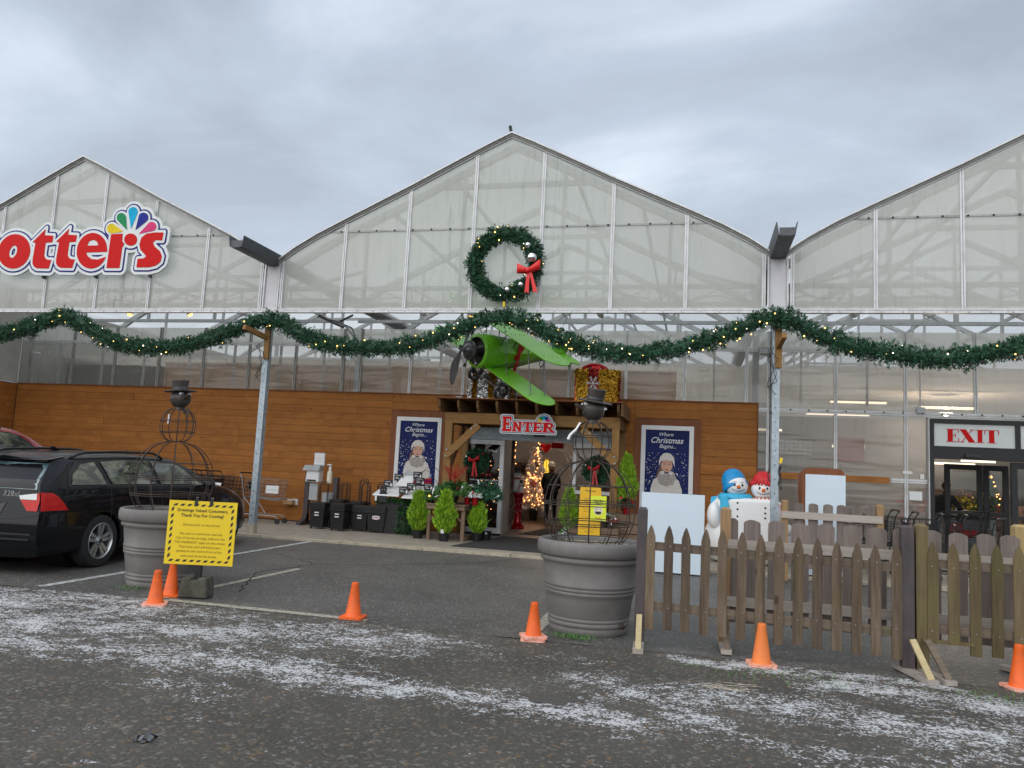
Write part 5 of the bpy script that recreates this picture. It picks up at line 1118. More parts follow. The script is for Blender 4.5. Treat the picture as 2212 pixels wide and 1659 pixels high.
for x_, lab in ((8.62, 'bottle with a pump on the checkout counter'), (9.15, 'small bottle beside the red flowers on the counter')):
    o = MB().lathe([(.03, 0), (.03, .10), (.012, .13), (.012, .16)], 10).build('bottle', 'snow_white', None, 40); o.location = (x_, 5.45, .91); tag(o, lab, 'bottle')
o = MB().ball((0, 0, .06), (.08, .07, .07), 10, 7).build('squash', 'sign_yellow', None, 60); o.location = (8.80, 5.42, .91); tag(o, 'yellow rounded item on the checkout counter in the exit', 'produce')
lx = thing('added_fill_lamp', 'added round fill lamp on the shop ceiling beyond the exit door', 'lamp', (9.3, 8.4, 3.3)); MB().lathe([(.16, .04), (.16, 0), (.02, -.03)], 16).build('fill_disc', 'bulb_white', lx, 40); lamp_light('lamp_glow', (0, 0, -.15), 150, lx, (1, .8, .6))  # fill lamp added to brighten the exit interior

def flower_display(loc, lab, m, w=.34, h=.5, n=260, sd=3):
    t = thing('flower_display', lab, 'plants', loc, 0, 'plant displays inside the exit'); MB().bb(-w, w, -.2, .2, 0, .55).build('stand', 'bench_wood', t)
    rs = np.random.RandomState(sd); P = np.c_[rs.uniform(-w, w, n), rs.uniform(-.22, .2, n), .55+h*rs.rand(n)]; v, f = blades(P, rs.normal(0, 1, (n, 3))+np.array((0, -.3, .6)), .09, .05, .4, rs)
    for i, q in enumerate((m, 'leaf_dark')): fm = f[np.arange(n) % 2 == i]; idx = np.unique(fm); mp_ = np.zeros(len(v), int); mp_[idx] = np.arange(len(idx)); raw_mesh('foliage', v[idx], mp_[fm], q, t)
for i, (x, y, m, lab) in enumerate(((8.75, 6.9, 'sign_orange_yellow', 'orange flowers on a stand seen through the exit left of centre'), (9.55, 7.0, 'berry_red', 'red poinsettias on a stand seen through the right of the exit'), (8.15, 6.6, 'sign_red', 'bright red flowers by the left side of the exit'), (9.2, 6.4, 'sign_yellow', 'yellow flowers low in the middle of the exit'))): flower_display((x, y, .03), lab, m, sd=i+3, h=.6+.15*(i % 2))
# ================================================================== AEROPLANE
AP = thing('model_aeroplane', 'bright lime green model biplane hanging nose left over the pergola', 'model aeroplane', (-.959, .9, 3.566))
Fv, Sv, Uv = Vector((-.5777, -.8125, -.0785)), Vector((.7388, -.4795, -.4735)), Vector((.3471, -.3316, .8773))
AP.rotation_euler = Matrix(((Fv.x, Sv.x, Uv.x), (Fv.y, Sv.y, Uv.y), (Fv.z, Sv.z, Uv.z))).to_euler()
QX = Matrix(((0, 0, 1), (0, 1, 0), (-1, 0, 0)))      # lathe axis onto +x
b = MB().lathe([(.265, -.29), (.325, -.31), (.335, -.50), (.33, -.66), (.32, -.70)], 28, (0, 0, 0), QX, cap=False); b.build('cowling', 'plane_green', AP, 40)
b = MB(); 
for x in (-.34, -.62):
    for i in range(16): a_ = i*math.pi/8; b.ball((x, .333*math.cos(a_), .333*math.sin(a_)), .013, 6, 5)
b.build('rivet', 'plane_green', AP, kind='stuff')
b = MB().lathe([(.31, -.33), (.255, -.30), (.20, -.40), (.0, -.40)], 24, (0, 0, 0), QX, cap=False); b.build('intake', 'ink_black', AP, 40)
b = MB().lathe([(.0, .0), (.05, -.005), (.10, -.04), (.125, -.09), (.135, -.11), (.185, -.115), (.185, -.15), (.10, -.17), (.10, -.40)], 24, (0, 0, 0), QX, cap=False)
for i in range(8): a_ = i*math.pi/4; b.lathe([(.014, 0), (.014, .012)], 8, (-.115, .16*math.cos(a_), .16*math.sin(a_)), QX)
b.build('crankcase', 'gun_metal', AP, 30)
b = MB().lathe([(.03, .06), (.03, 0)], 10, (0, 0, 0), QX); b.bar((.045, -.09, -.02), (.045, .09, .02), .03, .04); b.build('propeller_hub', 'gun_metal', AP)
for s in (1, -1):
    b = MB(); prof = [(.00, .025, .02), (.10, .035, .02), (.22, .065, .018), (.36, .095, .014), (.50, .100, .012), (.62, .085, .010), (.69, .050, .008), (.715, .015, .006)]
    vs = []
    for q, w, th in prof:
        cxx = .045*math.sin(q*5.0)*s; tw = R(28*(1-q/.7)); c_, s_ = math.cos(tw), math.sin(tw)
        for (u, v_) in ((-w, 0), (0, th), (w, 0), (0, -th)): vs.append((.05+v_*c_+u*s_*s, cxx+u*c_, s*q))
    fs = [(0, 1, 2, 3), tuple(len(vs)-4+i for i in range(4))]
    for i in range(len(prof)-1):
        for k in range(4): fs.append((i*4+k, i*4+(k+1) % 4, i*4+4+(k+1) % 4, i*4+4+k))
    b.add(vs, fs); b.build('propeller_blade', 'prop_metal', AP, 50)
for a_ in (35, 110, 190, 265, 330):
    d = Vector((0, math.cos(R(a_)), math.sin(R(a_)))); b = MB().tube([Vector((-.18, 0, 0))+d*.10, Vector((-.16, 0, 0))+d*.30], .012, 6); b.tube([Vector((-.16, 0, 0))+d*.29, Vector((-.16, 0, 0))+d*.345], .032, 8); b.build('exhaust', 'gun_metal', AP)
# fuselage: rounded box that tapers to the tail
secs = [(-.66, .325, .325, .0), (-.82, .31, .325, .0), (-1.2, .25, .27, .01), (-1.6, .18, .20, .03), (-2.1, .09, .12, .07), (-2.56, .03, .05, .10)]
vs = []
for x, w, h, zc in secs:
    sh = [(1, -.35), (1, .35), (.62, .82), (0, 1.0), (-.62, .82), (-1, .35), (-1, -.35), (-.55, -1), (.55, -1)]; vs += [(x, w*a, zc+h*c) for a, c in sh]
n9 = 9; b = MB(); b.add(vs, [(i*n9+k, i*n9+(k+1) % n9, i*n9+n9+(k+1) % n9, i*n9+n9+k) for i in range(len(secs)-1) for k in range(n9)]+[tuple(range(n9)), tuple((len(secs)-1)*n9+k for k in range(n9))]); b.build('fuselage', 'plane_green', AP, 28)
def wing(c0, c1, S0, S1, z, name, dih=0):
    # plan outline with rounded tips, extruded with a slight camber
    P = []; m = (c0+c1)/2; h = abs(c1-c0)/2
    for i in range(9): a_ = -math.pi/2+math.pi*i/8; P.append((m+h*math.sin(a_)*1.0, S1-.28+.28*math.cos(a_)))
    Q = [(c0, S0), (c1, S0)] if S0 != 'sym' else None
    if Q is None: P2 = [(x, -y) for x, y in P[::-1]]; P = P+P2
    else: P = P+[(max(c0, c1), S0), (min(c0, c1), S0)]
    b = MB().prism(P, z-.011, z+.011, 'XY'); o = b.build(name, 'plane_green', AP); md = o.modifiers.new('bevel', 'BEVEL'); md.width = .008; md.segments = 2; return o
wing(-.48, -1.10, 'sym', 1.80, .53, 'upper_wing'); w1 = wing(-.43, -1.04, .22, 1.84, -.225, 'lower_wing')
wl = wing(-.43, -1.04, .22, 1.84, -.225, 'lower_wing'); wl.scale = (1, -1, 1)
b = MB()
for z, c0 in ((.545, -.52), (-.21, -.47)):
    for s in (-1, 1):
        for q in (.42, 1.42):
            for k in range(4): b.ball((c0-.10-k*.11, s*q, z), .011, 6, 5)
b.build('rivet', 'plane_green', AP, kind='stuff')
def strut(p, q, r=.011, m='gun_metal', name='strut'): return MB().tube([p, q], r, 6).build(name, m, AP)
for s in (-1, 1):
    strut((-.60, s*.98, .52), (-.58, s*1.47, -.21)); strut((-.95, s*1.05, .52), (-.92, s*1.47, -.21)); strut((-.62, s*.33, .52), (-.62, s*.24, .22)); strut((-.95, s*.33, .52), (-.95, s*.24, .20))
    strut((-.56, s*.29, -.20), (-.60, s*1.40, .52), .008); strut((-.92, s*.29, -.20), (-.95, s*1.40, .52), .008); strut((-.66, s*.62, -.215), (-.66, s*.32, .33), .008)
b = MB().prism([(-2.2, .14), (-2.42, .48), (-2.60, .50), (-2.66, .12), (-2.56, .05)], -.012, .012); b.build('tail_fin', 'plane_green', AP)
b = MB().prism([(-2.1, .05), (-2.3, .52), (-2.52, .58), (-2.62, .45), (-2.62, -.45), (-2.52, -.58), (-2.3, -.52), (-2.1, -.05)], .085, .105, 'XY'); b.build('tail_plane', 'plane_green', AP)
# undercarriage
for s in (-1, 1):
    wc = Vector((-.818, s*.44, -.622)); b = MB().tube([wc+Vector((.145*math.cos(q), 0, .145*math.sin(q))) for q in np.linspace(0, 2*math.pi, 25)[:-1]], .034, 8, closed=True); wh = b.build('wheel', 'gun_metal', AP, 60)
    b = MB()
    for i in range(12): q = i*math.pi/6; b.tube([wc+Vector((.02*math.cos(q+.5), .02*(-1)**i, .02*math.sin(q+.5))), wc+Vector((.135*math.cos(q), 0, .135*math.sin(q)))], .0045, 4)
    b.build('spokes', 'black_metal', wh); b = MB().ball(wc+Vector((0, s*.07, 0)), (.06, .05, .06), 12, 8); b.tube([wc-Vector((0, s*.05, 0)), wc+Vector((0, s*.06, 0))], .018, 8); b.build('hub', 'gun_metal', wh, 60)
    strut((-.40, s*.14, -.27), tuple(wc-Vector((0, s*.05, 0))), .014, name='gear_leg'); strut((-.95, s*.16, -.27), tuple(wc-Vector((0, s*.05, 0))), .014, name='gear_leg')
strut((-.818, -.40, -.622), (-.818, .40, -.622), .012, name='axle')
b = MB().ball((-1.25, 0, .33), (.16, .15, .17), 14, 10); b.build('pilot_body', 'snow_white', AP, 60); b = MB().ball((-1.22, 0, .52), (.10, .10, .10), 12, 8); b.build('pilot_head', 'snow_white', AP, 60)
b = MB().lathe([(.12, .40), (.145, .43), (.12, .46)], 14, (-1.24, 0, 0)); b.tube([(-1.2, .14, .43), (-1.1, .26, .25), (-1.12, .30, -.05), (-1.1, .31, -.28)], [.03, .035, .035, .03], 6); b.tube([(-1.28, .13, .43), (-1.2, .25, .20), (-1.02, .29, .0)], .028, 6); b.build('scarf', 'ribbon_red', AP, 60)
b = MB().tube([(-.7, 0, .54), (-.45, .25, 1.35)], .004, 4); b.tube([(-2.2, 0, .2), (-2.0, .4, 1.4)], .004, 4); b.build('hanging_wire', 'black_metal', AP)
b = MB().tube([(-1.9, .12, -.02), (-1.86, .14, -.12), (-1.94, .12, -.20), (-1.98, .15, -.12), (-1.9, .16, -.22)], .008, 5); b.build('loose_cable', 'black_plastic', AP)
# ================================================================== GIFTS ON THE PERGOLA ROOF
def tinsel(n, x0, x1, y0, y1, z0, z1, skip=None):
    P = []; D = []
    for _ in range(n):
        q = rng.random(); 
        if q < .62: P.append((rng.uniform(x0, x1), y0, rng.uniform(z0, z1))); D.append((0, -1, 0))
        elif q < .86: P.append((x1, rng.uniform(y0, y1), rng.uniform(z0, z1))); D.append((1, 0, 0))
        else: P.append((rng.uniform(x0, x1), rng.uniform(y0, y1), z1)); D.append((0, 0, 1))
    P, D = np.array(P), np.array(D, float); return blades(P, D, .034, .013, .9)
def gift(lab, loc, rz, w, d, h, m1, m2, bands, lid):
    t = thing('gift_box', lab, 'gift', loc, rz, 'tinsel gift boxes on the pergola roof')
    MB().bb(-w/2, w/2, -d/2, d/2, 0, h*.80).build('box', m1, t)
    MB().bb(-w/2-.025, w/2+.025, -d/2-.025, d/2+.025, h*.80, h).build('lid', m1, t) if lid else MB().bb(-w/2, w/2, -d/2, d/2, h*.80, h).build('lid', m1, t)
    e = .025 if lid else 0
    v, f = tinsel(3000, -w/2, w/2, -d/2, d/2, 0, h*.79); raw_mesh('tinsel', v, f, m1, t)
    v, f = tinsel(1300, -w/2-e, w/2+e, -d/2-e, d/2+e, h*.80, h); raw_mesh('tinsel', v, f, m1, t)
    for bx, bw in bands:
        MB().bb(bx-bw/2, bx+bw/2, -d/2-e-.012, d/2+e+.012, 0, h+.012).build('ribbon', m2, t)
        v, f = tinsel(900, bx-bw/2, bx+bw/2, -d/2-e-.014, d/2+e, 0, h+.014); raw_mesh('tinsel', v, f, m2, t)
    MB().bb(-w/2-e-.012, w/2+e+.012, -.10, .10, 0, h+.013).build('ribbon', m2, t)
    v, f = tinsel(420, w/2+e, w/2+e+.014, -.10, .10, 0, h); 
    raw_mesh('tinsel', v, f, m2, t); return t
g2 = gift('large gold tinsel gift box with red ribbon and white snowflake on the pergola roof', (1.335, 2.58, 2.718), 4, .80, .62, .70, 'tinsel_gold', 'tinsel_red', [(-.06, .19)], True)
b = MB()
for i in range(6):
    a_ = i*math.pi/3; ux, uz = math.cos(a_), math.sin(a_); c = Vector((-.06, -.375, .43)); b.bar(c, c+Vector((ux*.11, 0, uz*.13)), .012, .010, (0, 1, 0))
    for k in (.05, .08, .105):
        p = c+Vector((ux*k, 0, uz*k*1.15))
        for s in (-1, 1): a2 = a_+s*.9; b.bar(p, p+Vector((math.cos(a2)*.035, 0, math.sin(a2)*.035)), .009, .010, (0, 1, 0))
b.build('snowflake', 'white_paint', g2)
for s in (-1, 1):
    for k in (0, 1):
        b = MB().tube([(-.06+s*(.02+(.13+.04*k)*math.sin(q)*1.3), -.05+.10*k, .715+.10*math.sin(q*.5)*(1-math.cos(q))*.6) for q in np.linspace(0, math.pi*1.1, 10)], .035, 7); b.build('bow_loop', 'tinsel_red', g2, 60)
MB().bb(-.12, .06, -.12, .12, .712, .80).build('bow_knot', 'tinsel_red', g2)
gift('silver tinsel gift box with gold ribbon behind the aeroplane wheel', (-.83, 2.62, 2.718), -6, .86, .56, .60, 'tinsel_silver', 'tinsel_gold', [(-.28, .09), (.10, .16)], False)
# ================================================================== CARS
CX = np.array([.0, .30, .62, .95, 1.5, 2.1, 2.75, 3.05, 3.35, 3.62, 3.95, 4.3, 4.55, 4.68])
CW = np.array([.80, .855, .868, .872, .872, .872, .872, .872, .87, .865, .855, .82, .74, .62])
CBELT = np.array([.915, .925, .93, .93, .925, .92, .915, .912, .91, .90, .865, .80, .70, .60])
CBW = np.array([.73, .775, .79, .80, .80, .80, .80, .80, .795, .785, .76, .70, .62, .50])
CRE = np.array([1.20, 1.225, 1.235, 1.245, 1.27, 1.275, 1.25, 1.16, 1.035, .935, .895, .83, .72, .61])
CRW = np.array([.53, .555, .565, .575, .59, .59, .575, .61, .67, .70, .69, .64, .56, .46])
CRZ = np.array([1.275, 1.30, 1.325, 1.345, 1.365, 1.365, 1.335, 1.235, 1.085, .965, .925, .86, .745, .62])
def xrear(z): return float(np.interp(z, [.17, .30, .40, .56, .60, .68, .86, .93, .98, 1.17, 1.22, 1.28, 1.4], [.10, .035, .005, .0, .008, .02, .05, .072, .105, .35, .40, .36, .36]))
def cring(x):
    g = lambda A: float(np.interp(x, CX, A)); w, zb, wb, ze, wr, zr = g(CW), g(CBELT), g(CBW), g(CRE), g(CRW), g(CRZ)
    k = min(1, zb/.92)
    return [(0, .17), (.72*w, .17), (w-.035, .215), (w-.004, .34*k), (w, .52*k), (w-.010, .69*k), (w-.040, .84*k), (wb, zb), ((wb+wr)/2+.012, (zb+ze)/2), (wr, ze), (wr-.085, ze+(zr-ze)*.52), (wr*.5, zr-.012*(zr > 1)), (0, zr)]
def csurf(x, t):
    P = cring(x); i = min(11, max(0, int(t))); f = t-i
    g = lambda j: np.array(P[min(12, max(0, j))]); a, b_, c, d = g(i-1), g(i), g(i+1), g(i+2)
    if i in (6, 7, 8): q = b_+(c-b_)*f
    else: q = .5*((2*b_)+(-a+c)*f+(2*a-5*b_+4*c-d)*f*f+(-a+3*b_-3*c+d)*f**3)
    xr = xrear(q[1]); xx = max(x, xr+(x*.35 if x < .8 else 0)) if x > 1e-6 else xr
    if x > 1.0: xx = x
    return np.array((xx, -q[0], q[1]))
def cnorm(x, t):
    a = csurf(x+.02, t)-csurf(x, t); b_ = csurf(x, min(12, t+.08))-csurf(x, t); n = np.cross(a, b_); n = n/(np.linalg.norm(n)+1e-9); return n if n[1] < 0 or n[2] > .5 else -n
def rsurf(y, t, xo=0):
    p = csurf(0, t); w = max(.05, abs(p[1])); return np.array((p[0]-.055*(1-min(1, (y/w)**2))-xo, y, p[2]))
def patch(P, o, mirror=False):
    """window or lamp on the body side: outline of (x, t), lifted by o"""
    Q = []
    for (a, c), (a2, c2) in zip(P, P[1:]+P[:1]):
        for k in range(4):
            x, t = a+(a2-a)*k/4, c+(c2-c)*k/4; p = csurf(x, t)+cnorm(max(x, .05), t)*o; Q.append((p[0], -p[1] if mirror else p[1], p[2]))
    c = np.mean(Q, 0); n = len(Q); return Q+[tuple(c)], [(i, (i+1) % n, n) for i in range(n)]
def rpatch(P, o, thick=0):
    Q = []
    for (a, c), (a2, c2) in zip(P, P[1:]+P[:1]):
        for k in range(5): y, t = a+(a2-a)*k/5, c+(c2-c)*k/5; Q.append(tuple(rsurf(y, t, o)))
    c = np.mean(Q, 0); n = len(Q); return Q+[tuple(c)], [(i, (i+1) % n, n) for i in range(n)]
def make_car(name, label, loc, rz, paint, zs=1.0, badge=None, detail=True):
    t = thing(name, label, 'car', loc, rz); AX = .95; WB = 2.95
    xs = sorted(set(np.linspace(0, 4.68, 60).round(3).tolist()+[.04, .10, .16])); ts = np.linspace(0, 12, 49)
    vs = []; nT = len(ts)
    for x in xs:
        for q in ts: vs.append(csurf(x, q))
    nR = len(xs)*nT
    vs += [(p[0], -p[1], p[2]) for p in vs[:nR]]
    fs = []
    for i in range(len(xs)-1):
        for k in range(nT-1):
            a, b_, c, d = i*nT+k, i*nT+k+1, (i+1)*nT+k+1, (i+1)*nT+k; fs += [(a, b_, c, d), (nR+d, nR+c, nR+b_, nR+a)]
    m = MB(); m.add(vs, fs)
    # tailgate and nose
    NC = 10
    for end, x in ((0, 0.0), (1, 4.68)):
        vv = []
        for q in ts:
            p = csurf(x, q)
            for c in range(NC+1):
                y = -abs(p[1])+2*abs(p[1])*c/NC
                bl = (.055 if end == 0 else -.12)*(1-(y/max(.05, abs(p[1])))**2); vv.append((p[0]-bl, y, p[2]))
        m.add(vv, [(k*(NC+1)+c, k*(NC+1)+c+1, (k+1)*(NC+1)+c+1, (k+1)*(NC+1)+c) for k in range(nT-1) for c in range(NC)])
    body = m.build('body', paint, t, None); me = body.data
    bm = bmesh.new(); bm.from_mesh(me); bmesh.ops.remove_doubles(bm, verts=bm.verts, dist=.0008); bmesh.ops.recalc_face_normals(bm, faces=bm.faces); bm.to_mesh(me); bm.free()
    # wheel arches
    cutm = MB()
    for x in (AX, AX+WB):
        for s in (-1, 1): cutm.lathe([(.345, -.28), (.345, .28)], 32, (x, s*.86, .30), rotm(90))
    cut = cutm.build('cutter', 'rubber_mat', t); md = body.modifiers.new('arch', 'BOOLEAN'); md.object = cut; md.operation = 'DIFFERENCE'; md.solver = 'EXACT'
    bpy.context.view_layer.update(); dg = bpy.context.evaluated_depsgraph_get(); ne = bpy.data.meshes.new_from_object(body.evaluated_get(dg)); body.modifiers.clear(); body.data = ne
    bpy.data.objects.remove(cut); ne.materials.clear(); ne.materials.append(MAT[paint]); ne.polygons.foreach_set('use_smooth', [True]*len(ne.polygons)); ne.set_sharp_from_angle(angle=R(32))
    WIN = [[(.50, 7.25), (.57, 7.95), (.78, 8.70), (1.02, 8.86), (1.06, 7.22), (.62, 7.18)], [(1.16, 7.22), (1.13, 8.88), (1.60, 8.92), (2.02, 8.92), (2.05, 7.22)], [(2.14, 7.22), (2.11, 8.92), (2.62, 8.90), (2.86, 8.55), (3.18, 7.22)]]
    for s in (0, 1):
        b = MB(); v, f = patch([(.44, 7.10), (.52, 8.1), (.74, 8.95), (1.1, 9.0), (2.6, 9.0), (2.9, 8.75), (3.34, 7.08)], .004, s); b.add(v, f); b.build('window_surround', 'black_plastic', t)
        for w in WIN: b = MB(); v, f = patch(w, .009, s); b.add(v, f); b.build('side_window', 'car_glass_opaque', t)
    b = MB(); v, f = rpatch([(-.70, 7.0), (.70, 7.0), (.545, 9.0), (-.545, 9.0)], .006); b.add(v, f); b.build('rear_window', 'rear_glass_opaque', t, 60)
    b = MB(); P = []
    for i in range(13): y = -.53+1.06*i/12; P.append((y,))
    for (y,) in P: p = rsurf(y, 9.0); b.v += [(p[0]-.05, y, p[2]+.035), (p[0]+.25, y, p[2]+.085), (p[0]+.10, y, p[2]+.005)]
    b.f += [(3*i+k, 3*i+(k+1) % 3, 3*i+3+(k+1) % 3, 3*i+3+k) for i in range(12) for k in range(3)]+[(0, 1, 2), (36, 38, 37)]; b.build('spoiler', paint, t, 40)
    b = MB(); v, f = patch([(2.98, 10.2), (3.55, 9.2), (3.55, 12), (2.98, 12)], .006); b.add(v, f); v, f = patch([(2.98, 10.2), (3.55, 9.2), (3.55, 12), (2.98, 12)], .006, 1); b.add(v, f); b.build('windscreen', 'car_glass_opaque', t)
    for s in (-1, 1):
        b = MB(); Q = []
        for i in range(17): x = .70+1.75*i/16; p = csurf(x, 9.35); Q.append((p[0], s*p[1]*-1 if s > 0 else p[1], p[2]+.012+.058*min(1, 3.2*math.sin(math.pi*i/16))))
        b.tube(Q, .017, 8); b.build('roof_rail', 'black_plastic', t, 60)
        # tail lamp wraps the corner: red body, clear upper band
        y = s
        def g4(fn, C, nu=8, nv=6):
            m = MB(); C = [np.array(c) for c in C]; m.add([tuple(fn(*((C[0]*(1-u)+C[1]*u)*(1-v)+(C[3]*(1-u)+C[2]*u)*v))) for v in np.linspace(0, 1, nv) for u in np.linspace(0, 1, nu)], [(j*nu+i, j*nu+i+1, j*nu+nu+i+1, j*nu+nu+i) for j in range(nv-1) for i in range(nu-1)]); return m
        def fs_(x, q): p = csurf(x, q)+cnorm(max(x, .06), q)*.012; return (p[0], p[1] if s < 0 else -p[1], p[2])
        def fr_(y, q): return rsurf(y, q, .012)
        o = g4(fs_, [(.0, 5.0), (.37, 5.0), (.19, 6.45), (.0, 6.6)]).build('tail_lamp', 'lamp_red', t, 50)
        e_ = abs(csurf(0, 5.6)[1])
        g4(fr_, [(s*e_, 5.0), (s*.66, 5.0), (s*.55, 5.75), (s*e_, 5.75)]).build('tail_lamp', 'lamp_red', o, 50); g4(fr_, [(s*e_, 5.75), (s*.735, 5.75), (s*.72, 6.5), (s*(e_-.03), 6.6)]).build('tail_lamp', 'lamp_red', o, 50)
        g4(fr_, [(s*.735, 5.77), (s*.55, 5.77), (s*.53, 6.15), (s*.72, 6.5)]).build('reversing_lamp', 'lamp_clear', o, 50)
        # wheels
        for x in (AX, AX+WB):
            c = (x, s*.77, .305); m_ = rotm(90*(-1 if s < 0 else 1)) if False else rotm(90 if s < 0 else -90)
            wt = MB().lathe([(.20, -.095), (.29, -.095), (.308, -.07), (.311, 0), (.308, .07), (.29, .095), (.215, .10), (.205, .085)], 36, c, m_, cap=False).build('wheel', 'tyre', t, 40)
            MB().lathe([(.208, -.05), (.208, .082), (.216, .098), (.206, .102), (.195, .088), (.192, -.05)], 36, c, m_, cap=False).build('rim', 'alloy', wt, 40)
            MB().lathe([(0, .0), (.20, .0)], 24, c, m_, cap=False).build('brake_disc', 'alloy_dark', wt)
            b = MB()
            for k in range(5):
                for dd in (-.17, .17):
                    a_ = k*2*math.pi/5+.3; p0 = Vector((.035*math.cos(a_+dd*2.5), .035*math.sin(a_+dd*2.5), .070)); p1 = Vector((.200*math.cos(a_+dd*1.05), .200*math.sin(a_+dd*1.05), .088))
                    d = (p1-p0).normalized(); n = Vector((-d.y, d.x, 0)); L = []
                    for p, w in ((p0, .016), (p1, .024)):
                        for sx, dz in ((-1, -.02), (1, -.02), (1, .004), (-1, .004)): L.append(Vector(c)+m_ @ (p+n*w*sx+Vector((0, 0, dz))))
                    b.add(L, [(0, 1, 2, 3), (7, 6, 5, 4), (0, 4, 5, 1), (1, 5, 6, 2), (2, 6, 7, 3), (3, 7, 4, 0)])
            b.lathe([(.052, .05), (.052, .085), (.03, .094), (0, .094)], 18, c, m_); b.build('spokes', 'alloy', wt)
            b = MB().lathe([(.027, .094), (.027, .099), (0, .099)], 14, c, m_)
            for k in range(5): a_ = k*1.2566+.9; b.lathe([(.008, .08), (.008, .092)], 6, Vector(c)+m_ @ Vector((.040*math.cos(a_), .040*math.sin(a_), 0)), m_)
            b.build('hub_cap', 'alloy_dark', wt)
            MB().lathe([(.343, -.30), (.343, .02), (.0, .02)], 28, (x, s*.60, .30), m_, cap=False).build('wheel_well', 'black_plastic', t)
        b = MB().ball((3.02, s*.97, .955), (.06, .095, .062), 12, 8); b.bar((3.05, s*.80, .93), (3.03, s*.93, .935), .05, .03); b.build('wing_mirror', paint, t, 60)
        for x in (1.32, 2.28): p = csurf(x, 6.15); MB().box((x, s*(abs(p[1])+.012), p[2]), (.20, .022, .03)).build('door_handle', paint, t)
        # shut lines of doors and fuel flap
        for P in ([(1.10, 2.6), (1.085, 4.5), (1.12, 7.05)], [(2.10, 2.6), (2.10, 7.05)], [(3.22, 2.6), (3.30, 7.0)]):
            b = MB(); Q = []
            for (a, c), (a2, c2) in zip(P, P[1:]):
                for k in range(9): p = csurf(a+(a2-a)*k/8, c+(c2-c)*k/8)+np.array((0, -.001, 0)); Q.append((p[0], p[1] if s < 0 else -p[1], p[2]))
            b.tube(Q, .0035, 4); b.build('door_seam', 'ink_black', t)
    for y0, y1, tt in ((-.80, .80, 4.15), (-.74, .74, 3.55), (-.72, .72, 3.25)):
        b = MB(); Q = [tuple(rsurf(y0+(y1-y0)*i/16, tt, .004)) for i in range(17)]; b.tube(Q, .006 if tt > 4 else .011, 5); b.build('bumper_trim', 'black_plastic', t)
    b = MB(); v, f = rpatch([(-.36, 4.75), (.36, 4.75), (.40, 5.5), (-.40, 5.5)], .006); b.add(v, f); b.build('plate_recess', 'black_plastic', t)
    b = MB(); p = rsurf(0, 5.2, .012); b.bb(p[0]-.006, p[0], -.17, .17, p[2]-.075, p[2]+.075); b.build('licence_plate', 'white_paint', t)
    for P in ([(-.78, 4.72), (-.50, 4.45), (.50, 4.45), (.78, 4.72)],):
        b = MB(); Q = []
        for (a, c), (a2, c2) in zip(P, P[1:]):
            for k in range(8): Q.append(tuple(rsurf(a+(a2-a)*k/8, c+(c2-c)*k/8, .001)))
        b.tube(Q, .004, 4); b.build('tailgate_seam', 'ink_black', t)
    b = MB().prism([(.0, 0), (.10, .0), (.13, .055), (.115, .06)], -.02, .02); p = csurf(1.05, 12); o = b.build('aerial_fin', paint, t); o.location = (1.02, 0, p[2]-.008); o.rotation_euler = (0, 0, math.pi); o.location = (1.15, 0, p[2]-.008)
    if badge:
        me = text_mesh(badge, .1, .015, 0); P = np.array([v.co[:] for v in me.vertices]); k = .185/(P[:, 0].max()-P[:, 0].min()); cxm = (P[:, 0].max()+P[:, 0].min())/2
        for v in me.vertices:
            yy = -.435-(v.co.x-cxm)*-k*-1; q = rsurf(-.435+(v.co.x-cxm)*-k, 6.30, .010); v.co = (q[0]+.0, q[1], q[2]+v.co.y*k*1.0)
        link('badge_lettering', me, 'chrome', t)
    for s in (-1, 1):
        MB().bb(1.35, 1.85, s*.18, s*.62, .55, .62).build('seat', 'seat_beige', t); MB().bb(1.30, 1.42, s*.18, s*.62, .6, 1.10).build('seat', 'seat_beige', t); MB().bb(2.25, 2.38, s*.18, s*.62, .6, 1.12).build('seat', 'seat_beige', t)
    if zs != 1: t.scale = (1, 1, zs)
    return t
def car_glass_mat(name, base, tint, rough, refl):
    m, t, b = _mat(name); v = _coords(t, (1, 1, 1.6)); f = _ramp(t, _noise(t, v, 4.2, 3, .5, .8), .42, .62)  # noise puts soft reflection patches into the glass colour
    t.links.new(_mixc(t, f, base, tint), b.inputs['Base Color']); b.inputs['Roughness'].default_value = rough; b.inputs['Coat Weight'].default_value = refl; b.inputs['Coat Roughness'].default_value = .02; b.inputs['Coat IOR'].default_value = 1.6
car_glass_mat('car_glass_opaque', (.010, .014, .012), (.16, .17, .11), .25, 1.0); car_glass_mat('rear_glass_opaque', (.045, .085, .095), (.15, .225, .24), .22, 1.0)
make_car('estate_car', 'black estate car with red tail lamps parked nose to the building on the left', (-4.42, -5.64, 0), 90+3.9, 'car_black', 1.0, '328xi')
make_car('estate_car', 'red car mostly hidden beyond the black estate car at the left edge', (-7.2, -5.8, 0), 90+1, 'car_red', 1.25)
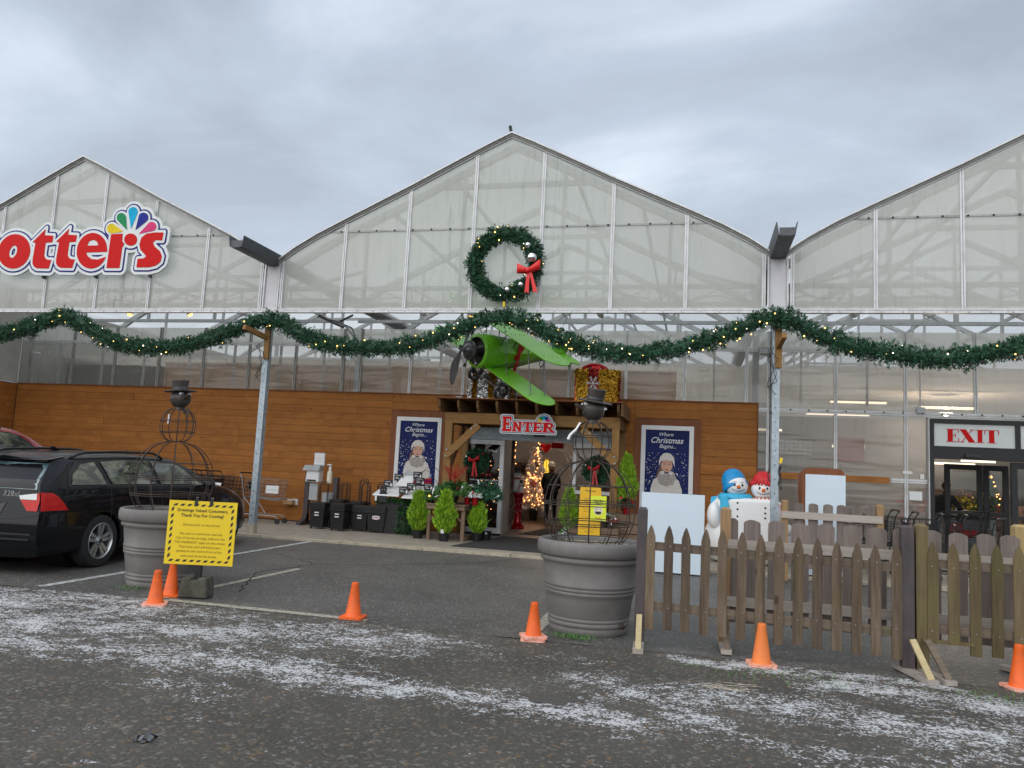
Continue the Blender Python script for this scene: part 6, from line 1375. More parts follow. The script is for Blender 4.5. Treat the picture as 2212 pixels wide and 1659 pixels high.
# ================================================================== POTS AND WIRE SNOWMEN
def big_pot(loc, label):
    t = thing('planter_pot', label, 'planter', loc, 0, 'large round planters holding wire snowmen')
    k = 1.0; pr = [(.345, 0), (.352, .012), (.358, .05), (.352, .062), (.366, .075), (.368, .10), (.360, .108), (.368, .118), (.370, .135), (.364, .142), (.372, .16), (.392, .30), (.398, .335), (.408, .345), (.409, .362), (.402, .369), (.411, .376), (.412, .394), (.405, .401), (.414, .408), (.415, .428), (.409, .436), (.428, .60), (.432, .61), (.452, .622), (.458, .640), (.452, .658), (.448, .663), (.470, .672), (.484, .69), (.490, .73), (.488, .77), (.478, .795), (.462, .803), (.446, .798), (.437, .78), (.432, .70)]
    MB().lathe(pr, 72, cap=False).build('pot', 'pot_grey', t, 50)
    MB().lathe([(.0, .735), (.433, .725)], 40, cap=False).build('soil', 'soil', t)
    n = 900; a = nrg.uniform(0, 6.283, n); r = .425*np.sqrt(nrg.rand(n)); s = nrg.uniform(.006, .014, n); ang = nrg.uniform(0, 6.28, (n, 3))
    tet = np.array([(1, 0, -.4), (-.6, .8, -.4), (-.6, -.8, -.4), (.1, 0, .7)]); V = np.zeros((n, 4, 3))
    for i in range(n): M = np.array(rotm(*(ang[i]*57))); V[i] = (tet*s[i]) @ M.T+np.array((r[i]*math.cos(a[i]), r[i]*math.sin(a[i]), .738+.02*nrg.rand()))
    ii = np.arange(n)[:, None]*4; F = np.concatenate([ii+np.array(x) for x in ((0, 1, 3), (1, 2, 3), (2, 0, 3), (0, 2, 1))])
    raw_mesh('stone_chips', V.reshape(-1, 3), F, 'stone_chip', t, 'stuff')
    return t
big_pot((-2.24, -5.27, -.006), 'grey round planter behind the yellow notice with a wire snowman in it'); pp = big_pot((2.36, -5.46, -.006), 'grey round planter at the end of the picket fence with a wire snowman in it')
MB().ball((.33, -.26, .10), .025, 8, 6).build('drain_plug', 'rust_wire', pp)
def wire_snowman(loc, label, face, tiltx, s=1.0, scarf=False):
    t = thing('wire_snowman', label, 'sculpture', loc, 0, 'wire snowmen in the planters')
    def rad(z):   # silhouette of the cage
        if z < 1.515: u = (z-1.085)/.43; return .37*math.sqrt(max(0, 1-abs(u)**2.15))+.045
        u = (z-1.695)/.185; return .135*math.sqrt(max(0, 1-u*u))+.045
    wires = 12
    for i in range(wires):
        a = 2*math.pi*i/wires+.13; Q = [((rad(z))*math.cos(a), rad(z)*math.sin(a), z) for z in np.linspace(.735, 1.515, 22)]
        MB().tube(Q, .0052, 6).build('cage_wire', 'rust_wire', t, 60)
        if i % 2 == 0 or True:
            Q = [(rad(z)*math.cos(a), rad(z)*math.sin(a), z) for z in np.linspace(1.516, 1.875, 14)]; MB().tube(Q, .0048, 6).build('cage_wire', 'rust_wire', t, 60)
    for z in (.80, .935, .955, 1.11, 1.13, 1.28, 1.515, 1.62, 1.74):
        r = rad(z)+.005; MB().tube([(r*math.cos(q), r*math.sin(q), z+.006*math.sin(q+z)) for q in np.linspace(0, 2*math.pi, 37)[:-1]], .0045, 5, closed=True).build('cage_hoop', 'rust_wire', t, 60)
    MB().lathe([(.055, 1.862), (.05, 1.875), (.05, 1.895), (.058, 1.91)], 16).build('neck_collar', 'iron_head', t, 40)
    fx, fy = math.cos(R(face)), math.sin(R(face)); F = Vector((fx, fy, 0)); S = Vector((-fy, fx, 0)); c = Vector((0, 0, 1.99))
    hd = MB().ball(c, (.108, .108, .112), 24, 16).build('head', 'iron_head', t, 60)
    for q in (-1, 1):
        p = c+F*.088+S*q*.045+Vector((0, 0, .045)); MB().ball(p, (.024, .024, .017), 12, 8).build('eye', 'white_paint', hd, 60); MB().ball(p+F*.019+Vector((0, 0, -.003)), .009, 8, 6).build('pupil', 'ink_black', hd, 60)
    Mx = (F+Vector((0, 0, .35))).to_track_quat('Z', 'Y').to_matrix(); MB().lathe([(.026, 0), (.018, .05), (.012, .085), (0, .10)], 12, c+F*.095+Vector((0, 0, .005)), Mx).build('nose', 'rust_wire', hd, 60)
    Q = []
    for i in range(11): a = -1.0+2.0*i/10; d = (F*math.cos(a*.75)+S*math.sin(a*.75)); Q.append(c+d*.106*math.cos(.35)+Vector((0, 0, -.052+.030*abs(a)**2)))
    MB().tube(Q, .0045, 5).build('smile', 'rust_wire', hd)
    m = rotm(tiltx[0], tiltx[1], 0); hc = c+m @ Vector((0, 0, .066))
    ht = MB().lathe([(.085, .004), (.158, .004), (.166, .010), (.158, .016), (.078, .022), (.080, .07), (.090, .125), (.086, .130), (.0, .126)], 32, hc, m).build('top_hat', 'iron_head', t, 40)
    MB().lathe([(.0805, .03), (.0835, .03), (.0855, .055), (.082, .055)], 32, hc, m, cap=False).build('hat_band', 'gun_metal', ht, 40)
    return t
w1 = wire_snowman((-2.24, -5.27, 0), 'wire snowman with a top hat looking right in the left planter', -25, (3, -4))
b = MB()
for k in range(6): a = -.5+k*.2; b.bar((.06, -.03, 1.86), (.15+.03*math.cos(a), -.08, 1.83+.10*math.sin(a)), .012, .006)
b.bar((.05, -.02, 1.885), (.13, -.07, 1.83), .04, .01); b.build('scarf_end', 'iron_head', w1)
MB().bar((0, -.16, 1.80), (.0, -.165, 1.70), .012, .01).build('tie', 'white_paint', w1)
w2 = wire_snowman((2.335, -5.46, 0), 'wire snowman with a top hat looking left in the right planter', 205, (6, 9))
MB().tube([(-.11, -.05, 1.86), (-.14, -.06, 1.80), (-.20, -.07, 1.74), (-.215, -.07, 1.70)], [.012, .014, .013, .016], 6).build('string_tassel', 'snow_white', w2)
MB().bb(.105, .13, -.05, -.045, 1.985, 2.005).build('price_tag', 'white_paint', w2)
# ================================================================== CONES
def cone(loc, label, m='orange_cone', mb='orange_cone', rz=0, double=False, s=1.0):
    t = thing('traffic_cone', label, 'traffic cone', loc, rz, 'orange traffic cones along the street edge')
    MB().lathe([(.078, .018), (.074, .024), (.070, .03), (.033, .285), (.034, .288), (.030, .31), (.024, .312), (.022, .29)], 28, cap=False).build('cone_body', m, t, 40)
    def base(z):
        q = []
        for (sx, sy, a0) in ((1, 1, 0), (-1, 1, 90), (-1, -1, 180), (1, -1, 270)):
            for k in range(5): a = R(a0+22.5*k); q.append((sx*.072+.032*math.cos(a), sy*.072+.032*math.sin(a)))
        return MB().prism(q, z, z+.018, 'XY')
    base(0).build('base', mb, t)
    if double: base(.022).build('base', mb, t).rotation_euler = (0, 0, .3)
    t.scale = (s, s, s); return t
cone((-1.52, -6.30, 0), 'bright orange cone nearest the street left of the yellow notice', 'orange_cone', 'cone_frosted', 30); cone((-1.72, -5.82, -.006), 'bright orange cone between the left planter and the notice base', rz=20)
cone((.31, -6.0, 0), 'lone orange cone in the middle of the parking lot entrance', rz=5); cone((1.995, -6.14, 0), 'orange cone on a doubled frosted base left of the right planter', 'orange_cone', 'cone_frosted', 10, True, .98)
cone((3.80, -6.20, 0), 'faded scuffed orange cone in front of the picket fence', 'orange_faded', 'cone_frosted', 8); cone((5.60, -6.10, 0), 'orange cone cut by the right edge of the picture', 'orange_cone', 'cone_frosted', 15)
# ================================================================== YELLOW PARKING NOTICE
t = thing('parking_notice', 'yellow parking notice with striped black border clipped to a post in a concrete block', 'sign', (-1.47, -5.78, 0), 15)
w, h = .335, .31; zc = .617
MB().bb(-w, w, -.012, 0, zc-h, zc+h).build('board', 'sign_yellow', t)
b = MB(); st = .055
def hazard(b, x0, x1, z0, z1, n, horiz):
    for i in range(n):
        if horiz: L = (x1-x0)/n; a = x0+i*L; b.add([(a+.008, -.0135, z0), (a+L*.62, -.0135, z0), (a+L*.62+.022, -.0135, z1), (a+.03, -.0135, z1)], [(0, 1, 2, 3)])
        else: L = (z1-z0)/n; a = z0+i*L; b.add([(x0, -.0135, a+.006), (x1, -.0135, a+.028), (x1, -.0135, a+L*.60+.022), (x0, -.0135, a+L*.60)], [(0, 1, 2, 3)])
hazard(b, -w+.03, w-.03, zc+h-.052, zc+h-.030, 9, True); hazard(b, -w+.03, w-.03, zc-h+.026, zc-h+.048, 9, True); hazard(b, -w+.028, -w+.052, zc-h+.05, zc+h-.055, 8, False); hazard(b, w-.052, w-.028, zc-h+.05, zc+h-.055, 8, False)
b.build('striped_border', 'ink_black', t)
for i, (s, z, wd) in enumerate((('Greetings Valued Customers,', .215, .50), ('Thank You For Coming!', .165, .42), ('Did you park on the street?', .075, .36), ('We want to remind you that the', -.012, .42), ('City of Surrey strongly enforces the', -.055, .48), ('"NO PARKING" signs on the street.', -.097, .50), ('They have, and will ticket cars', -.140, .41), ('parked on the road in front of the', -.182, .44), ('store and down the street.', -.225, .35))):
    text(s, (0, -.0145, zc+z), wd, None, 'ink_black' if i < 2 else 'ink_faded', t, offset=.014 if i < 2 else 0)
MB().bb(-.028, .028, .002, .05, .05, zc+h*.9).build('post', 'black_plastic', t)
bl = MB(); q = [(-.145, .0), (.14, .0), (.135, .09), (.115, .19), (.03, .19), (.03, .165), (-.03, .165), (-.03, .19), (-.112, .195), (-.135, .09)]; bl.prism(q, -.085, .12); mat('mossy_block', (.085, .08, .062), .9, 0, .4, 9, bump=.4, bs=60, dirt=(.03, .04, .012), dirt_amt=.8, dirt_s=5); o = bl.build('block', 'mossy_block', t); mdf = o.modifiers.new('b', 'BEVEL'); mdf.width = .018; mdf.segments = 2
for x in (-.07, .08):
    c = MB().prism([(-.018, zc+h-.04), (.018, zc+h-.04), (.014, zc+h+.012), (-.014, zc+h+.012)], -.020, .010).build('binder_clip', 'black_plastic', t); c.location.x = x
    MB().tube([(x-.008, -.004, zc+h+.01), (x-.012, -.006, zc+h+.035), (x+.012, -.006, zc+h+.035), (x+.008, -.004, zc+h+.01)], .0025, 5).build('clip_wire', 'chrome', c).location.x = -x
# ================================================================== FENCES
def pk_mesh(w, z0, z1, kind, th=.018):
    h = w/2
    if kind == 'gothic': P = [(-h, z0), (h, z0), (h, z1-.105), (h*.88, z1-.085), (h*.55, z1-.04), (h*.22, z1-.012), (0, z1), (-h*.22, z1-.012), (-h*.55, z1-.04), (-h*.88, z1-.085), (-h, z1-.105)]
    else: P = [(-h, z0), (h, z0), (h, z1-.028), (h*.82, z1-.016), (h*.3, z1-.002), (-h*.3, z1), (-h*.82, z1-.014), (-h, z1-.030)]
    return MB().prism(P, -th/2, th/2)
def picket(par, x, y, z0, z1, w, kind, m, th=.018):
    o = pk_mesh(w, z0, z1, kind, th).build('picket', m, par); o.location = (x, y, 0); o.rotation_euler = (rng.uniform(-.008, .008), rng.uniform(-.009, .009), rng.uniform(-.03, .03))
    b = MB()
    for z in ((.82, .33) if kind == 'gothic' else (.86, .38)): b.lathe([(.006, 0), (.006, .003)], 7, (rng.uniform(-.012, .012), -th/2, z+rng.uniform(-.01, .01)), rotm(90))
    b.build('nail', 'chrome_wire', o, kind='stuff'); return o
def fpost(par, x, y, w, z, m, cap='bevel'):
    b = MB().bb(x-w/2, x+w/2, y-w/2, y+w/2, .012, z-.02); h = w/2
    b.add([(x-h, y-h, z-.02), (x+h, y-h, z-.02), (x+h, y+h, z-.02), (x-h, y+h, z-.02), (x-h*.55, y-h*.55, z), (x+h*.55, y-h*.55, z), (x+h*.55, y+h*.55, z), (x-h*.55, y+h*.55, z)], [(4, 5, 6, 7), (0, 1, 5, 4), (1, 2, 6, 5), (2, 3, 7, 6), (3, 0, 4, 7)])
    return b.build('post', m, par)
def foot(par, x, y, l, m='rail_pale', stake='stake_yellow', yaw=0, lead=0):
    d = rotm(0, 0, yaw); f = MB(); q = [Vector((a*.042, c, zz_)) for zz_ in (.002, .036) for a, c in ((-1, -l), (1, -l), (1, .18), (-1, .18))]; f.add([d @ p+Vector((x, y, 0)) for p in q], [(0, 3, 2, 1), (4, 5, 6, 7), (0, 1, 5, 4), (1, 2, 6, 5), (2, 3, 7, 6), (3, 0, 4, 7)]); f.build('foot', m, par)
    a = d @ Vector((0, -l+.03, .03)); c = d @ Vector((0, -.055, .26)); MB().bar(Vector((x, y, 0))+a, Vector((x, y, 0))+c, .045, .022, (0, -1, .5)).build('stake', stake, par)
F1 = thing('picket_fence', 'weathered pointed picket fence between two dark posts beside the right planter', 'fence', (0, 0, 0), 0, 'picket fences')
for k in range(14):
    x = 2.93+k*.1447; z1 = 1.0-.0034*k; picket(F1, x, -5.965, .155-.004*k+rng.uniform(-.012, .008), z1+rng.uniform(-.006, .006), .074, 'gothic', 'picket_wood')
b = MB(); 
for zt, zb in ((.855, .785), (.365, .295)): MB().prism([(2.86, zb), (4.86, zb-.035), (4.86, zt-.035), (2.86, zt)], -5.953, -5.925).build('rail', 'rail_wood', F1)
fpost(F1, 2.85, -5.93, .080, 1.135, 'post_dark'); fpost(F1, 4.895, -5.92, .088, 1.115, 'post_dark')
foot(F1, 2.85, -5.975, .30, 'rail_pale', 'stake_yellow', 3); foot(F1, 4.895, -5.97, .34, 'rail_pale', 'stake_yellow', 14)
F1b = thing('picket_fence', 'greenish mossy pointed picket fence running off the right edge', 'fence', (0, 0, 0), 0, 'picket fences')
for k in range(11):
    x = 5.075+k*.1475; picket(F1b, x, -5.93, .262 if k < 2 else .165+rng.uniform(-.01, .01), 1.0+.003*k, .078, 'gothic', 'picket_green')
for zt, zb in ((.865, .80), (.375, .305)): MB().bb(5.0, 6.65, -5.918, -5.89, zb, zt).build('rail', 'rail_wood', F1b)
MB().bb(5.0, 5.36, -5.945, -5.919, .235, .262).build('rail', 'picket_green', F1b)
fpost(F1b, 5.005, -5.885, .088, 1.135, 'picket_green'); foot(F1b, 5.005, -5.93, .34, 'rail_pale', 'rail_wood', 18); fpost(F1b, 6.5, -5.88, .088, 1.13, 'picket_green'); foot(F1b, 5.80, -5.60, .3, 'rail_pale', 'rail_wood', 30)
F2 = thing('picket_fence', 'grey fence of wide round topped boards close behind the pointed pickets', 'fence', (0, 0, 0), 0, 'picket fences')
for x in (3.61, 3.765, 3.955, 4.15, 4.35, 4.55, 4.745, 4.94, 5.15, 5.345, 5.545, 5.725, 5.93, 6.13, 6.33): picket(F2, x, -5.61, .20, 1.072+rng.uniform(-.006, .004), .138 if x > 3.7 else .075, 'dog', 'picket_grey')
for zt, zb in ((.895, .815), (.415, .335)): MB().bb(3.56, 6.5, -5.655, -5.622, zb, zt).build('rail', 'rail_pale', F2)
fpost(F2, 3.54, -5.60, .088, 1.165, 'post_tan'); fpost(F2, 5.815, -5.56, .098, 1.16, 'post_yellow'); foot(F2, 3.54, -5.65, .32, 'rail_pale', 'rail_wood', 2)
F3 = thing('picket_fence', 'short grey board fence with brown posts near the kerb by the white board', 'fence', (0, 0, 0), 0, 'picket fences')
for x in (4.74, 4.93, 5.13, 5.315, 5.52, 5.70): picket(F3, x, -.72, .2, 1.13, .13, 'dog', 'picket_grey')
for zt, zb in ((1.0, .90), (.47, .38)): MB().bb(4.5, 5.85, -.77, -.733, zb, zt).build('rail', 'rail_pale', F3)
fpost(F3, 4.55, -.70, .09, 1.16, 'post_tan'); fpost(F3, 5.82, -.70, .095, 1.165, 'post_tan')
# ================================================================== WHITE BOARDS
def aframe(name, label, x0, x1, z1, y, white, frame_m, arch=False):
    t = thing(name, label, 'sign board', ((x0+x1)/2, y, 0)); w = (x1-x0)/2
    a, c, zt, zb = white
    MB().bb(a, c, -.045, -.03, zb, zt).build('panel', 'white_board', t)
    P = [(-w, .03), (w, .03), (w, z1-.06)]+([(w-.05, z1-.01), (w-.12, z1), (-w+.12, z1), (-w+.05, z1-.01)] if arch else [(w-.02, z1), (-w+.02, z1)])+[(-w, z1-.06)]
    MB().prism(P, -.028, .0).build('front_frame', frame_m, t); b = MB().prism(P, .0, .025); o = b.build('back_frame', frame_m, t); o.rotation_euler = (R(-14), 0, 0); o.location = (0, .0, .0); o.location.y = .03+z1*math.sin(R(14))*0
    return t
t = aframe('sandwich_board', 'blank white board in front of the blue poster behind the picket fence', 2.53, 3.40, 1.10, -.85, (-.455, .455, 1.165, .015), 'black_plastic'); MB().tube([(.2, .0, 1.09), (.2, .0, 1.16), (.34, .0, 1.16), (.34, .0, 1.09)], .010, 6).build('handle', 'black_plastic', t)
aframe('sandwich_board', 'brown framed board with blank white panel right of the galvanised post', 4.86, 5.47, 1.655, -.02, (-.25, .32, 1.555, .05), 'stained_trim', True)
# ================================================================== PAIR OF SNOWMEN
SM = thing('snowman_couple', 'glossy pair of snowmen in blue and red hats hugging behind the fences', 'sculpture', (0, 0, .03))
def grow(balls, name, m, par, sub=2, res=.05):
    mb = bpy.data.metaballs.new(name); mb.resolution = res; mb.threshold = .35
    for (x, y, z, rx, ry, rz_) in balls:
        e = mb.elements.new(type='ELLIPSOID'); e.co = (x, y, z); k = max(rx, ry, rz_); e.radius = k*1.62; e.size_x, e.size_y, e.size_z = rx/k, ry/k, rz_/k; e.stiffness = 2
    o = bpy.data.objects.new(name, mb); COL.objects.link(o); bpy.context.view_layer.update(); dg = bpy.context.evaluated_depsgraph_get(); me = bpy.data.meshes.new_from_object(o.evaluated_get(dg)); bpy.data.objects.remove(o); bpy.data.metaballs.remove(mb)
    me.polygons.foreach_set('use_smooth', [True]*len(me.polygons)); return link(name, me, m, par)
def stack(cx, cy, prof, n=36, sy=1.0): return [(r, z) for r, z in prof]
bl = MB()
def vlathe(b, cx, cy, prof, sy=.85, n=36):
    s0 = len(b.v); b.lathe(prof, n); 
    for i in range(s0, len(b.v)): x, y, z = b.v[i]; b.v[i] = (cx+x, cy+y*sy, z)
vlathe(bl, 3.90, 1.12, [(.20, 0), (.33, .05), (.42, .20), (.455, .38), (.44, .54), (.39, .66), (.365, .72), (.385, .80), (.385, .90), (.35, 1.0), (.27, 1.09), (.17, 1.14), (.10, 1.16)])
vlathe(bl, 4.46, 1.12, [(.18, 0), (.30, .05), (.38, .20), (.41, .36), (.39, .52), (.345, .62), (.325, .68), (.345, .76), (.34, .86), (.30, .97), (.21, 1.05), (.12, 1.09)])
bl.build('bodies', 'snow_white', SM, 60)
b = MB(); q = []
for (sx, sz, a0) in ((1, 1, 0), (-1, 1, 90), (-1, -1, 180), (1, -1, 270)):
    for k in range(6): a = R(a0+18*k); q.append((4.19+sx*.25+.19*math.cos(a), .66+sz*.26+.17*math.sin(a)))
b.prism(q, .70, 1.05); fp = b.build('front_panel', 'snow_white', SM); md = fp.modifiers.new('bevel', 'BEVEL'); md.width = .06; md.segments = 4; fp.data.polygons.foreach_set('use_smooth', [True]*len(fp.data.polygons)); fp.data.set_sharp_from_angle(angle=R(50))
for x, zs in ((3.965, (1.01, .905, .79)), (4.40, (.95, .865, .785))):
    for z in zs: MB().ball((x, .70, z), (.017, .008, .017), 12, 8).build('button', 'ink_black', SM, 60)
def head(cx, cz, r, hatm, hat, nose, yaw):
    cy = .96; h = MB().ball((cx, cy, cz), (r, r*.95, r*.93), 28, 20).build('head', 'snow_white', SM, 60)
    fx = math.sin(R(yaw)); f = Vector((fx, -math.cos(R(yaw)), 0)); s = Vector((math.cos(R(yaw)), fx, 0)); c = Vector((cx, cy, cz))
    def on(u, v, lift=0): d = (f*math.cos(u)*math.cos(v)+s*math.sin(u)*math.cos(v)+Vector((0, 0, math.sin(v)))); return c+Vector((d.x*(r+lift), d.y*(r*.95+lift), d.z*(r*.93+lift)))
    for q in (-.34, .34):
        MB().ball(on(q, .10), (.018, .010, .024), 10, 8).build('eye', 'ink_black', h, 60); MB().tube([on(q+(k-3)*.055, .36+.03*math.cos((k-3)*.5), .002) for k in range(7)], .004, 5).build('eyebrow', 'ink_black', h)
    Mx = f.to_track_quat('Z', 'Y').to_matrix(); MB().lathe([(.034, -.01), (.032, .015), (.022, .05), (.008, .065), (0, .067)], 14, on(0, -.10, -.004), Mx).build('nose', 'terracotta_orange', h, 60)
    MB().tube([on(q, -.52+.22*(q/.6)**2, .002) for q in np.linspace(-.62, .62, 15)], .005, 6).build('smile', 'ink_black', h)
    return h
h1 = head(3.955, 1.285, .185, 'hat_blue', None, None, 8); h2 = head(4.37, 1.25, .180, 'hat_red', None, None, 2)
m1 = rotm(-16, -18, 0); b = MB(); b.lathe([(.20, -.085), (.207, -.05), (.20, .0), (.198, .04), (.185, .12), (.15, .19), (.10, .235), (.04, .258), (0, .262)], 32, (3.925, 1.02, 1.32), m1, cap=False); b.lathe([(.193, -.10), (.215, -.085), (.222, -.055), (.215, -.025), (.198, -.01)], 32, (3.925, 1.02, 1.32), m1, cap=False); b.build('blue_hat', 'hat_blue', SM, 60)
m2 = rotm(-14, 6, 0); b = MB(); b.lathe([(.186, .0), (.183, .055), (.160, .14), (.112, .205), (.055, .232), (0, .238)], 36, (4.38, 1.0, 1.315), m2, cap=False)
for i in range(22): a = i*math.pi/11; b.ball(Vector((4.38, 1.0, 1.315))+m2 @ Vector((.194*math.cos(a), .194*math.sin(a), -.005)), (.026, .026, .048), 8, 6, m2)
b.build('red_hat', 'hat_red', SM, 60)
b = MB(); b.lathe([(.25, 1.03), (.285, 1.06), (.28, 1.12), (.235, 1.16), (.19, 1.15)], 32, (3.94, 1.0, 0), cap=False); b.build('blue_scarf', 'scarf_blue', SM, 60)
b = MB(); b.prism([(3.68, 1.12), (3.80, 1.13), (3.83, .95), (3.87, .72), (3.86, .66), (3.74, .66), (3.69, .85)], .66, .705); o = b.build('scarf_tail', 'scarf_blue', SM); md = o.modifiers.new('b', 'BEVEL'); md.width = .015; md.segments = 2
b = MB(); b.prism([(3.55, 1.08), (3.64, 1.10), (3.60, .62), (3.55, .60), (3.52, .8)], 1.0, 1.05); b.build('scarf_tail', 'scarf_blue', SM)
# striped collar: alternating wedges
for i in range(15):
    a0, a1 = R(196+i*11), R(196+(i+1)*11); P = []
    for r, z in ((.15, 1.115), (.255, 1.03), (.265, 1.0)):
        for a in (a0, a1): P.append((4.38+r*math.cos(a), 1.0+r*1.05*math.sin(a), z))
    MB().add(P, [(0, 1, 3, 2), (2, 3, 5, 4)]).build('collar_stripe', 'hat_red' if i % 2 else 'cream', SM)
b = MB().prism([(4.66, 1.02), (4.74, 1.0), (4.75, .80), (4.68, .78)], .9, .95); b.build('red_scarf_tail', 'hat_red', SM)
b = MB().ball((4.70, .98, .60), (.16, .12, .13), 14, 10); b.build('mitten', 'snow_white', SM, 60); b = MB().ball((3.60, .88, .78), (.12, .14, .22), 14, 10); b.build('arm', 'snow_white', SM, 60)
# ================================================================== PLANTS BY THE DOOR
def cypress(loc, label, h, w, pot_r=.10, pot_h=.15, tag_=False, seed=0):
    t = thing('lemon_cypress', label, 'potted tree', loc, seed*40, 'lime green potted cypresses')
    MB().lathe([(pot_r*.86, 0), (pot_r, pot_h*.93), (pot_r*1.06, pot_h*.94), (pot_r*1.06, pot_h), (pot_r*.95, pot_h), (pot_r*.93, pot_h*.9), (0, pot_h*.9)], 20).build('pot', 'black_plastic', t, 40)
    MB().tube([(0, 0, pot_h*.8), (0, 0, pot_h+h*.7)], .012, 6).build('trunk', 'bench_wood', t)
    rs = np.random.RandomState(seed+5); n = int(3600*w/.34)
    u = rs.rand(n)**.9; prof = np.sin(np.pi*np.clip(u*.93+.06, 0, 1))**.75*(1-.55*u)*1.28; prof = prof/prof.max(); w = w*.90
    lump = 1+.22*np.sin(u*31+rs.uniform(0, 6.28)*0+3*np.sin(u*9))+0*u; a = rs.uniform(0, 6.283, n)
    rr = w/2*prof*(.35+.65*np.sqrt(rs.rand(n)))*(1+.20*np.sin(a*5+u*14)+.12*np.sin(a*3-u*31))
    P = np.c_[rr*np.cos(a), rr*np.sin(a), pot_h-.02+u*h*.93]; D = np.c_[.5*np.cos(a), .5*np.sin(a), np.full(n, 1.05)]
    ex = rs.rand(n) < .10; P[ex, :2] *= 1.10; v, f = blades(P, D, np.where(ex, .13, .085), .016, .26, rs); k = np.arange(n) % 3 == 0
    for m, sel in (('cedar_bush', ~k), ('cedar_bush_tip', k)):
        fm = f[sel]; idx = np.unique(fm); mp_ = np.zeros(len(v), int); mp_[idx] = np.arange(len(idx)); raw_mesh('foliage', v[idx], mp_[fm], m, t)
    if tag_: MB().bb(-.03, .03, -w*.36, -w*.355, pot_h+.0, pot_h+.07).build('plant_label', 'white_paint', t).rotation_euler = (0, 0, R(-seed*40))
    return t
cypress((-1.77, 1.28, .03), 'lime green potted cypress at the left end of the wooden table', .74, .37, .10, .15, False, 1)
cypress((-1.19, 1.08, .03), 'tallest lime green potted cypress with a white label before the table', .78, .35, .10, .15, True, 0)
cypress((-.68, 1.52, .03), 'small lime green potted cypress at the right end of the table', .55, .28, .10, .16, False, 2)
tag_p = thing('plant_pot', 'empty looking black pot tucked behind the small cypress', 'pot', (-.60, 1.86, .03)); MB().lathe([(.09, 0), (.105, .17), (.10, .17), (.08, .02)], 18).build('pot', 'black_plastic', tag_p, 40); MB().bb(.01, .05, -.112, -.108, .12, .155).build('price_label', 'white_paint', tag_p)
cypress((2.05, 1.75, .74), 'lime green potted cypress standing on the crates right of the door', .95, .33, .09, .12, False, 3)
cypress((.97, 2.0, .20), 'lime green potted cypress behind the right planter in the doorway', .78, .30, .09, .14, False, 4)
# ------------------------------------------------------------------ weathered table
t = thing('plant_table', 'weathered wooden table carrying planted arrangements left of the door', 'table', (-1.16, 1.90, .03))
for k in range(6): MB().bb(-.45, .33, -.75+k*.25, -.755+(k+1)*.25, .645, .668).build('table_board', 'bench_wood', t)
for x0, x1, y0, y1 in ((-.43, .31, -.735, -.70), (-.43, .31, .70, .735), (-.43, -.395, -.70, .70), (.275, .31, -.70, .70)): MB().bb(x0, x1, y0, y1, .57, .643).build('apron', 'bench_wood', t)
for x in (-.42, .24):
    for y in (-.69, .63): MB().bb(x, x+.065, y, y+.06, 0, .569).build('leg', 'bench_upright', t)
for (x0, x1) in ((-.36, -.16), (.24, .04)): MB().bar((x0, -.665, .36), (x1, -.665, .56), .03, .05, (0, 1, 0)).build('brace', 'bench_wood', t)
MB().bb(.245, .30, -.62, .62, .0, .07).build('stretcher', 'bench_wood', t)
def arrangement(loc, label, r, h, potm, pr, ph, leaf=('leaf_dark', 'leaf_mid'), n=420, extras=(), droop=-.1, twig=False, seed=0, ln=.13, wd=.05):
    t = thing('winter_arrangement', label, 'plant', loc, 0, 'winter planters by the entrance')
    MB().lathe([(pr*.78, 0), (pr, ph*.92), (pr*1.06, ph*.93), (pr*1.06, ph), (pr*.9, ph), (0, ph*.9)], 18).build('pot', potm, t, 40)
    rs = np.random.RandomState(seed+21); a = rs.uniform(0, 6.283, n); u = rs.rand(n); rr = r*np.sqrt(u)*.8
    P = np.c_[rr*np.cos(a), rr*np.sin(a), ph+h*(.15+.75*rs.rand(n)*(1-.6*u))]; D = np.c_[np.cos(a), np.sin(a), .75-1.4*u+droop+0*a]
    v, f = blades(P, D, ln, wd, .35, rs)
    for i, m in enumerate(leaf):
        fm = f[np.arange(n) % len(leaf) == i]; idx = np.unique(fm); mp_ = np.zeros(len(v), int); mp_[idx] = np.arange(len(idx)); raw_mesh('foliage', v[idx], mp_[fm], m, t)
    # fine needles between the broad leaves
    n2 = n*3; a = rs.uniform(0, 6.283, n2); u = rs.rand(n2); rr = r*np.sqrt(u); P = np.c_[rr*np.cos(a), rr*np.sin(a), ph+h*(.1+.6*rs.rand(n2)*(1-.7*u))]; v, f = blades(P, np.c_[np.cos(a), np.sin(a), .5-1.2*u+droop], ln*.75, .010, .35, rs); raw_mesh('needles', v, f, leaf[-1], t)
    if twig:
        b = MB()
        for i in range(16): a_ = rs.uniform(0, 6.28); d = rs.uniform(.1, .30); b.tube([(0, 0, ph+.1), (d*.5*math.cos(a_), d*.4*math.sin(a_), ph+h+.12), (d*math.cos(a_), d*.7*math.sin(a_), ph+h+rs.uniform(.2, .36))], .004, 4)
        b.build('red_twig', 'berry_red', t, 'raw'); b = MB()
        for i in range(150): a_ = rs.uniform(0, 6.28); q = rs.rand(); d = .22*q; b.ball((d*math.cos(a_), d*math.sin(a_), ph+h+.08+.24*q*rs.uniform(.6, 1.1)), .009, 5, 4)
        b.build('berries', 'berry_red', t, 'raw', kind='stuff')
    for (x, y, z, q, m) in extras: MB().ball((x, y, z), q, 12, 8).build('bauble', m, t, 60)
    return t
def ptag(par, x, y, z, rz): o = MB().bb(-.012, .012, -.001, .001, 0, .12).build('plant_label', 'white_paint', par); o.location = (x, y, z); o.rotation_euler = (R(-20), R(rz), 0)
TT = .70
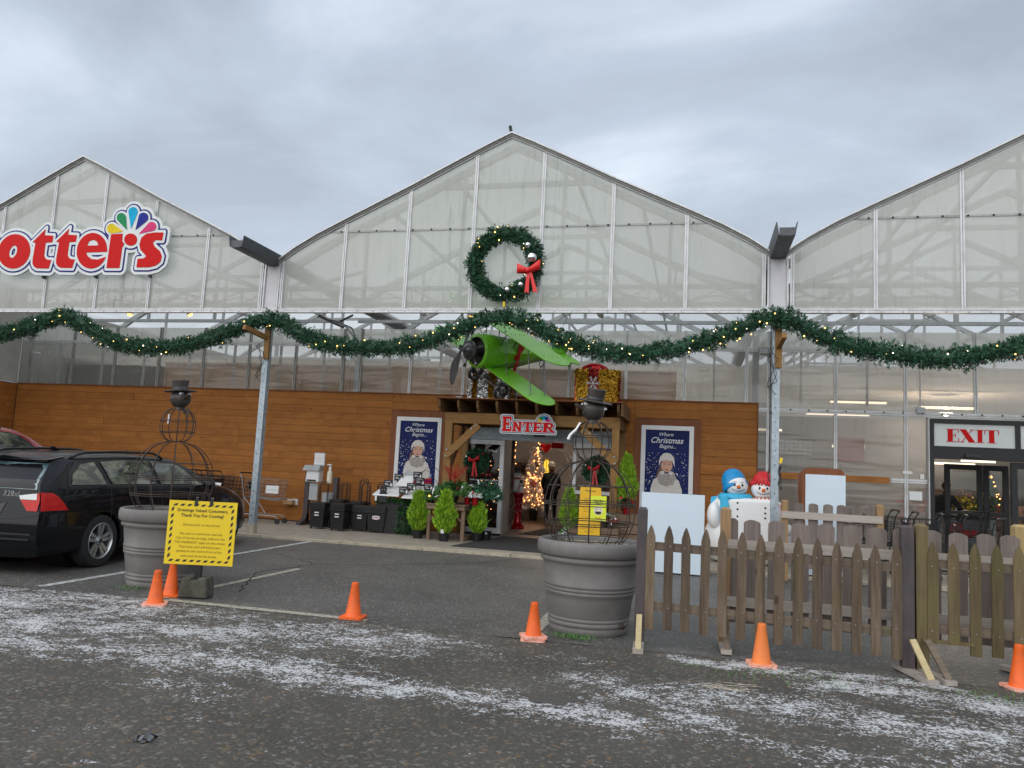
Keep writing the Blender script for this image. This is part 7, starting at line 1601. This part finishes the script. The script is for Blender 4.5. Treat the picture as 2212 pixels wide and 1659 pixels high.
a1 = arrangement((-1.19, 1.55, TT), 'largest leafy arrangement with red twigs on the wooden table', .34, .22, 'black_plastic', .085, .18, n=520, twig=True, seed=1, extras=((.13, -.22, .30, .032, 'berry_red'), (-.10, -.25, .22, .03, 'berry_red'), (-.14, -.24, .24, .03, 'ribbon_red'))); ptag(a1, .17, -.2, .24, 25)
a2 = arrangement((-1.60, 1.42, TT), 'low arrangement with an orange candle light at the left table end', .20, .12, 'black_plastic', .08, .08, seed=2, n=240, ln=.09, wd=.04); MB().ball((.02, -.16, .13), .018, 8, 6).build('candle_light', 'lamp_glow', a2, 60); ptag(a2, .1, -.15, .10, 60); ptag(a2, .06, -.12, .16, 5)
a3 = arrangement((-.90, 1.48, TT), 'small white flowered plant in a shiny red pot left of its twin', .09, .09, 'foil_red', .06, .15, seed=3, n=130, ln=.05, wd=.025, leaf=('leaf_mid', 'snow_white')); a4 = arrangement((-.73, 1.42, TT), 'small plant with red and green baubles in a tilted shiny red pot', .11, .10, 'foil_red', .062, .15, seed=4, n=150, ln=.05, wd=.025, leaf=('leaf_mid', 'snow_white'), extras=((-.02, -.08, .24, .022, 'berry_red'), (.05, -.07, .27, .022, 'petal_green'), (-.05, -.09, .17, .018, 'snow_white')))
a5 = arrangement((-.62, 1.80, TT), 'blue green fir arrangement drooping over the right table end', .27, .30, 'black_plastic', .08, .14, leaf=('leaf_blue', 'fir_mid'), seed=5, n=520, droop=-.35, ln=.15, wd=.035, extras=((.16, -.2, .12, .02, 'berry_red'),)); ptag(a5, -.12, -.12, .36, -20); ptag(a5, .20, -.2, .14, 60)
a6 = arrangement((-1.42, 1.75, TT), 'dark evergreen arrangement at the back of the wooden table', .20, .14, 'black_plastic', .08, .12, seed=6, n=260)
# wire hoops standing behind the table
t = thing('wire_hoop', 'large thin black wire hoops leaning by the left pergola post', 'hoop', (-1.75, 1.75, 1.05)); b = MB()
for cx, cz, r in ((.0, .10, .20), (-.12, .02, .20), (-.02, -.10, .19), (.42, .02, .15)): b.tube([(cx+r*math.cos(q), .05*math.sin(q), cz+r*1.1*math.sin(q)) for q in np.linspace(0, 2*math.pi, 29)[:-1]], .0045, 5, closed=True)
b.build('hoop', 'black_metal', t)
# ------------------------------------------------------------------ crates and flowers right of the door
def crate(loc, label, w, d, h):
    t = thing('wooden_crate', label, 'crate', loc, 0, 'wooden crates right of the entrance')
    for k in range(4):
        z = k*h/4
        for y in (-d/2, d/2): MB().bb(-w/2, w/2, y-.008, y+.008, z+.008, z+h/4-.008).build('slat', 'bench_wood', t)
        for x in (-w/2, w/2): MB().bb(x-.008, x+.008, -d/2+.01, d/2-.01, z+.008, z+h/4-.008).build('slat', 'bench_wood', t)
    for x in (-w/2+.015, w/2-.015):
        for y in (-d/2+.02, d/2-.02): MB().bb(x-.012, x+.012, y-.012, y+.012, 0, h).build('corner_post', 'bench_upright', t)
    MB().bb(-w/2, w/2, -d/2, d/2, h-.02, h-.004).build('lid', 'bench_wood', t); return t
crate((2.06, 1.55, .03), 'tall slatted crate below the right poster', .62, .60, .68); crate((1.78, 1.12, .03), 'lower slatted crate in front with the white cyclamen', .45, .45, .44); crate((1.30, 1.7, .03), 'dark slatted crate behind the welcome board', .5, .4, .35)
p1 = arrangement((2.10, 1.36, .712), 'red poinsettia in a red foil pot on the tall crate', .12, .12, 'foil_red', .07, .16, leaf=('berry_red', 'leaf_dark'), seed=8, n=150, ln=.08, wd=.05); p2 = arrangement((1.83, 1.05, .472), 'white and red cyclamen in a black pot on the lower crate', .13, .12, 'black_plastic', .075, .12, leaf=('leaf_dark', 'leaf_dark', 'snow_white', 'berry_red'), seed=9, n=150, ln=.06, wd=.04); ptag(p2, .05, -.1, .05, 10)
arrangement((1.02, 1.62, .03), 'leafy white flowered plant low behind the right planter', .17, .22, 'black_plastic', .09, .14, leaf=('leaf_dark', 'leaf_mid', 'snow_white'), seed=10, n=220, ln=.08, wd=.05)
# ------------------------------------------------------------------ welcome board
t = thing('welcome_board', 'tall orange yellow welcome board standing behind the right planter', 'sign', (1.51, .85, .03), 4)
b = MB().prism([(-.20, 0), (.20, 0), (.185, .35), (.18, 1.13), (-.175, 1.13), (-.18, .95), (-.19, .35)], -.012, 0); b.build('board', 'sign_orange_yellow', t)
b = MB().prism([(-.20, 0), (.20, 0), (.18, 1.1), (-.18, 1.1)], 0.0, .012); o = b.build('rear_leg', 'sign_orange_yellow', t); o.rotation_euler = (R(-12), 0, 0); o.location = (0, .012, 0)
for s, z, w_, m in (('Welcome', 1.07, .19, 'ink_black'), ('Gift For You', .93, .20, 'ink_faded'), ('Your next visit', .885, .22, 'ink_faded'), ('you get', .84, .12, 'ink_faded'), ('Each coupon is', .76, .24, 'ink_faded'), ('off ONE item', .715, .20, 'ink_faded'), ('Some items excluded', .62, .26, 'ink_faded'), ('Poinsettias, live', .46, .26, 'ink_faded'), ('goods and consumable food', .415, .29, 'ink_faded'), ('EXCLUDED', .37, .16, 'ink_faded')): text(s, (0, -.0135, z), w_, None, m, t, offset=.012 if s == 'Welcome' else 0)
t = thing('mask_notice', 'lime yellow mask notice with a masked smiling face clipped to the orange board', 'sign', (1.665, .80, .60), 3)
MB().bb(-.135, .135, -.008, 0, 0, .42).build('board', 'sign_lime', t)
for s, z in (('a Face Mask', .345), ('Inside the', .315), ('Store.', .283)): text(s, (0, -.0095, z), .19 if 'Mask' in s else (.15 if 'In' in s else .085), None, 'ink_black', t, offset=.02)
MB().prism(disc((0, .17), .078, 24), -.0105, -.0085).build('face', 'cream', t)
b = MB()
for x in (-.03, .03): b.prism(disc((x, .195), .008, 10, .012), -.0125, -.0108)
b.build('eyes', 'ink_black', t); MB().prism([(-.05, .155), (.05, .155), (.048, .115), (.0, .102), (-.048, .115)], -.0135, -.0108).build('mask', 'ink_black', t)
text('Potters', (0, -.0095, .045), .10, None, 'ink_red', t, offset=.02); MB().bb(.05, .075, -.012, .004, -.02, .02).build('binder_clip', 'chrome', t)
# ------------------------------------------------------------------ rolling shopping boxes
def box_bin(loc, label, rz, h=.52, w=.31, d=.30, handle=True, hh=.88, lab=False):
    t = thing('rolling_basket', label, 'basket', loc, rz, 'black rolling baskets by the wall')
    b = MB(); b.add([(-w*.43, -d*.43, .035), (w*.43, -d*.43, .035), (w*.43, d*.43, .035), (-w*.43, d*.43, .035), (-w*.5, -d*.5, h*.72), (w*.5, -d*.5, h*.72), (w*.5, d*.5, h*.72), (-w*.5, d*.5, h*.72)], [(0,3,2,1),(4,5,6,7),(0,1,5,4),(1,2,6,5),(2,3,7,6),(3,0,4,7)]); b.build('basket_body', 'black_plastic', t)
    for k in range(3): z = h*.74+k*h*.088; MB().bb(-w*.54, w*.54, -d*.54, d*.54, z, z+h*.055).build('nested_rim', 'black_plastic', t); MB().bb(-w*.49, w*.49, -d*.49, d*.49, z+h*.055, z+h*.088).build('nested_rim', 'ink_black', t)
    for k in range(2): z = h*(.60-.10*k); o = MB().bb(-.045, .045, -d*.5-.006, -d*.5+.002, z, z+.022).build('label', 'white_paint', t)
    for s in (-1, 1): MB().lathe([(.022, -.012), (.022, .012)], 12, (s*w*.36, -d*.40, .022), rotm(0, 90)).build('wheel', 'ink_black', t)
    if handle:
        for k in range(2 if hh > .85 else 1): yy = d*.35+k*.05; MB().tube([(-.085, yy, h*.7), (-.085, yy, hh-.03+.04*k), (-.06, yy, hh+.04*k), (.06, yy, hh+.04*k), (.085, yy, hh-.03+.04*k), (.085, yy, h*.7)], .008, 6).build('handle', 'black_metal', t)
    if lab: o = MB().bb(-.075, .075, -d*.49-.002, -d*.47, .27, .325).build('label', 'white_paint', t); text('Potters', (0, -d*.49-.004, .298), .12, None, 'ink_red', t, offset=.03)
    return t
box_bin((-4.07, 1.78, .03), 'stack of black rolling baskets in front of the hand gel station', 4); box_bin((-3.53, 1.62, .03), 'second stack of black rolling baskets right of the gel station', -4, .53); box_bin((-3.20, 1.90, .03), 'third stack of black rolling baskets with handles up', 5, .50, hh=.92); box_bin((-3.42, 2.25, .03), 'rear stack of black rolling baskets against the wall', 0, .56, hh=.98)
box_bin((-3.86, 2.2, .03), 'rear stack of black rolling baskets beside the trash bag', 0, .58, hh=.86); box_bin((-2.82, 1.83, .03), 'lone stack of black rolling baskets with a red lettered label before the counter', 6, .52, .36, .32, True, .94, True)
# ------------------------------------------------------------------ gel station
t = thing('sanitiser_stand', 'black hand sanitiser stand with white dispenser and slanted roof by the wall', 'stand', (-4.52, 2.42, .03))
MB().bb(-.25, -.15, -.05, .05, .06, 1.12).build('post', 'post_dark', t); MB().bb(.40, .50, -.05, .05, .06, 1.02).build('post', 'post_dark', t)
for x in (-.20, .45):
    b = MB().prism([(-.30, .0), (.26, .0), (.26, .05), (.06, .09), (.06, .22), (-.06, .22), (-.06, .14), (-.30, .05)], x-.05, x+.05, 'YZ'); b.build('foot', 'post_dark', t)
MB().bb(-.15, .40, .01, .05, .35, .44).build('cross_rail', 'post_dark', t)
b = MB().prism([(-.19, .90), (.12, .90), (.12, 1.15), (-.17, 1.15)], -.16, .04); o = b.build('dispenser', 'white_paint', t); o.modifiers.new('b', 'BEVEL').width = .015
MB().bb(-.15, .06, -.165, -.158, .915, .95).build('slot', 'ink_black', t); MB().prism([(-.24, 1.14), (.14, 1.14), (.17, 1.25), (-.19, 1.25)], -.22, -.05).build('roof', 'grey_plastic', t)
MB().bb(-.10, .15, -.0, .02, 1.25, 1.52).build('notice_back', 'grey_plastic', t); MB().bb(-.085, .135, -.006, -.001, 1.265, 1.505).build('notice', 'white_paint', t)
text('LOST', (.02, -.008, 1.45), .05, None, 'ink_red', t, offset=.01); text('please use hand gel', (.02, -.008, 1.40), .18, None, 'ink_red', t); text('THANK YOU', (.02, -.008, 1.34), .12, None, 'ink_red', t, offset=.01)
MB().bb(-.14, .05, -.04, .0, .52, .88).build('drip_panel', 'grey_plastic', t)
bt = thing('pump_bottle', 'white pump bottle mounted between the posts of the sanitiser stand', 'bottle', (-4.20, 2.36, .92)); MB().lathe([(.055, 0), (.058, .02), (.058, .20), (.05, .24), (.03, .27), (.028, .30)], 18).build('bottle', 'cream', bt, 40); b = MB().lathe([(.034, .30), (.034, .335), (.012, .34), (.012, .38)], 12); b.bb(-.07, .025, -.014, .014, .375, .40); b.build('pump', 'white_paint', bt)
bg = thing('trash_bag', 'clear plastic bag liner hanging under the dispenser', 'bag', (-4.22, 2.40, .35)); b = MB(); b.lathe([(.10, 0), (.13, .06), (.12, .28), (.15, .36), (.145, .37)], 16, cap=False); 
for i in range(len(b.v)): x, y, z = b.v[i]; b.v[i] = (x*(1+.12*math.sin(z*37+x*20)), y*(1+.1*math.cos(z*31)), z)
b.build('liner', 'grey_plastic', bg, 60)
t = thing('wall_shelf_box', 'small cardboard box on a white bracket low on the boards', 'box', (-5.36, 2.93, .40)); MB().bb(-.12, .10, -.14, .0, 0, .085).build('carton', 'cardboard', t); MB().bb(.02, .16, -.01, .02, -.01, .12).build('bracket', 'white_paint', t); MB().bb(-.05, .08, -.10, -.02, .086, .11).build('papers', 'white_paint', t)
# ------------------------------------------------------------------ black counter with white trays and cards
t = thing('display_counter', 'black counter edged with ivy carrying white sloping trays', 'counter', (-2.40, 2.05, .03)); MB().bb(-.44, .42, -.32, .30, 0, .66).build('body', 'card_black', t)
P = np.c_[nrg.uniform(.02, .44, 500), np.full(500, -.33), nrg.uniform(0, .70, 500)]; P2 = np.c_[nrg.uniform(-.46, .44, 300), nrg.uniform(-.36, -.30, 300), nrg.uniform(.60, .70, 300)]
v, f = blades(np.r_[P, P2], np.tile((0, -.8, .1), (800, 1)), .05, .026, .6); raw_mesh('ivy', v, f, 'leaf_dark', t)
def tray(x0, x1, lab, y0=-.42, z0=.72):
    t_ = thing('display_tray', lab, 'tray', (-2.40, 2.05, .03), 0, 'white sloping trays on the counter'); b = MB(); b.add([(x0, y0, z0), (x1, y0, z0), (x1-.04, .10, z0+.22), (x0+.08, .10, z0+.22), (x0, y0, z0+.035), (x1, y0, z0+.035), (x1-.04, .10, z0+.255), (x0+.08, .10, z0+.255)], [(0,3,2,1),(4,5,6,7),(0,1,5,4),(1,2,6,5),(2,3,7,6),(3,0,4,7)]); o = b.build('tray', 'white_paint', t_); o.modifiers.new('b', 'BEVEL').width = .012; return t_
tray(-.50, .06, 'larger white sloping tray on the left of the black counter'); tray(.14, .52, 'smaller white sloping tray on the right of the counter', -.50, .70); tray(-.14, .22, 'white tray at the back of the black counter', -.15, .92)
for x, y, z, lb in ((-2.67, 1.86, 1.00, 'black snowman sign card at the left end of the trays'), (-2.53, 2.05, 1.13, 'black sign card upper left against the poster'), (-2.13, 2.05, 1.19, 'black sign card highest in the row'), (-2.00, 1.85, 1.08, 'black sign card to the right below the highest one'), (-2.10, 1.66, .97, 'black sign card in front centre over the small tray'), (-2.24, 1.62, .89, 'lowest black sign card between the two trays'), (-1.78, 1.75, .98, 'black sign card at the right end behind the cypress')):
    t = thing('price_card', lb, 'sign card', (x, y, z)); MB().bb(-.095, .095, -.003, .003, -.07, .07).build('card', 'card_black', t); text('Greenery', (-.01, -.0045, .038), .12, None, 'white_paint', t, shear=.2, offset=.01); b = MB(); b.bb(-.07, -.01, -.0055, -.0045, -.005, .005); b.bb(-.07, .02, -.0055, -.0045, -.03, -.022); b.build('print_line', 'white_paint', t)
    b = MB().prism(disc((.062, -.035), .022, 10), -.0055, -.0045); b.prism(disc((.062, -.004), .015, 10), -.0056, -.0046); b.build('snowman_print', 'white_paint', t); MB().tube([(-.03, 0, -.07), (-.03, .02, -.17)], .003, 4).build('wire_leg', 'black_metal', t); MB().tube([(.03, 0, -.07), (.03, .02, -.17)], .003, 4).build('wire_leg', 'black_metal', t)
t = thing('label_sign', 'ornate grey label sign among the black cards against the poster', 'sign card', (-2.36, 2.12, 1.12)); q = [(.13*math.cos(a)*(1+.07*math.cos(4*a)), .15*math.sin(a)*(1+.10*math.cos(4*a))) for a in np.linspace(0, 2*math.pi, 33)[:-1]]; MB().prism(q, -.004, .004).build('plate', 'grey_plastic', t); text('Build Your', (0, -.006, .06), .15, None, 'ink_black', t, shear=.2); text('OWN WREATH', (0, -.006, 0), .19, None, 'ink_black', t); text('bar', (0, -.006, -.05), .06, None, 'ink_black', t)
t = thing('black_figure', 'black cut out cat figure with a toothed hat at the counter front', 'ornament', (-2.68, 1.66, .64)); P = [(-.09, 0), (.09, 0), (.085, .16), (.06, .20), (.075, .25), (.06, .30), (.04, .29), (.03, .34), (.0, .30), (-.03, .34), (-.04, .29), (-.065, .30), (-.075, .25), (-.06, .20), (-.085, .14)]; MB().prism(P, -.012, .012).build('figure', 'card_black', t)
b = MB(); b.prism(disc((-.02, .24), .007, 8), -.015, -.0125); b.prism(disc((.03, .24), .007, 8), -.015, -.0125); b.build('eyes', 'white_paint', t); MB().bb(-.16, -.12, -.02, -.015, .02, .12).build('tag', 'white_paint', t)
# ================================================================== SHOPPING CARTS
def cart_parts(t, wire, frame, plate=True, L=.78, W=.50):
    b = MB(); z0, z1 = .48, .88
    def cr(u, z): f = (z-z0)/(z1-z0); return (u*(L*(.86+.14*f)), (.40+.10*f)*W)
    for z in np.linspace(z0, z1, 6):
        (x1, w), (x0, _) = cr(.5, z), cr(-.5, z); w = w; 
        b.tube([(x0, -w, z+.10*(.5)), (x1, -w*.86, z+.02), (x1, w*.86, z+.02), (x0, w, z+.10*.5)], .004, 4)
    for k in range(10):
        u = -.5+k/9
        for s in (-1, 1): (xa, wa), (xb, wb) = cr(u, z0), cr(u, z1); tp = 1-.14*(k/9); b.tube([(xa, s*wa*tp, z0+.05*(1-k/9)+.0), (xb, s*wb*tp, z1+.05*(1-k/9))], .0032, 4)
    for k in range(7):
        y = -.36*W+.72*W*k/6; (xa, _), (xb, _) = cr(.5, z0), cr(.5, z1); b.tube([(-L*.43, y*1.1, z0+.05), (xa, y, z0+.0), (xb, y*1.15, z1+.02)], .0032, 4)
    b.build('basket', wire, t, 'raw')
    b = MB()
    for s in (-1, 1): b.tube([(-L*.62, s*W*.50, 1.00), (-L*.56, s*W*.50, .93), (-L*.46, s*W*.47, .50), (-L*.42, s*W*.46, .18), (L*.42, s*W*.36, .16), (L*.50, s*W*.34, .12)], .011, 6); b.tube([(-L*.45, s*W*.46, .52), (-L*.1, s*W*.42, .18)], .010, 6); b.tube([(-L*.44, s*W*.46, .18), (-L*.50, s*W*.46, .10)], .010, 6)
    b.build('frame', frame, t, 'raw')
    MB().tube([(-L*.62, -W*.50, 1.00), (-L*.64, -W*.42, 1.02), (-L*.64, W*.42, 1.02), (-L*.62, W*.50, 1.00)], .015, 8).build('handle', 'black_plastic', t, 60)
    for x, y in ((-L*.50, -W*.46), (-L*.50, W*.46), (L*.50, -W*.34), (L*.50, W*.34)): MB().lathe([(.055, -.014), (.055, .014)], 16, (x, y, .056), rotm(90)).build('wheel', 'rubber_mat', t, 40)
    if plate: MB().bb(-L*.44, -L*.43, -W*.30, W*.30, .66, .86).build('child_seat', 'white_paint' if plate == 'w' else 'black_plastic', t)
def cart(loc, rz, label, wire='black_metal', frame='black_metal', group='black shopping carts', plate=True):
    t = thing('shopping_cart', label, 'shopping cart', loc, rz, group); cart_parts(t, wire, frame, plate); return t
# the nested row along the boards behind the car: noses to the right
c0 = cart((-6.30, 2.1, .03), 0, 'front black cart of the nested row, nearest the galvanised post', plate=True); KIDS[c0.name] = kids(c0)
ordn = ['second', 'third', 'fourth', 'fifth', 'sixth', 'seventh', 'eighth', 'ninth', 'tenth', 'eleventh', 'twelfth']
for k, w_ in enumerate(ordn): dup(c0, (-6.56-k*.25, 2.1+.004*(k % 3), .03), 0, 'black cart in the nested row, %s from the galvanised post' % w_)
b = MB()
for k in range(6): o = MB().bb(-.005, .005, -.15, .15, 0, .20).build('cart_sign', 'white_paint'); o.location = (-6.30-k*.25-.25, 1.83, .62); o.rotation_euler = (0, R(14), R(70)); tag(o, 'small white printed plate on the nested carts, %s from the right' % (['first'] + ordn)[k], 'plate', 'white plates on the nested carts'); 
sc = cart((-5.52, 2.12, .03), 4, 'silver wire shopping cart with a white sign on its nose', 'chrome_wire', 'chrome_wire', 'silver shopping cart', True)
MB().bb(.36, .42, -.22, .22, .52, .53).build('tray', 'grey_plastic', sc); MB().bb(.12, .40, -.245, -.24, .63, .79).build('sign', 'white_paint', sc); MB().bb(.14, .38, -.2465, -.2455, .70, .705).build('sign_line', 'ink_black', sc)
# carts near the exit
KIDS.clear(); KIDS[c0.name] = kids(c0)
for (x, y, rz, lb) in ((6.15, .75, 175, 'black cart behind the short board fence'), (6.45, .55, 170, 'black cart with its handle over the end post of the short fence'), (6.85, .75, 168, 'black cart nearest the exit frame'), (7.15, .15, 150, 'black cart before the exit, right of the other parked carts'), (6.0, 1.3, 180, 'rear black cart in the row against the panes')): dup(c0, (x, y, .03), rz, lb, 'black carts parked by the exit')
cr_ = dup(c0, (8.35, 4.1, .03), 95, 'black cart with a red bag inside the exit', 'black carts parked by the exit')
o = MB().ball((0, 0, 0), (.26, .18, .16), 14, 9).build('bag', 'bag_red', None, 60); o.location = (8.35, 4.1, .68); tag(o, 'red bag lying in the cart inside the exit', 'bag')
o = MB().ball((0, 0, 0), (.20, .2, .13), 14, 9).build('coat', 'cloth_black', None, 60); o.location = (8.40, 4.05, .90); tag(o, 'black coat heaped over the cart inside the exit', 'coat')
# ================================================================== PEOPLE
def person(loc, rz, label, joints, radii, edges, mats, head):
    t = thing('person', label, 'person', loc, rz)
    me = bpy.data.meshes.new('body'); me.from_pydata(joints, edges, []); o = bpy.data.objects.new('body', me); COL.objects.link(o)
    sk = o.modifiers.new('skin', 'SKIN'); sk.use_smooth_shade = True; sv = me.skin_vertices[0].data
    for i, r in enumerate(radii): sv[i].radius = r if isinstance(r, tuple) else (r, r)
    sv[0].use_root = True; o.modifiers.new('sub', 'SUBSURF').levels = 2
    bpy.context.view_layer.update(); dg = bpy.context.evaluated_depsgraph_get(); m2 = bpy.data.meshes.new_from_object(o.evaluated_get(dg)); bpy.data.objects.remove(o)
    for nm in mats[0]: m2.materials.append(MAT[nm])
    for p in m2.polygons: p.material_index = mats[1](p.center); p.use_smooth = True
    ob = bpy.data.objects.new('body', m2); COL.objects.link(ob); ob.parent = t; return t
def hand(par, c, d, m='skin'):
    b = MB(); c = Vector(c); d = Vector(d).normalized(); s = d.cross(Vector((0, 1, .2))).normalized(); b.ball(c, (.038, .022, .045), 8, 6)
    for k in range(4): p = c+s*(-.028+.019*k)+d*.03; b.tube([p, p+d*(.030+.006*(k in (1, 2))), p+d*.05+Vector((0, -.02, -.01))], [.009, .0085, .007], 6)
    p = c+s*.04; b.tube([p-d*.01, p+d*.02+s*.012, p+d*.045+s*.008], [.011, .009, .007], 6); b.build('hand', m, par, 60)
# woman seen from behind, just inside the entrance; front is +Y
J = [(0, 0, .90), (.0, .0, 1.08), (0, .0, 1.26), (0, .01, 1.40), (0, .02, 1.48), (-.09, 0, .86), (-.10, .02, .48), (-.10, -.01, .09), (-.10, .10, .05), (.09, 0, .86), (.11, .10, .48), (.12, .06, .09), (.12, .17, .05), (-.18, .01, 1.34), (-.23, .04, 1.08), (-.20, .20, .95), (.18, .01, 1.34), (.23, .05, 1.08), (.20, .22, .98)]
E_ = [(0, 1), (1, 2), (2, 3), (3, 4), (0, 5), (5, 6), (6, 7), (7, 8), (0, 9), (9, 10), (10, 11), (11, 12), (2, 13), (13, 14), (14, 15), (2, 16), (16, 17), (17, 18)]
RR = [(.17, .13), (.165, .125), (.17, .11), (.06, .06), (.05, .05), .105, .072, .05, .04, .105, .072, .05, .04, .075, .062, .048, .075, .062, .048]
t = person((-.40, 7.42, .03), 8, 'person in black coat and trousers with a beige knit beanie, back turned, inside the entrance', J, RR, E_, (('cloth_black', 'boot', 'skin'), lambda c: 1 if c.z < .14 else (2 if c.z > 1.42 else 0)), None)
t.scale = (.95, .95, .95)
hd = MB().ball((0, .03, 1.575), (.078, .092, .112), 18, 12); hd.ball((0, .125, 1.56), (.014, .02, .018), 8, 6); hd.ball((-.079, .03, 1.57), (.012, .018, .026), 8, 6); hd.ball((.079, .03, 1.57), (.012, .018, .026), 8, 6); h_ = hd.build('head', 'skin', t, 60)
MB().lathe([(.094, -.05), (.101, -.03), (.100, .02), (.085, .075), (.045, .11), (0, .118)], 20, (0, .02, 1.615), cap=False).build('beanie', 'knit_beige', t, 60); MB().lathe([(.098, -.06), (.107, -.05), (.107, -.02), (.098, -.012)], 20, (0, .02, 1.615), cap=False).build('beanie_cuff', 'knit_beige', t, 60)
MB().ball((0, -.02, 1.50), (.085, .07, .07), 12, 8).build('hair', 'hair_brown', t, 60); b = MB(); [b.ball((s*.03, .112, 1.59), .009, 6, 5) for s in (-1, 1)]; b.build('eyes', 'ink_black', t); MB().tube([(-.02, .108, 1.525), (0, .114, 1.522), (.02, .108, 1.525)], .004, 5).build('mouth', 'lip', t)
MB().lathe([(.20, .80), (.215, .86), (.185, 1.05), (.16, 1.1)], 20, cap=False).build('coat_hem', 'cloth_black', t, 60)
hand(t, (-.19, .25, .93), (0, .6, -.3)); hand(t, (.19, .27, .96), (0, .6, -.3))
# person bending over a cart in the exit, seen from behind/left; front is +X side
J = [(0, 0, .88), (.05, .02, 1.04), (.12, .05, 1.20), (.19, .07, 1.31), (.23, .08, 1.37), (-.02, .09, .84), (-.01, .10, .46), (-.05, .10, .09), (.06, .10, .05), (-.02, -.09, .84), (.06, -.10, .46), (-.02, -.10, .09), (.09, -.10, .05), (.14, .22, 1.24), (.28, .24, 1.02), (.46, .20, .96), (.14, -.16, 1.24), (.28, -.20, 1.02), (.46, -.17, .96)]
t = person((8.50, 6.0, .03), 35, 'person in a black jacket and blue jeans leaning over a cart in the exit', J, [(.16, .15), (.165, .15), (.17, .13), (.065, .065), (.055, .055), .11, .08, .06, .045, .11, .08, .06, .045, .08, .065, .05, .08, .065, .05], E_, (('cloth_black', 'denim', 'boot'), lambda c: 2 if c.z < .11 else (1 if c.z < .92 else 0)), None)
b = MB().ball((.29, .09, 1.46), (.095, .078, .11), 18, 12); b.ball((.385, .09, 1.45), (.02, .014, .018), 8, 6); b.ball((.28, .17, 1.46), (.018, .012, .026), 8, 6); b.ball((.28, .01, 1.46), (.018, .012, .026), 8, 6); b.build('head', 'skin', t, 60); MB().ball((.265, .09, 1.495), (.10, .09, .10), 16, 10).build('hair', 'ink_black', t, 60)
b = MB(); [b.ball((.375, .09+s*.03, 1.475), .008, 6, 5) for s in (-1, 1)]; b.build('eyes', 'ink_black', t); MB().tube([(.372, .07, 1.41), (.378, .09, 1.408), (.372, .11, 1.41)], .004, 5).build('mouth', 'lip', t)
hand(t, (.51, .20, .95), (.8, 0, -.2)); hand(t, (.51, -.17, .95), (.8, 0, -.2)); dup(c0, (9.15, 6.55, .03), 215, 'black cart held by the person in jeans in the exit', 'black carts parked by the exit')
